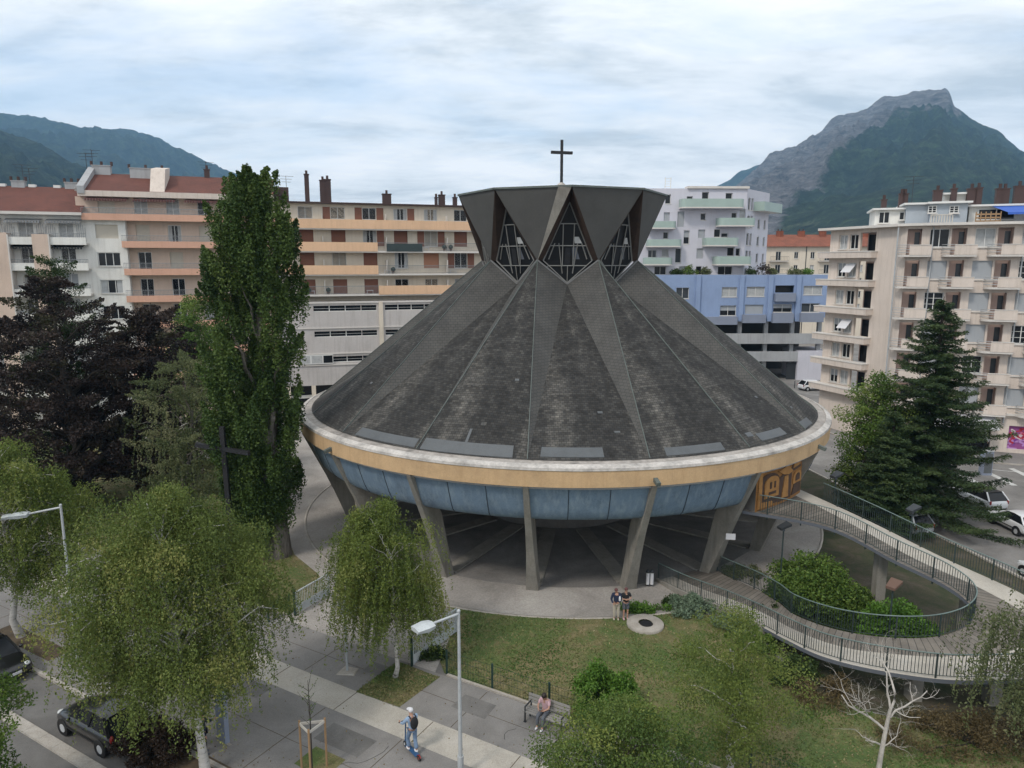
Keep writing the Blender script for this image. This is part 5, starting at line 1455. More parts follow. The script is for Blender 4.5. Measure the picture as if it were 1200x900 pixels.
def tree(name, label, cat, base, H, env, n_cl, r_cl, n_leaf, leaf, lm, bark, tr=.25, clear=.15, seed=1, group=None, lean=(0, 0), weep=0., strand=0, flat=.8,
         shell=.5, limb_from=.25, zmin=None, up=0., limbs=True, nlimb=70, trunk_top=.85, dark_in=True, crooked=.02, asp=.55, spray=None):
    """env(h) -> (radius, dx, dy) of the crown at height fraction h of the crown"""
    rng = np.random.default_rng(seed)
    o = thing(name, label, cat, (base[0], base[1], 0), 0, group)
    z0 = H * clear
    tk = MB(); P = []; R = []
    n = 9
    for i in range(n + 1):
        t = i / n; z = H * trunk_top * t
        P.append((lean[0] * t + (rng.normal() * crooked * H if 0 < i else 0), lean[1] * t + (rng.normal() * crooked * H if 0 < i else 0), z - (.05 if i == 0 else 0)))
        R.append(tr * (1.25 if i == 0 else 1) * (1 - .8 * t))
    tk.tube(P, R, bark, 10, caps=False)
    def axis(z):
        t = min(1, max(0, z / (H * trunk_top))) * n; i = min(n - 1, int(t)); return np.array(P[i]) * (1 - (t - i)) + np.array(P[i + 1]) * (t - i)
    C_ = []; Rr = []; ct = []
    tries = 0
    while len(C_) < n_cl and tries < n_cl * 30:
        tries += 1
        h = rng.uniform(0, 1); r_, dx, dy = env(h)
        if rng.uniform() > min(1, r_ / max(.01, env(.4)[0]) + .1): continue
        th = rng.uniform(0, 2 * PI); f = rng.uniform(shell, 1.0) if rng.uniform() < .75 else rng.uniform(0, shell)
        rr = r_ * f * rng.uniform(.88, 1.08)
        z = z0 + (H - z0) * h; ax = axis(z)
        c = np.array([ax[0] + dx + rr * math.cos(th), ax[1] + dy + rr * math.sin(th), z])
        rc = r_cl * rng.uniform(.65, 1.35)
        c[2] = min(c[2], H - rc * flat * .6)
        if zmin is not None: c[2] = max(c[2], zmin + rc * .4)
        C_.append(c); Rr.append(rc); ct.append(np.clip(.5 + rng.normal() * .22, .05, .95))
    C_ = np.array(C_)
    if limbs:
        for c in C_[:: max(1, len(C_) // nlimb)]:
            zb = max(z0 * .8, c[2] - np.hypot(*(c[:2] - axis(c[2])[:2])) * (.6 + up) - .2 * rng.uniform(0, H * .1))
            zb = min(zb, H * trunk_top * .97)
            a = axis(zb); rr0 = max(.015, tr * (1 - .8 * zb / (H * trunk_top)) * .45)
            limb(tk, a, c, rr0, .012, bark, rng, sag=.08 if not weep else .22)
    tk.obj('trunk', o)
    pts, tn = crown_points(rng, C_, np.array(Rr), n_leaf, flat, ct, spray)
    if strand:
        S = [pts]; TN = [tn]; sb = MB()
        ns = len(C_) * strand
        idx = rng.integers(0, len(C_), ns)
        for k in idx:
            c = C_[k]; ax = axis(c[2]); outd = c[:2] - ax[:2]; outd /= np.linalg.norm(outd) + 1e-6
            Ls = weep * rng.uniform(.35, 1.) * min(1.2, (c[2]) / (H * .45) + .1)
            p = c + np.append(rng.normal(size=2) * Rr[k] * .7, rng.uniform(-.3, .4) * Rr[k])
            m_ = max(4, int(Ls / .045))
            t = rng.uniform(0, 1, m_)
            sway = rng.normal(size=2) * .10
            q = np.empty((m_, 3)); q[:, 0] = p[0] + (outd[0] * .22 * Ls + sway[0]) * np.sqrt(t) + rng.normal(size=m_) * .035
            q[:, 1] = p[1] + (outd[1] * .22 * Ls + sway[1]) * np.sqrt(t) + rng.normal(size=m_) * .035
            q[:, 2] = p[2] - Ls * t
            zl = zmin if zmin is not None else .4
            q = q[q[:, 2] > zl + rng.uniform(0, .7)]
            S.append(q); TN.append(np.full(len(q), ct[k] + rng.normal() * .08))
        pts = np.concatenate(S); tn = np.concatenate(TN)
    leaf_mesh('crown', pts, leaf, lm, o, rng=rng, droop=.8 if weep else 0., tint=tn, aspect=asp)
    return o

def env_round(R, k=.45, top=.35, bot=.5, dx=0, dy=0):
    def f(h):
        if h < k: r = bot + (1 - bot) * math.sin(h / k * PI / 2)
        else: r = top * 0 + math.cos((h - k) / (1 - k) * PI / 2) ** .75
        return max(.08, r) * R, dx, dy
    return f
def env_col(R):
    def f(h):
        r = (.45 + .55 * min(1, h / .22)) * (1 if h < .70 else max(.2, math.cos((h - .70) / .30 * PI / 2) ** .5)); return r * R, -1.0 * (1 - h), 0
    return f

def up_spray(c, rng):
    d = np.array([c[0] * .12, c[1] * .12, 1.]) + rng.normal(size=3) * .18; return d / np.linalg.norm(d)
def out_spray(c, rng):
    d = np.array([c[0], c[1], .0]); d = d / (np.linalg.norm(d) + .01) + rng.normal(size=3) * .35 + np.array([0, 0, .25]); return d / np.linalg.norm(d)
# the tall poplar
p = at(326, 650)
tree('poplar_tree', 'tall columnar poplar with pale furrowed trunk standing left of the church', 'tree', p, 22.8, env_col(2.75), 450, .8, 480, .135, L['poplar'], M['bark'],
     tr=.72, clear=.065, seed=3, flat=1.0, shell=.5, spray=up_spray, nlimb=14, up=2.2, trunk_top=.86, crooked=.003, asp=.8, lean=(-.3, 0))
# copper-leaved trees at the left
tree('copper_beech', 'dark purple-leaved tree, the broad dark mass behind the wooden cross', 'tree', (-32.5, 51), 17.2, env_round(6.0, .42, bot=.75), 300, 1.0, 400, .15, L['copper'], M['dark_bark'], tr=.45, clear=.08, seed=5, flat=.7, shell=.6, asp=.8, spray=out_spray)
tree('copper_beech', 'dark purple-leaved tree beside the poplar, lower and more spiky than its neighbour', 'tree', (-27.9, 54), 15.2, env_round(4.3, .4, bot=.8), 210, .95, 380, .15, L['copper'], M['dark_bark'], tr=.35, clear=.08, seed=6, flat=.7, shell=.55, asp=.8, spray=out_spray)
tree('dark_pine', 'dark pointed green tree rising from the purple foliage at the left', 'tree', (-34.6, 55), 19.0, env_round(3.6, .3, bot=.8), 130, .8, 320, .14, L['green_dark'], M['dark_bark'], tr=.3, clear=.2, seed=7, flat=.8, spray=out_spray)
# weeping tree between copper beech and poplar
tree('weeping_tree', 'pale olive weeping tree between the purple tree and the poplar', 'tree', (-22.0, 47.0), 12.2, env_round(3.6, .55, bot=.6), 120, .75, 230, .12, L['olive'], M['bark'], tr=.2, clear=.2, seed=8, weep=1.8, strand=4, flat=.6, spray=out_spray, nlimb=30)
tree('small_tree', 'light green tree behind the poplar in front of the pink block', 'tree', (-30.5, 68), 15.0, env_round(3.4, .5), 70, 1., 200, .22, L['green'], M['bark'], tr=.25, clear=.25, seed=9)
# street birches, left
p = at(25, 746)
tree('birch_tree', 'green birch at the left edge behind the street lamp', 'tree', p, 9.9, env_round(3.3, .5, bot=.7, dx=.3, dy=.3), 170, .68, 260, .10, L['birch_mid'], M['birch_bark'], tr=.17, clear=.27, seed=10, weep=1.6, strand=7, zmin=2.2)
p = at(242, 912)
tree('birch_tree', 'biggest weeping birch, yellowish green, over the parked black car', 'tree', p, 10.3, env_round(3.75, .45, bot=.8, dx=-.4, dy=.8), 330, .64, 330, .082, L['birch'], M['birch_bark'], tr=.17, clear=.34, seed=12, weep=1.7, strand=8, zmin=1.9, crooked=.010, lean=(-1.3, .4), nlimb=45)
p = at(463, 793)
tree('birch_tree', 'slender weeping birch on the small green in front of the church', 'tree', p, 8.0, env_round(2.15, .55, bot=.75, dx=-.4, dy=.6), 100, .50, 230, .085, L['birch_mid'], M['birch_bark'], tr=.11, clear=.42, seed=13, weep=3.3, strand=13, zmin=1.15, crooked=.012, nlimb=16, trunk_top=.72)
p = at(853, 906)
tree('birch_tree', 'thin sparse young birch with white trunk on the lawn below the ramp', 'tree', p, 6.3, env_round(2.65, .5, bot=.6), 200, .48, 145, .074, L['birch_mid'], M['birch_bark'], tr=.11, clear=.22, seed=14, flat=.8, crooked=.02, shell=.3, nlimb=12, trunk_top=.72)
tree('broadleaf_tree', 'bushy olive green tree at the bottom edge hiding half the bench', 'tree', (3.35, 19.3), 4.65, env_round(3.1, .5, bot=.8), 210, .55, 300, .082, L['birch_dark'], M['bark'], tr=.12, clear=.1, seed=15, shell=.45, crooked=.02)
tree('hanging_tree', 'tree at the right edge with leafy branches hanging before the ramp', 'tree', (18.6, 22.4), 8.0, env_round(2.3, .5, bot=.6), 60, .55, 130, .10, L['olive'], M['bark'], tr=.13, clear=.3, seed=16, weep=2.6, strand=9, zmin=1.5)
tree('corner_tree', 'green treetop at the bottom left corner beside the road', 'tree', (-16.6, 20.0), 6.4, env_round(1.45, .5, bot=.8), 60, .45, 200, .10, L['green'], M['bark'], tr=.1, clear=.2, seed=17)
# trees on the right behind the ramp
tree('broadleaf_tree', 'lighter green tree squeezed between the church rim and the tall fir', 'tree', (26.2, 50.5), 10.3, env_round(3.0, .45, bot=.8), 110, .8, 240, .16, L['green'], M['bark'], tr=.25, clear=.1, seed=18)
def conifer(label, base, H, R, seed):
    rng = np.random.default_rng(seed); o = thing('fir_tree', label, 'tree', (base[0], base[1], 0)); mb = MB()
    mb.tube([(0, 0, -.05), (0, 0, H * .5), (0, 0, H)], [.28, .17, .02], M['dark_bark'], 8, caps=False)
    P = []; E = []; T = []; z = H * .06
    while z < H * .985:
        t = z / H; reach = R * (1 - t) ** .82 * rng.uniform(.82, 1.0)
        for k in range(rng.integers(2, 4)):
            a = rng.uniform(0, 2 * PI); Lb = reach * rng.uniform(.5, 1.2) + .15; d = np.array([math.cos(a), math.sin(a)])
            n = max(4, int(Lb / .22)); pts = []
            for i in range(n + 1):
                s = i / n; pts.append(np.array([d[0] * Lb * s, d[1] * Lb * s, z - Lb * .30 * s + Lb * .26 * s * s * s + rng.normal() * .015]))
            mb.tube(pts, [lerp(.045, .008, i / n) * (.5 + Lb / R) for i in range(n + 1)], M['dark_bark'], 4, caps=False)
            tn = np.clip(rng.normal(.45, .2), 0, 1)
            side = np.array([-d[1], d[0], 0])
            for i in range(1, n + 1):
                s = i / n; w = (.28 + .55 * (1 - s) * s * 2) * min(1, Lb / 2) * .9 + .12
                for sg in (-1, 1):
                    m_ = int(26 * (w / .6 + .4)); u = rng.uniform(0, 1, m_)[:, None]
                    tip = side * sg * w + np.array([d[0], d[1], -.25]) * w * .6
                    q = pts[i] + tip * u + rng.normal(size=(m_, 3)) * .055
                    P.append(q); E.append(np.repeat((tip / np.linalg.norm(tip))[None], m_, 0)); T.append(np.full(m_, tn + .25 * s - .1))
        z += H * .0075 + .02
    mb.obj('trunk', o); P = np.concatenate(P); leaf_mesh('crown', P, .19, L['fir'], o, rng=rng, aspect=.28, tint=np.concatenate(T), elong=np.concatenate(E)); return o
conifer('tall dark fir with spreading boughs in front of the pink corner block', (29.4, 48.6), 15.9, 6.3, 31)
conifer('lower dark fir crowding the foot of the tall one by the ramp', (26.0, 47.2), 8.2, 3.3, 33)

# shrubs
def shrub(label, base, R, H, leaf, lm, seed, n_cl=40, n_leaf=200, name='shrub', group=None, rc=None, asp=.6):
    rng = np.random.default_rng(seed); o = thing(name, label, 'shrub', (base[0], base[1], 0), 0, group); mb = MB(); C_ = []
    Rx, Ry = R if hasattr(R, '__len__') else (R, R)
    for k in range(n_cl):
        a = rng.uniform(0, 2 * PI); f = rng.uniform(0, 1) ** .5; h = rng.uniform(.15, 1) * math.sqrt(max(0, 1 - f * f * .8))
        C_.append(np.array([Rx * f * math.cos(a), Ry * f * math.sin(a), H * h * .86]))
    for c in C_[::3]: limb(mb, (rng.normal() * .1, rng.normal() * .1, -.02), c, .03, .01, M['dark_bark'], rng, n=3)
    mb.obj('stem', o)
    rcl = rc or min(Rx, Ry) * .34
    pts, tn = crown_points(rng, C_, np.array([rcl * rng.uniform(.7, 1.3) for _ in C_]), n_leaf, .85)
    pts = pts[pts[:, 2] > .02]; tn = np.full(len(pts), .5) + rng.normal(size=len(pts)) * .2
    leaf_mesh('foliage', pts, leaf, lm, o, rng=rng, tint=tn, aspect=asp); return o
p = at(708, 838); shrub('round bright green bush on the lawn above the bench', p, 1.15, 2.45, .12, L['bright'], 40, 46, 210)
p = at(958, 722); shrub('large dark green shrub inside the loop of the ramp', (16.0, 35.4), (2.1, 1.9), 3.5, .14, L['green'], 41, 90, 260)
p = at(1065, 740); shrub('brighter green shrub inside the loop of the ramp, under the lamp', (18.3, 31.2), (1.7, 1.3), 2.9, .14, L['bright'], 42, 50, 200)
shrub('low juniper-like shrub at the lower end of the ramp garden', (13.5, 33.8), (.7, .9), 1.7, .11, L['green_dark'], 43, 20, 160)
p = at(790, 712); shrub('grey-green shrub beside the foot of the ramp', (9.4, 34.9), (1.2, .8), .95, .10, L['grey'], 44, 30, 200)
shrub('second grey-green shrub further down the ramp side', (10.9, 33.0), (1.1, .7), .9, .10, L['grey'], 54, 28, 180)
shrub('dark green low plants behind the standing couple', (6.9, 35.0), (1.3, .35), .45, .10, L['bright'], 45, 24, 160, rc=.25)
shrub('dark clipped bush at the railing post near the litter bins', (8.6, 35.9), (.5, .35), .55, .09, L['green_dark'], 46, 14, 160, rc=.22)
p = at(152, 893); shrub('dark burgundy shrub under the big birch beside the car', (-13.3, 23.7), (1.35, .9), 1.75, .09, L['burgundy'], 47, 60, 230)
shrub('grey leafless-looking bush behind the big birch', (-17.6, 41.5), (1.1, 1.0), 1.9, .12, L['grey'], 48, 24, 170)
shrub('green hedge clump behind the left birch and lamp', (-20.5, 40.0), (3.0, 1.5), 2.6, .14, L['birch_dark'], 49, 60, 200)
shrub('dry brown undergrowth below the outer curve of the ramp', (17.4, 24.6), (3.2, 1.3), .9, .13, L['dry'], 50, 70, 170, rc=.45, asp=.25)
shrub('brown brambles in the dark hollow under the ramp', (13.2, 27.4), (1.2, 1.1), .8, .13, L['dry'], 51, 30, 150, rc=.4, asp=.25)
shrub('dark green weeds at the hollow under the ramp', (12.2, 28.6), (1.2, .9), 1.1, .11, L['green_dark'], 52, 26, 170)
shrub('leafy climber on the ramp railing beside the thin birch', (11.2, 30.9), (1.3, .5), 1.6, .11, L['green'], 53, 30, 170)
shrub('small dark shrub at the fence near the bottom edge', (9.7, 19.9), (.6, .6), .9, .09, L['green_dark'], 55, 16, 150)
shrub('low ivy clump under the open right gate', at(507, 770), (.9, .35), .55, .09, L['green_dark'], 56, 18, 150, rc=.25)
for i, (px, r_, h_, lm_) in enumerate(((793, .7, 1.2, 'green_dark'), (808, 1., 1.6, 'green'), (828, .7, 1.1, 'olive'), (880, .5, 1.1, 'green_dark'), (894, 1.3, 2.0, 'burgundy'), (905, .6, 1.0, 'olive'), (930, 1.2, 1.3, 'olive'), (946, 1.0, 1.1, 'bright'))):
    q = aty(px, 318, 114.0); s = shrub('potted %s shrub on the blue roof terrace, %s from the left' % ({'green_dark': 'dark green', 'green': 'green', 'olive': 'pale olive', 'burgundy': 'dark red', 'bright': 'bright'}[lm_], ('first', 'second', 'third', 'fourth', 'fifth', 'sixth', 'seventh', 'last')[i]),
        q, r_, h_, .22, L[lm_], 60 + i, 14, 60, 'terrace_shrub', 'shrubs on the blue roof terrace', rc=.5)
    s.location.z = zt4

shrub('leafy green bush under the upper ramp beside the concrete pier', (17.2, 34.6), (1.7, 1.3), 1.9, .13, L['green'], 57, 40, 200)
shrub('dark ground-hugging plants in the ramp loop between the two big shrubs', (16.6, 32.4), (1.6, 1.3), .8, .12, L['green_dark'], 58, 36, 170, rc=.4)
shrub('dusty low weeds beside the plaza edge behind the big ramp shrub', (13.6, 39.3), (1.2, 1.0), .5, .10, L['olive'], 59, 26, 120, rc=.3)
shrub('dark green shrub filling the far end of the ramp loop by the inner railing', (19.2, 32.0), (1.0, 1.2), 1.7, .12, L['green_dark'], 64, 34, 190)
# dead white tree
rng = np.random.default_rng(77); p = at(1028, 912)
dt = thing('dead_tree', 'leafless white dead tree with twisted bare branches under the ramp', 'tree', (p.x, p.y, 0))
mb = MB(); W_ = M['dead_wood']
def grow(p0, d, L_, r, depth):
    P = [np.array(p0)]; R = [r]; n = 5; dd = np.array(d, float)
    for i in range(n):
        dd = dd + rng.normal(size=3) * .22; dd[2] += .02; dd /= np.linalg.norm(dd); P.append(P[-1] + dd * L_ / n); R.append(r * (1 - .6 * (i + 1) / n))
    mb.tube(P, R, W_, 6, caps=False)
    if depth == 0: return
    for k in range(rng.integers(2, 5)):
        i = rng.integers(1, n + 1); q = rng.normal(size=3); q[2] = abs(q[2]) * .25 - .05; q /= np.linalg.norm(q)
        e = dd * .6 + q * .8; e /= np.linalg.norm(e); grow(P[i], e, L_ * rng.uniform(.45, .75), R[i] * .6, depth - 1)
mb.tube([(0, 0, -.05), (.08, .05, .9), (.2, .1, 1.9), (.32, .15, 2.6)], [.10, .085, .07, .06], W_, 8, caps=False)
for st0, d, L_, r in (((.32, .15, 2.6), (.5, .2, .8), 1.6, .07), ((.32, .15, 2.6), (-.2, .3, .9), 1.5, .06), ((.3, .1, 2.3), (.9, -.1, .35), 1.7, .055), ((.2, .1, 1.8), (-.7, .1, .6), 1.9, .07), ((-.0, .05, 1.3), (-.8, 0, .7), 1.2, .05), ((.1, .05, 1.2), (.8, 0, .2), 1.1, .035)):
    grow(st0, d, L_, r * .75, 4)
mb.obj('trunk', dt)
# staked sapling
p = at(366, 905)
sp_ = thing('sapling', 'thin young sapling inside a three-post wooden stake frame', 'tree', (p.x, p.y, 0)); mb = MB()
mb.tube([(0, 0, -.02), (.02, 0, 2.0), (0, .02, 3.6)], [.03, .022, .006], M['dark_bark'], 6)
LP = []
for k in range(16):
    z = lerp(1.9, 3.3, k / 15); a = rng.uniform(0, 2 * PI); L_ = rng.uniform(.4, .8); e = np.array([math.cos(a) * L_ * .6, math.sin(a) * L_ * .6, z + L_ * .7]); mb.tube([(0, 0, z), e], [.009, .003], M['dark_bark'], 4, caps=False)
    for t in rng.uniform(.3, 1, 5): LP.append(np.array([0, 0, z]) * (1 - t) + e * t + rng.normal(size=3) * .03)
mb.obj('trunk', sp_); leaf_mesh('crown', LP, .07, L['green'], sp_, rng=rng)
sf2 = thing('stake_frame', 'three-post wooden stake frame with pale crossbars around the sapling', 'tree stake', (p.x, p.y, 0)); tri_ = [(-.42, .15), (.45, .30), (.05, -.35)]
for x, y in tri_: b = MB(); b.tube([(x, y, -.02), (x, y, 1.95)], .04, M['stake'], 8); b.obj('post', sf2)
for i in range(3):
    a, b_2 = tri_[i], tri_[(i + 1) % 3]; b = MB(); b.bar((a[0], a[1], 1.82), (b_2[0], b_2[1], 1.82), .03, .1, M['stake_pale']); b.obj('crossbar', sf2)

# grass blades and leaf litter
def in_poly(x, y, P):
    c = np.zeros(len(x), bool); n = len(P); j = n - 1
    for i in range(n):
        xi, yi, xj, yj = P[i][0], P[i][1], P[j][0], P[j][1]
        c ^= ((yi > y) != (yj > y)) & (x < (xj - xi) * (y - yi) / (yj - yi + 1e-12) + xi); j = i
    return c
def grass(name, poly, n, seed, label):
    rg = np.random.default_rng(seed); xs = [p[0] for p in poly]; ys = [p[1] for p in poly]
    x = rg.uniform(min(xs), max(xs), n); y = rg.uniform(min(ys), max(ys), n); k = in_poly(x, y, poly); x, y = x[k], y[k]
    f = np.array([noise.fractal(Vector((a * .35, b * .35, 3.)), 1., 2., 4) for a, b in zip(x, y)])
    k = f > rg.uniform(-.9, .5, len(f)); x, y, f = x[k], y[k], f[k]
    P = np.stack([x, y, np.full(len(x), .035)], 1)
    o = leaf_mesh(name, P, .10, M['blade'], None, rng=rg, aspect=.5, tint=np.clip(.45 - f * .6, 0, 1)); o['kind'] = 'stuff'; o['label'] = label
M['blade'] = leafmat('grass_blade', [(.05, .10, .02), (.085, .15, .036), (.15, .17, .06), (.24, .205, .10), (.33, .28, .16)], .1)
grass('grass', LAWN, 120000, 5, 'patchy mown grass of the main lawn')
grass('grass', [at(417, 811), at(466, 775), at(515, 794), at(468, 829)], 9000, 6, 'green grass around the slender birch')
grass('grass', [st_(-60, 24.1), st_(-27.4, 24.1), at(383, 690), at(370, 672), at(345, 650), at(330, 612), at(300, 560), at(100, 540)], 80000, 7, 'dry patchy grass of the lawn left of the drive')

rg = np.random.default_rng(91); n_ = 2600
s_ = rg.uniform(-42, 6, n_); t_ = np.where(rg.uniform(size=n_) < .5, rg.normal(14.9, .5, n_), rg.uniform(13, 23.6, n_)); 
P = np.stack([SD.x * s_ + SN.x * t_, SD.y * s_ + SN.y * t_, np.full(n_, .03) + np.where(t_ < 14.6, 0, .0)], 1)
M['litter'] = leafmat('fallen_leaf', [(.10, .06, .025), (.18, .12, .04), (.26, .20, .07), (.12, .13, .05)], 0.)
o = leaf_mesh('leaf_litter', P, .06, M['litter'], None, rng=rg, aspect=.7); o['kind'] = 'stuff'; o['label'] = 'fallen leaves scattered along the kerb and pavement'
# ================================================================ STREET FURNITURE
def lamp(label, base, H, arm_dir, arm_len, head_len, rise=.25, m=None):
    o = thing('street_lamp', label, 'street lamp', (base[0], base[1], 0)); m = m or M['galv']; b = MB()
    b.tube([(0, 0, 0), (0, 0, .9)], .11, m, 12); b.tube([(0, 0, .9), (0, 0, H)], [.075, .05], m, 12); b.ball((0, 0, H), .07, m, n=8); b.obj('pole', o)
    d = Vector((arm_dir[0], arm_dir[1], 0)).normalized(); e = d * arm_len + Vector((0, 0, H - .1 + rise))
    b = MB(); b.tube([(0, 0, H - .1), e], .045, m, 8); b.obj('arm', o)
    s = Vector((-d.y, d.x, 0)); h = MB(); f = e + d * head_len + Vector((0, 0, rise * .2)); w0, w1 = .24, .30
    V = []
    for p, w_, t_ in ((e - d * .05, w0, .09), (e + d * head_len * .3, w1, .12), (f, w1 * .85, .07)):
        V += [p + s * w_ + Vector((0, 0, t_ * .4)), p - s * w_ + Vector((0, 0, t_ * .4)), p - s * w_ * .8 - Vector((0, 0, t_)), p + s * w_ * .8 - Vector((0, 0, t_)), p + Vector((0, 0, t_))]
    F = [];
    for i in (0, 1):
        a = 5 * i
        for j, k in ((0, 4), (4, 1), (1, 2), (2, 3), (3, 0)): F.append((a + j, a + k, a + k + 5, a + j + 5))
    F += [(0, 3, 2, 1, 4), (10, 14, 11, 12, 13)]
    h.add(V, F, M['gate_paint']); ho_ = h.obj('lamp_head', o, merge=True)
    g = MB(); g.face([V[2] + Vector((0, 0, -.004)), V[3] + Vector((0, 0, -.004)), V[13] + Vector((0, 0, -.004)), V[12] + Vector((0, 0, -.004))], M['lamp_glass']); g.obj('diffuser', ho_)
    return o
# centre lamp : pole foot lies just below the frame
p = at(540, 912); zt_ = aty(536, 716, p.y).z
e_ = aty(492, 752, p.y - 1.4)
lamp('grey street lamp in the middle foreground, its square head beside the slender birch', p, zt_, (-1.15, -.9), 1.1, .62, -.02)
p = at(82, 790); p = Vector((-21.6, 30.5, 0)); hp = aty(71, 592, 30.5)
lamp('street lamp at the left, thin pole among the birches with a long arm', Vector((hp.x, 30.5, 0)), hp.z, (-1, -.25), 1.35, .95, -.2)

# path lights with dark slanted heads
def path_light(label, base, zb, H, head='dark', m=None, tilt=(1, 0)):
    o = thing('path_light', label, 'path light', (base[0], base[1], zb)); b = MB(); m = m or M['rail_green']
    b.tube([(0, 0, 0), (0, 0, H)], .04, m, 8); b.obj('pole', o); d = Vector((tilt[0], tilt[1], 0)).normalized(); s = Vector((-d.y, d.x, 0))
    h = MB(); a = Vector((0, 0, H)) - d * .26; c = Vector((0, 0, H + .22)) + d * .30
    V = [a + s * .2, a - s * .2, c - s * .26, c + s * .26]; V += [v + Vector((0, 0, .12)) for v in V]
    h.add(V, [(0, 1, 2, 3), (7, 6, 5, 4), (0, 4, 5, 1), (1, 5, 6, 2), (2, 6, 7, 3), (3, 7, 4, 0)], M['dark_metal'] if head == 'dark' else M['terracotta']); h.obj('lamp_head', o)
    h = MB(); h.lathe([(.05, H - .12), (.09, H - .06), (.06, H + .02)], M['grey_cloth'], 8); h.obj('collar', o); return o
p = at(912, 715, 0); path_light('dark-headed path light rising from the big shrub in the ramp loop', (14.3, 35.6), 0, 4.3, tilt=(1, .2))
path_light('rust-topped path light standing inside the ramp loop near its inner railing', (16.75, 29.3), 0, 4.0, 'rust', tilt=(.7, .5))
q = aty(1072, 603, 37.0); path_light('dark path light beside the upper ramp railing by the fir', (q.x - 1.2, 35.2), 3.3, 2.1, tilt=(1, .3))
q = cpt(53, 20.2); path_light('dark path light near the relief wall at the top of the ramp', (q.x, q.y), 3.9, 1.9, tilt=(1, .4))

# wooden cross in the garden
q0 = aty(260, 500, 40.0)
oc = thing('wooden_cross', 'tall dark wooden cross in front of the poplar, leaning slightly', 'cross', (q0.x + .15, 40.0, 0)); b = MB(); zc_ = q0.z
b.bar((0, 0, -.05), (-.15, 0, zc_), .26, .26, M['cross'], up=(0, 1, 0)); b.obj('post', oc)
b = MB(); a1 = aty(230, 521, 40.6); a2 = aty(292, 531, 39.4); base_ = Vector((q0.x + .15, 40., 0)); b.bar(a1 - base_, a2 - base_, .22, .24, M['cross']); b.obj('crossbar', oc)

# grey post with concrete foot under the slender birch
p = at(407, 787); o = thing('signpost', 'grey post in a pale concrete foot, its top hidden in the birch', 'post', p); b = MB(); b.tube([(0, 0, 0), (0, 0, 3.4)], .055, M['galv'], 10); b.obj('pole', o)
b = MB(); b.add([(-.45, -.3, .02), (.4, -.38, .02), (.48, .2, .02), (-.2, .4, .02), (-.4, -.26, .07), (.36, -.33, .07), (.43, .16, .07), (-.18, .35, .07)], [(4, 5, 6, 7), (0, 1, 5, 4), (1, 2, 6, 5), (2, 3, 7, 6), (3, 0, 4, 7)], M['stone']); b.obj('foot', o)
b = MB(); b.box(-.3, .3, -.02, .02, 2.8, 3.3, M['gate_paint']); b.obj('sign_plate', o)

# gates (standing open) and green mesh fences
def gate(label, a, b_, H=1.25):
    a, b_ = Vector(a), Vector(b_); d = b_ - a; Lg = d.length; o = thing('metal_gate', label, 'gate', a, math.atan2(d.y, d.x)); G = M['gate_paint']
    f = MB(); f.bar((0, 0, H), (Lg, 0, H), .06, .06, G); f.bar((.03, 0, .05), (.03, 0, H), .07, .07, G); f.bar((Lg - .03, 0, .05), (Lg - .03, 0, H), .07, .07, G); f.bar((0, 0, .1), (Lg, 0, .1), .05, .06, G); f.obj('gate_frame', o)
    f = MB(); f.box(.06, Lg - .06, -.012, .012, .1, .5, G); f.obj('kick_panel', o)
    f = MB(); n = int(Lg / .12); [f.bar((Lg * (i + .5) / n, 0, .5), (Lg * (i + .5) / n, 0, H - .02), .022, .022, G) for i in range(n)]; f.obj('gate_bars', o)
    f = MB(); f.bar((-.08, 0, -.02), (-.08, 0, H + .25), .08, .08, M['post_green']); f.obj('post', o); return o
gate('left leaf of the open pale grey gate, by the lawn and the poplar', at(347, 721), at(386, 697))
gate('right leaf of the open pale grey gate, behind the foreground lamp', at(484, 780), at(535, 741))
def fence(label, pts, H=1.15, step=None):
    o = thing('mesh_fence', label, 'fence', pts[0]); o0 = Vector(pts[0]); w_ = MB()
    for a, b_ in zip(pts[:-1], pts[1:]):
        a, b_ = Vector(a) - o0, Vector(b_) - o0; n = max(1, round((b_ - a).length / .14))
        for i in range(n + 1): q = a.lerp(b_, i / n); w_.bar(q + Vector((0, 0, .05)), q + Vector((0, 0, H - .08)), .008, .008, M['post_green'])
        for z in (.06, .4, .74, H - .08): w_.bar(a + Vector((0, 0, z)), b_ + Vector((0, 0, z)), .010, .010, M['post_green'])
    w_.obj('wire_mesh', o)
    for q in pts: b = MB(); q = Vector(q) - o0; b.bar(q - Vector((0, 0, .02)), q + Vector((0, 0, H)), .09, .09, M['post_green']); b.obj('post', o)
    return o
fence('green wire fence with posts along the lawn behind the bench', [st_(-17.1, 23.8), st_(-14.75, 23.85), st_(-12.0, 23.85), st_(-9.2, 23.85), st_(-6.6, 23.85), st_(-4.0, 23.85), st_(-1.2, 23.85), st_(1.6, 23.85), st_(4.4, 23.85)])
fence('green wire fence with posts along the left lawn beside the gate', [st_(-27.35, 24.15), at(322, 726), at(315, 729), st_(-31.5, 24.15), st_(-34.5, 24.15), st_(-37.5, 24.15), st_(-40.5, 24.15)])

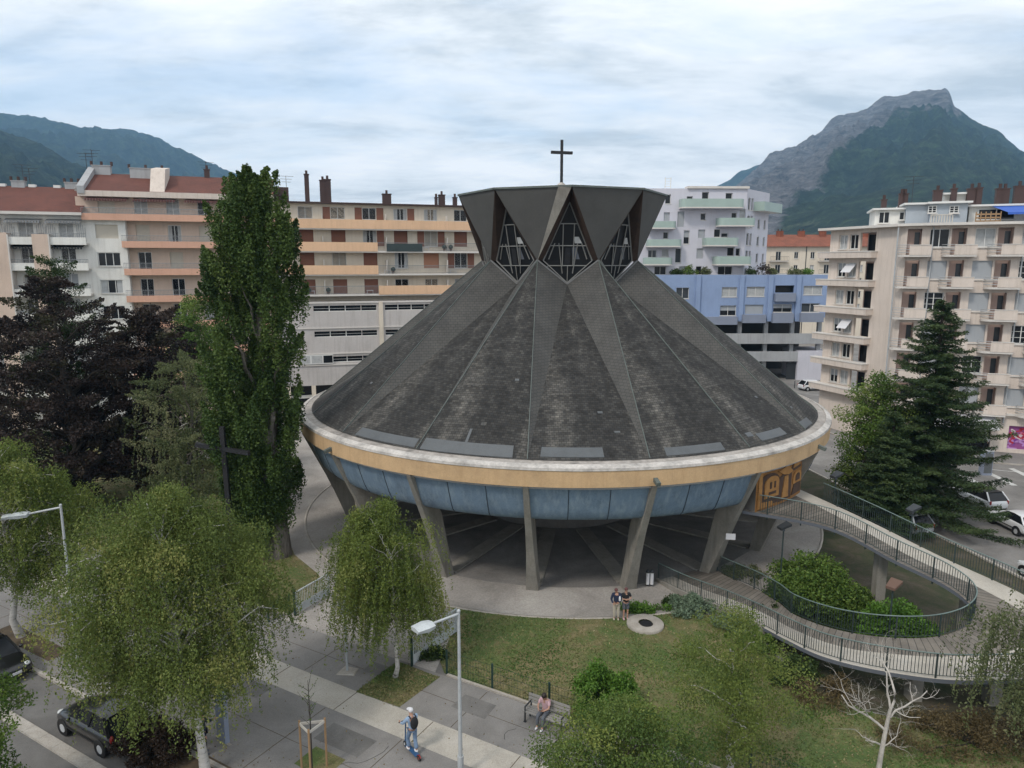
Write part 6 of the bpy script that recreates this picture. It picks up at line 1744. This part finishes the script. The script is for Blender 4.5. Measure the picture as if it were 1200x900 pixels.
# bench
s0 = -12.55
bo = thing('park_bench', 'grey slatted park bench on dark metal legs facing the path', 'bench', st_(s0, 22.55), math.atan2(SD.y, SD.x))
BL = 1.85
b = MB(); [b.box(0, BL, y, y + .1, .43, .465, M['bench_wood']) for y in (.0, .125, .25, .375)]; b.obj('seat', bo)
b = MB(); [b.add([(0, .5 + z * .15, .5 + z), (BL, .5 + z * .15, .5 + z), (BL, .52 + z * .15, .5 + z + .1), (0, .52 + z * .15, .5 + z + .1), (0, .535 + z * .15, .49 + z), (BL, .535 + z * .15, .49 + z), (BL, .555 + z * .15, .59 + z), (0, .555 + z * .15, .59 + z)], [(0, 1, 2, 3), (7, 6, 5, 4), (3, 2, 6, 7), (4, 5, 1, 0), (0, 3, 7, 4), (1, 5, 6, 2)], M['bench_wood']) for z in (.08, .21, .34)]; b.obj('backrest', bo)
for x in (.12, BL - .12):
    b = MB(); b.bar((x, .02, 0), (x, .02, .43), .05, .05, M['dark_metal']); b.bar((x, .44, 0), (x, .62, .95), .05, .05, M['dark_metal']); b.bar((x, .0, .41), (x, .5, .41), .05, .05, M['dark_metal']); b.bar((x, .0, .66), (x, .5, .66), .045, .045, M['dark_metal']); b.bar((x, .02, .43), (x, .02, .66), .04, .04, M['dark_metal']); b.bar((x - .06, .02, .01), (x + .06, .02, .01), .1, .02, M['dark_metal']); b.obj('leg', bo)

# manhole in a concrete ring
p = at(756, 733); o = thing('concrete_manhole', 'round pale concrete manhole slab with a dark iron lid on the lawn', 'manhole', p); b = MB(); b.lathe([(.93, 0), (.93, .14), (.90, .16), (.34, .17)], M['stone'], 40); b.obj('concrete_ring', o)
b = MB(); b.lathe([(.0, .17), (.30, .17), (.34, .165)], mat('iron_lid', (.02, .018, .018), .7, .3), 28, (.03, -.12, .008)); [b.bar((-.22, -.12 + k * .09 - .18, .185), (.28, -.12 + k * .09 - .18, .185), .02, .006, M['dark_metal']) for k in range(5)]; b.obj('iron_lid', o)
# twin litter bins
for i, (px, tx) in enumerate(((758.8, 'left of the two white litter bins with dark lids by the leg'), (763.6, 'right of the two white litter bins with dark lids by the leg'))):
    p = at(px, 688); o = thing('litter_bin', tx, 'litter bin', p, 0, 'litter bins by the leg'); b = MB(); b.tube([(0, 0, .18), (0, 0, .88)], [.095, .10], M['white_cloth'], 12); b.obj('bin_body', o)
    b = MB(); b.lathe([(.12, .88), (.13, .95), (.06, 1.05), (0, 1.07)], M['dark_metal'], 12); b.obj('lid', o); b = MB(); b.bar((.0, .12, 0), (0, .12, .95), .05, .04, M['dark_metal']); b.obj('post', o)
# information column under the big birch
p = at(262, 868); o = thing('information_column', 'slim grey-blue upright panel on the pavement under the big birch', 'sign panel', p, R_(-38)); b = MB(); b.box(-.30, .30, -.09, .09, .02, 2.5, M['blue_grey']); b.obj('panel', o)
b = MB(); b.box(-.33, .33, -.12, .12, 2.5, 2.58, M['dark_metal']); b.obj('cap', o)
for x in (-.27, .27): b = MB(); b.box(x - .2, x + .2, -.06, .06, 0, .03, M['stone']); b.obj('foot', o)
# advertising pillar on the side road
p = at(1154, 556); o = thing('street_cabinet', 'grey street cabinet standing by the zebra crossing', 'cabinet', p); b = MB(); b.box(-.4, .4, -.3, .3, 0, 2.1, M['blue_grey']); b.box(-.45, .45, -.35, .35, 2.1, 2.18, M['grey_conc']); b.obj('cabinet_body', o); b = MB(); b.box(-.34, .34, -.315, -.302, .2, 1.95, M['zinc']); b.obj('door', o)
# bollards on the far street
for i, px in enumerate((931, 938, 945)):
    p = at(px, 455); o = thing('bollard', '%s of the thin dark bollards in front of the parking wall' % ('leftmost', 'middle one', 'rightmost')[i], 'bollard', p, 0, 'bollards by the parking wall'); b = MB(); b.tube([(0, 0, 0), (0, 0, 1.0)], .06, M['dark_metal'], 8); b.obj('bollard_post', o); b = MB(); b.ball((0, 0, 1.03), .08, M['dark_metal'], n=8); b.obj('knob', o)

# ================================================================ VEHICLES
def car(label, loc, rz, paint, L_=4.0, W_=1.72, H_=1.46, style='hatch', roof=None, plate=True):
    o = thing('parked_car', label, 'car', loc, rz); P = M[paint]; hw = W_ / 2; hl = L_ / 2
    # side stations, front at +x : x, half width, sill z, belt z, deck z
    st = [(-hl, hw * .80, .42, .72, .80), (-hl + .10, hw * .93, .26, .86, .93), (-hl + .45, hw * .985, .2, .90, .97), (-hl + 1.2, hw, .2, .90, .95), (0, hw, .2, .88, .93), (hl - 1.35, hw, .2, .86, .93), (hl - .9, hw * .99, .2, .83, .93), (hl - .45, hw * .95, .22, .74, .86), (hl - .12, hw * .86, .26, .62, .74), (hl, hw * .70, .34, .52, .60)]
    V = []; F = []; n = 11
    for x, w_, z0, zb, zd in st:
        half = [(0, z0 - .02), (w_ * .86, z0), (w_ * .98, z0 + .14), (w_, (z0 + zb) / 2 + .05), (w_ * .97, zb), (w_ * .80, zd)]
        ring = half + [(-y, z) for y, z in half[:0:-1]]; ring = [(x, y, z) for y, z in ring]; V += ring
    n = 11
    for i in range(len(st) - 1):
        for j in range(n): a = i * n + j; b = i * n + (j + 1) % n; F.append((a, b, b + n, a + n))
    F += [tuple(range(n))[::-1], tuple((len(st) - 1) * n + j for j in range(n))]
    b = MB(); b.add(V, F, P, True); bo_ = b.obj('body', o, merge=True)
    md = bo_.modifiers.new('smooth', 'SUBSURF'); md.levels = md.render_levels = 1
    # greenhouse
    xb, xf = (-hl + .12, hl - 1.05) if style == 'hatch' else (-hl + .55, hl - 1.15)
    rb_, rf_ = (-hl + .62, hl - 1.95) if style == 'hatch' else (-hl + 1.15, hl - 1.95)
    zb, zr = .90, H_; wb, wr = hw * .90, hw * .70
    gl_ = MB(); G = [(xb, -wb, zb), (xf, -wb * .93, zb - .02), (xf, wb * .93, zb - .02), (xb, wb, zb), (rb_, -wr, zr - .05), (rf_, -wr, zr - .05), (rf_, wr, zr - .05), (rb_, wr, zr - .05)]
    gl_.add(G, [(0, 1, 5, 4), (1, 2, 6, 5), (2, 3, 7, 6), (3, 0, 4, 7)], M['glass']); gl_.obj('windows', o)
    rf = MB(); rm = roof or P
    X = [rb_ - .10, rb_ + .15, (rb_ + rf_) / 2, rf_ - .1, rf_ + .06]; Zr = [zr - .07, zr - .015, zr + .02, zr - .01, zr - .06]
    V = []
    for x, z in zip(X, Zr): V += [(x, -wr - .03, z - .05), (x, -wr * .75, z + .015), (x, 0, z + .03), (x, wr * .75, z + .015), (x, wr + .03, z - .05)]
    F = [(i * 5 + j, (i + 1) * 5 + j, (i + 1) * 5 + j + 1, i * 5 + j + 1) for i in range(4) for j in range(4)]; rf.add(V, F, rm, True); rf.obj('roof', o)
    pl = MB()
    for s in (-1, 1):
        q = lambda g: Vector((g[0], g[1] + s * .012, g[2] + .004))
        a0, a1, c0, c1 = (G[0], G[1], G[4], G[5]) if s < 0 else (G[3], G[2], G[7], G[6])
        pl.bar(q(a0), q(c0), .10, .05, P); pl.bar(q(a1), q(c1), .07, .05, P)
        m0, m1 = Vector(a0).lerp(Vector(a1), .50), Vector(c0).lerp(Vector(c1), .50); pl.bar(q(m0), q(m1), .05, .03, P if paint != 'car_white' else M['black'])
    pl.obj('window_pillars', o)
    for x in (-hl + .68, hl - .74):
        for s in (-1, 1):
            w_ = MB(); y = s * (hw - .09); w_.tube([(x, y - .09, .30), (x, y + .09, .30)], .30, M['tyre'], 20); wo = w_.obj('wheel', o)
            w_ = MB(); w_.tube([(x, y + s * .07, .30), (x, y + s * .098, .30)], [.19, .17], M['rim'], 14); w_.obj('rim', wo)
            w_ = MB(); w_.tube([(x, s * (hw - .2), .32), (x, s * (hw + .004), .32)], .355, M['black'], 20); w_.obj('wheel_arch', o)
    for s in (-1, 1):
        h = MB(); h.ball((hl - .22, s * hw * .66, .66), .15, M['lamp_glass'], (1.1, 1.0, .6), 10); h.obj('headlight', o)
        h = MB(); h.ball((-hl + .10, s * hw * .80, .78), .12, M['red_lamp'], (.6, .7, 1.5), 10); h.obj('tail_light', o)
        h = MB(); h.ball((xf - .35, s * (hw + .08), .95), .1, P, (.6, 1, .7), 8); h.obj('mirror', o)
        h = MB(); h.box(-.9, 1.0, s * (hw + .003) - .006, s * (hw + .003) + .006, .44, .50, M['black']); h.obj('rubbing_strip', o)
        for x in (-.05, .95): h = MB(); h.box(x - .2, x - .06, s * (hw * .985) - .015, s * (hw * .985) + .015, .74, .77, M['dark_metal']); h.obj('door_handle', o)
    g = MB(); g.box(hl - .06, hl + .012, -.45, .45, .30, .42, M['black']); g.obj('grille', o)
    if plate:
        for x in (hl + .015, -hl - .02): g = MB(); g.box(x - .01, x + .01, -.26, .26, .44, .55, M['white_cloth']); g.obj('number_plate', o)
    return o
AS = math.atan2(SD.y, SD.x)
car('black car cut by the left edge, its number plate facing right', st_(-34.95, 13.75, .004), AS, 'car_black', 4.2, 1.75, 1.5)
car('black car half hidden under the big birch, wheels with silver rims', st_(-26.35, 13.72, .004), AS + PI, 'car_black', 3.9, 1.68, 1.5)
car('small white hatchback on the side road, nearest the ramp, with black side strips', (34.7, 46.8, .004), R_(93), 'car_white', 3.75, 1.64, 1.42)
car('white car with dark roof parked behind the small white hatchback', (35.5, 51.9, .004), R_(98), 'car_white', 4.1, 1.75, 1.5, roof=M['black'])
car('white car at the right edge just outside the upper ramp railing', (30.9, 38.0, .004), R_(95), 'car_white', 4.1, 1.75, 1.5)
car('silver car almost hidden in the shade below the fir', (27.0, 47.0, .004), R_(105), 'car_silver', 4.2, 1.75, 1.5)
p = at(953, 457); car('distant white car in front of the lavender parking wall', (p.x, p.y, .004), R_(12), 'car_white', 4.4, 1.8, 1.5)
# ================================================================ PEOPLE
def skin(name, verts, edges, radii, m, parent, levels=1, root=0):
    """one continuous surface grown over a skeleton; radii may be (rx, ry)"""
    me = bpy.data.meshes.new(name); me.from_pydata([tuple(v) for v in verts], edges, []); o = link(name, me)
    o.modifiers.new('skin', 'SKIN'); sv = me.skin_vertices[0].data
    for i, r in enumerate(radii): sv[i].radius = r if hasattr(r, '__len__') else (r, r)
    for i in range(len(verts)): sv[i].use_root = (i == root)
    o.modifiers['skin'].use_smooth_shade = True
    s = o.modifiers.new('sub', 'SUBSURF'); s.levels = s.render_levels = levels
    dg = bpy.context.evaluated_depsgraph_get(); dg.update(); me2 = bpy.data.meshes.new_from_object(o.evaluated_get(dg)); me2.name = name
    bpy.data.objects.remove(o); me2.materials.clear(); me2.materials.append(m)
    for p_ in me2.polygons: p_.use_smooth = True
    return link(name, me2, parent)
def person(label, loc, rz, J, cloth, hair='hair', scale=1., shorts=False, extra=None, cat='person', group=None):
    """J: joints (x right of the figure, y forward, z up), metres for 1.75 m; facing +y"""
    o = thing('person', label, cat, loc, rz, group); o.scale = (scale,) * 3
    N = ['pelvis', 'waist', 'chest', 'neck', 'head', 'crown']
    D = dict(J)
    verts = [D['pelvis'], D['waist'], D['chest'], D['neck'], D['head'], D['crown']]; edges = [(0, 1), (1, 2), (2, 3), (3, 4), (4, 5)]
    rad = [(.135, .10), (.125, .09), (.15, .10), .052, (.072, .088), (.062, .072)]
    for s in 'LR':
        i = len(verts); verts += [D['sh' + s], D['el' + s], D['wr' + s], D['ha' + s]]; edges += [(2, i), (i, i + 1), (i + 1, i + 2), (i + 2, i + 3)]; rad += [.052, .038, .026, (.034, .018)]
        i = len(verts); verts += [D['hip' + s], D['kn' + s], D['an' + s], D['to' + s]]; edges += [(0, i), (i, i + 1), (i + 1, i + 2), (i + 2, i + 3)]; rad += [.078, .052, .036, (.034, .024)]
    body = skin('body', verts, edges, rad, M['skin'], o, 2)
    # face and fingers joined into the same body mesh
    f = MB(); H = Vector(D['head']); Cn = Vector(D['crown']); up = (Cn - H).normalized(); fw = Vector(D.get('face', (0, 1, 0))).normalized(); rt = fw.cross(up).normalized()
    f.ball(H + fw * .088 + up * .0, .016, M['skin'], (.7, 1, 1.3), 8)
    for s in (-1, 1): f.ball(H + rt * s * .077 + up * .01, .022, M['skin'], (.5, .9, 1.3), 8); f.ball(H + fw * .082 + rt * s * .03 + up * .03, .011, M['black'], (1, 1, .7), 6)
    f.ball(H + fw * .08 - up * .045, .02, M['tan_cloth'], (1.1, .5, .3), 6)
    for s in 'LR':
        w_, h_ = Vector(D['wr' + s]), Vector(D['ha' + s]); d = (h_ - w_).normalized(); sd = d.cross(Vector((0, 1, 0))); sd = sd.normalized() if sd.length > .1 else Vector((1, 0, 0)); cu = sd.cross(d)
        for k, ln_ in enumerate((.065, .075, .07, .055)):
            b0 = h_ + sd * (k - 1.5) * .018; f.tube([b0 - d * .01, b0 + d * ln_ * .55 + cu * .005, b0 + d * ln_ * .85 + cu * .025], [.009, .0085, .006], M['skin'], 6)
        b0 = h_ - d * .03 + sd * .03; f.tube([b0, b0 + d * .03 + sd * .02, b0 + d * .055 + sd * .02 + cu * .01], [.010, .009, .007], M['skin'], 6)
    fo = f.obj('face', None); bm = bmesh.new(); bm.from_mesh(body.data); off = len(body.data.materials)
    for m_ in fo.data.materials:
        if m_.name not in [x.name for x in body.data.materials]: body.data.materials.append(m_)
    mp_ = [[x.name for x in body.data.materials].index(m_.name) for m_ in fo.data.materials]
    for p_ in fo.data.polygons: p_.material_index = mp_[p_.material_index]
    bm.from_mesh(fo.data); bm.to_mesh(body.data); bm.free(); bpy.data.objects.remove(fo)
    # clothing
    top = cloth['top']; ls = cloth.get('sleeve', 'long')
    v = [Vector(D['pelvis']) - Vector((0, 0, .05)), D['waist'], D['chest'], vlerp(D['chest'], D['neck'], .75)]; e = [(0, 1), (1, 2), (2, 3)]; r = [(.165, .125), (.150, .112), (.172, .122), (.07, .07)]
    for s in 'LR':
        i = len(v); end = D['wr' + s] if ls == 'long' else vlerp(D['sh' + s], D['el' + s], .75)
        if ls == 'long': v += [D['sh' + s], D['el' + s], end]; e += [(2, i), (i, i + 1), (i + 1, i + 2)]; r += [.078, .060, .045]
        else: v += [D['sh' + s], end]; e += [(2, i), (i, i + 1)]; r += [.078, .062]
    skin('shirt', v, e, r, M[top], o, 2)
    v = [vlerp(D['pelvis'], D['waist'], .6)]; e = []; r = [(.168, .13)]
    for s in 'LR':
        i = len(v); k = D['kn' + s]; a_ = vlerp(D['kn' + s], D['an' + s], .93)
        if shorts: v += [D['hip' + s], vlerp(D['hip' + s], k, .9)]; e += [(0, i), (i, i + 1)]; r += [.105, .088]
        else: v += [D['hip' + s], k, a_]; e += [(0, i), (i, i + 1), (i + 1, i + 2)]; r += [.102, .078, cloth.get('cuff', .062)]
    skin('trousers', v, e, r, M[cloth['legs']], o, 2)
    for s in 'LR':
        a_, t_ = Vector(D['an' + s]), Vector(D['to' + s]); sh = MB(); d = (t_ - a_); d.z = 0; d.normalize(); hz_ = t_.z - .03
        sh.ball((a_.x + d.x * .06, a_.y + d.y * .06, hz_ + .045), .06, M[cloth['shoe']], (.85 + abs(d.x) * 1.1, .85 + abs(d.y) * 1.1, .85), 10); sh.box(-.01, .01, -.01, .01, 0, .01, M[cloth['shoe']], Matrix.Translation((a_.x + d.x * .06, a_.y + d.y * .06, hz_ + .04))); sh.obj('shoe', o)
    if hair:
        hb_ = MB(); hb_.ball(H + up * .055 - fw * .014, .108 if cloth.get('long_hair') else .096, M[hair], (.98, 1.02, 1.0), 14)
        if cloth.get('long_hair'): hb_.tube([H + up * .08 - fw * .05, H - fw * .09 - up * .05, H - fw * .085 - up * .22], [.085, .088, .05], M[hair], 10)
        hb_.obj('cap' if cloth.get('cap') else 'hair', o)
    return o
def stand(**kw):
    J = dict(pelvis=(0, 0, .95), waist=(0, 0, 1.10), chest=(0, .0, 1.32), neck=(0, .01, 1.48), head=(0, .03, 1.60), crown=(0, .02, 1.70),
             shL=(-.19, 0, 1.40), elL=(-.24, -.02, 1.12), wrL=(-.23, .06, .88), haL=(-.225, .08, .80), shR=(.19, 0, 1.40), elR=(.24, -.02, 1.12), wrR=(.23, .06, .88), haR=(.225, .08, .80),
             hipL=(-.095, 0, .88), knL=(-.10, .03, .49), anL=(-.105, 0, .09), toL=(-.11, .14, .035), hipR=(.095, 0, .88), knR=(.10, .03, .49), anR=(.105, 0, .09), toR=(.11, .14, .035))
    J.update(kw); return J
# --- scooter rider, seen from behind, riding along the pavement towards the upper left
p = at(484, 884); scz = R_(38)
J = stand(anL=(-.07, .17, .23), toL=(-.08, .31, .165), knL=(-.10, .20, .60), anR=(.08, -.14, .23), toR=(.10, .0, .165), knR=(.11, .02, .60), hipL=(-.095, .02, 1.0), hipR=(.095, 0, 1.0), pelvis=(0, 0, 1.07), waist=(0, .01, 1.22), chest=(0, .03, 1.44), neck=(0, .06, 1.60),
          head=(0, .10, 1.72), crown=(0, .09, 1.82), shL=(-.19, .03, 1.52), elL=(-.27, .22, 1.27), wrL=(-.24, .44, 1.16), haL=(-.23, .52, 1.16), shR=(.19, .03, 1.52), elR=(.27, .22, 1.27), wrR=(.24, .44, 1.16), haR=(.23, .52, 1.16))
rider = person('person in pale blue denim with white cap and black backpack riding a scooter', p, scz, J, dict(top='sky_shirt', legs='denim', shoe='white_cloth', cap=True, cuff=.085), hair='white_cloth', scale=1.0)
b = MB(); b.ball((0, -.16, 1.37), .17, M['black_cloth'], (.95, .62, 1.45), 14); b.obj('backpack', rider)
for x in (-.11, .11): b = MB(); b.tube([(x, -.10, 1.55), (x, .02, 1.60), (x * 1.1, .15, 1.50), (x * 1.2, .14, 1.3)], .022, M['black_cloth'], 6); b.obj('backpack_strap', rider)
b = MB(); b.lathe([(.0, .0), (.075, .0), (.10, .012)], M['white_cloth'], 14, (0, .20, 1.755)); b.obj('cap_peak', rider)
so2 = thing('kick_scooter', 'electric kick scooter with blue deck and red rear wheel under the rider', 'scooter', p, scz); SB = mat('scooter_blue', (.03, .09, .2), .4)
b = MB(); b.box(-.085, .085, -.34, .42, .115, .155, SB); b.obj('deck', so2)
b = MB(); b.tube([(0, .42, .13), (0, .52, .22), (0, .54, .25)], .03, M['dark_metal'], 8); b.tube([(0, .58, .12), (0, .49, 1.14)], .026, SB, 8); b.obj('stem', so2)
b = MB(); b.tube([(-.26, .50, 1.15), (.26, .50, 1.15)], .016, M['dark_metal'], 8); [b.tube([(s * .18, .5, 1.15), (s * .29, .5, 1.15)], .021, M['black'], 8) for s in (-1, 1)]; b.obj('handlebar', so2)
for y, m_ in ((.58, 'tyre'), (-.45, 'tyre')):
    b = MB(); b.tube([(-.028, y, .11), (.028, y, .11)], .11, M['tyre'], 18); wo = b.obj('wheel', so2); b = MB(); b.tube([(-.034, y, .11), (.034, y, .11)], .055, M['red_shoe'] if y < 0 else M['rim'], 12); b.obj('hub', wo)
b = MB(); b.tube([(0, -.33, .15), (0, -.46, .24), (0, -.57, .17)], .026, M['red_lamp'], 6); b.obj('mudguard', so2)
# --- couple on the lawn
J = stand(head=(.03, .05, 1.59), crown=(.05, .05, 1.69), face=(.6, .8, 0), elR=(.27, .06, 1.14), wrR=(.18, .2, .98), haR=(.13, .26, .96), elL=(-.23, .06, 1.13), wrL=(-.10, .24, 1.05), haL=(-.03, .28, 1.06))
pA = at(722, 726); a_ = person('person in navy jacket, beige trousers and cap, the left one of the standing pair', pA, R_(172), J, dict(top='navy', legs='khaki', shoe='khaki', cap=True), hair='tan_cloth', scale=1.0)
b = MB(); b.ball((-.16, .15, 1.2), .12, M['white_cloth'], (.5, .45, 1.5), 10); b.obj('shoulder_bag', a_)
J = stand(elR=(.27, .04, 1.16), wrR=(.06, .20, 1.18), haR=(-.02, .21, 1.19), elL=(-.27, .04, 1.16), wrL=(-.05, .19, 1.13), haL=(.03, .2, 1.14))
pB = at(732.8, 725.5); person('person in black shirt and dark shorts with arms folded, right one of the pair', pB, R_(190), J, dict(top='black_cloth', legs='grey_cloth', shoe='pink_cloth', sleeve='short'), hair='tan_cloth', scale=1.0, shorts=True)
# --- reader on the bench
J = stand(pelvis=(0, -.10, .56), waist=(0, -.12, .72), chest=(0, -.06, .95), neck=(0, .0, 1.10), head=(0, .07, 1.20), crown=(0, .08, 1.30), face=(0, .8, -.6), hipL=(-.10, -.05, .54), hipR=(.10, -.05, .54), knL=(-.12, .38, .53), knR=(.12, .38, .53),
          anL=(-.12, .42, .10), toL=(-.12, .56, .035), anR=(.12, .40, .10), toR=(.12, .54, .035), shL=(-.18, -.04, 1.02), elL=(-.24, .10, .80), wrL=(-.12, .30, .76), haL=(-.06, .35, .78), shR=(.18, -.04, 1.02), elR=(.24, .10, .80), wrR=(.12, .30, .76), haR=(.06, .35, .78))
pb_ = st_(s0, 22.55) + SD * .85 + SN * .30
person('person with long dark hair and pink top sitting on the bench, head bowed', pb_, AS + PI, J, dict(top='pink_cloth', legs='grey_cloth', shoe='white_cloth', long_hair=True, sleeve='short'))
ph_o = thing('open_book', 'small white open book held by the seated reader', 'book', pb_, AS + PI); b = MB(); b.add([(-.10, .33, .82), (0, .36, .80), (0, .45, .90), (-.10, .42, .92), (.10, .33, .82), (.10, .42, .92)], [(0, 1, 2, 3), (1, 4, 5, 2)], M['white_cloth']); b.obj('page', ph_o)
# --- person at the information column
J = stand(elL=(-.2, .2, 1.15), wrL=(-.12, .38, 1.25), haL=(-.1, .45, 1.28)); p = at(240, 884)
person('person in navy clothes and dark trousers behind the grey-blue panel', p, R_(-62), J, dict(top='navy', legs='black_cloth', shoe='grey_cloth'))
# --- pedestrians on the far pavement
J = stand(hipL=(-.09, .0, .88), knL=(-.09, .22, .50), anL=(-.09, .30, .10), toL=(-.09, .44, .05), knR=(.09, -.05, .49), anR=(.09, -.34, .14), toR=(.09, -.22, .04), elL=(-.25, -.1, 1.13), wrL=(-.25, -.02, .9), haL=(-.25, 0, .82), elR=(.25, .08, 1.13), wrR=(.24, .24, .95), haR=(.24, .3, .9))
p = at(1155, 529); person('pedestrian in white shirt and black trousers striding past the shop', p + Vector((0, 0, .1)), R_(75), J, dict(top='white_cloth', legs='black_cloth', shoe='white_cloth'))
p = at(1160.5, 528); person('pedestrian in yellow top and pale jeans just right of the striding one', p + Vector((0, .4, .1)), R_(200), stand(), dict(top='yellow_cloth', legs='denim', shoe='grey_cloth'))
# ================================================================ CAMERA, SKY, LIGHT
cam = bpy.data.cameras.new('camera'); co_ = bpy.data.objects.new('camera', cam); C.objects.link(co_)
cam.sensor_width = 36; cam.lens = 36 * FPX / 1200; cam.clip_end = 30000; cam.clip_start = .1
co_.location = (0, 0, CAM_H); co_.rotation_euler = (PI / 2 - PITCH, 0, 0)
sc = bpy.context.scene; sc.camera = co_
SUN_EL, SUN_AZ = 48., -140.      # azimuth measured from +Y towards +X : behind and to the left of the camera
w = bpy.data.worlds.new('World'); sc.world = w; w.use_nodes = True
t = w.node_tree; bg = t.nodes['Background']; out = t.nodes['World Output']
sky = t.nodes.new('ShaderNodeTexSky'); sky.sky_type = 'NISHITA'; sky.sun_disc = False
sky.sun_elevation = R_(SUN_EL); sky.sun_rotation = R_(SUN_AZ)
bg.inputs['Strength'].default_value = .12
tc = t.nodes.new('ShaderNodeTexCoord'); sep = t.nodes.new('ShaderNodeSeparateXYZ'); t.links.new(tc.outputs['Generated'], sep.inputs[0])
def mth(op, a, b=None, c=None):
    n = t.nodes.new('ShaderNodeMath'); n.operation = op
    for i, v in enumerate((a, b, c)):
        if v is None: continue
        if hasattr(v, 'is_output'): t.links.new(v, n.inputs[i])
        else: n.inputs[i].default_value = v
    return n.outputs[0]
zz = mth('ADD', mth('MAXIMUM', sep.outputs[2], 0.), .16)
cx = mth('DIVIDE', sep.outputs[0], zz); cy = mth('DIVIDE', sep.outputs[1], zz)
cmb = t.nodes.new('ShaderNodeCombineXYZ'); t.links.new(cx, cmb.inputs[0]); t.links.new(cy, cmb.inputs[1])
mp = t.nodes.new('ShaderNodeMapping'); mp.inputs['Rotation'].default_value = (0, 0, R_(-18)); mp.inputs['Scale'].default_value = (.7, 1.2, 1)
mp.inputs['Location'].default_value = (3.1, 1.7, 0)
t.links.new(cmb.outputs[0], mp.inputs[0])
def nz(scale, det, rg, dist):
    n = t.nodes.new('ShaderNodeTexNoise'); n.inputs['Scale'].default_value = scale; n.inputs['Detail'].default_value = det
    n.inputs['Roughness'].default_value = rg; n.inputs['Distortion'].default_value = dist; t.links.new(mp.outputs[0], n.inputs['Vector']); return n.outputs['Fac']
def rampn(f, stops):
    r = t.nodes.new('ShaderNodeValToRGB'); e = r.color_ramp.elements
    while len(e) < len(stops): e.new(.5)
    for el, (p, c) in zip(e, stops): el.position = p; el.color = (*c, 1)
    t.links.new(f, r.inputs[0]); return r.outputs[0]
n1 = nz(.75, 8, .58, .35); n2 = nz(1.9, 8, .6, .3)
cover = rampn(mth('ADD', mth('MULTIPLY', n1, .7), mth('MULTIPLY', n2, .3)), [(.37, (.62, .62, .62)), (.49, (1, 1, 1))])
CW = 9.0
shade = rampn(nz(1.7, 12, .64, .25), [(.37, tuple(x * CW / 10 for x in (.60, .63, .645))), (.5, tuple(x * CW / 10 for x in (.87, .88, .88))), (.62, tuple(x * CW / 10 for x in (1.03, 1.01, .99)))])
scl = t.nodes.new('ShaderNodeVectorMath'); scl.operation = 'SCALE'; scl.inputs['Scale'].default_value = 10.; t.links.new(shade, scl.inputs[0])
sk2 = t.nodes.new('ShaderNodeVectorMath'); sk2.operation = 'SCALE'; sk2.inputs['Scale'].default_value = 1.6; t.links.new(sky.outputs[0], sk2.inputs[0])
mx = t.nodes.new('ShaderNodeMix'); mx.data_type = 'RGBA'
t.links.new(cover, mx.inputs[0]); t.links.new(sk2.outputs[0], mx.inputs[6]); t.links.new(scl.outputs[0], mx.inputs[7])
t.links.new(mx.outputs[2], bg.inputs['Color'])
sun = bpy.data.lights.new('sun', 'SUN'); sun.energy = 1.5; sun.angle = R_(10); sun.color = (1, .93, .84)
so_ = bpy.data.objects.new('sun', sun); C.objects.link(so_)
az, el = R_(SUN_AZ), R_(SUN_EL)
d = Vector((math.sin(az) * math.cos(el), math.cos(az) * math.cos(el), math.sin(el)))
so_.rotation_euler = (-d).to_track_quat('-Z', 'Y').to_euler(); so_.location = (0, 0, 200)
sc.view_settings.view_transform = 'Standard'; sc.view_settings.look = 'None'; sc.view_settings.gamma = 1; sc.view_settings.exposure = .42
sc.view_settings.use_curve_mapping = False
sc.cycles.max_bounces = 6; sc.cycles.diffuse_bounces = 3; sc.cycles.glossy_bounces = 2; sc.cycles.transmission_bounces = 4; sc.cycles.transparent_max_bounces = 8
sc.cycles.volume_bounces = 0; sc.cycles.use_denoising = True
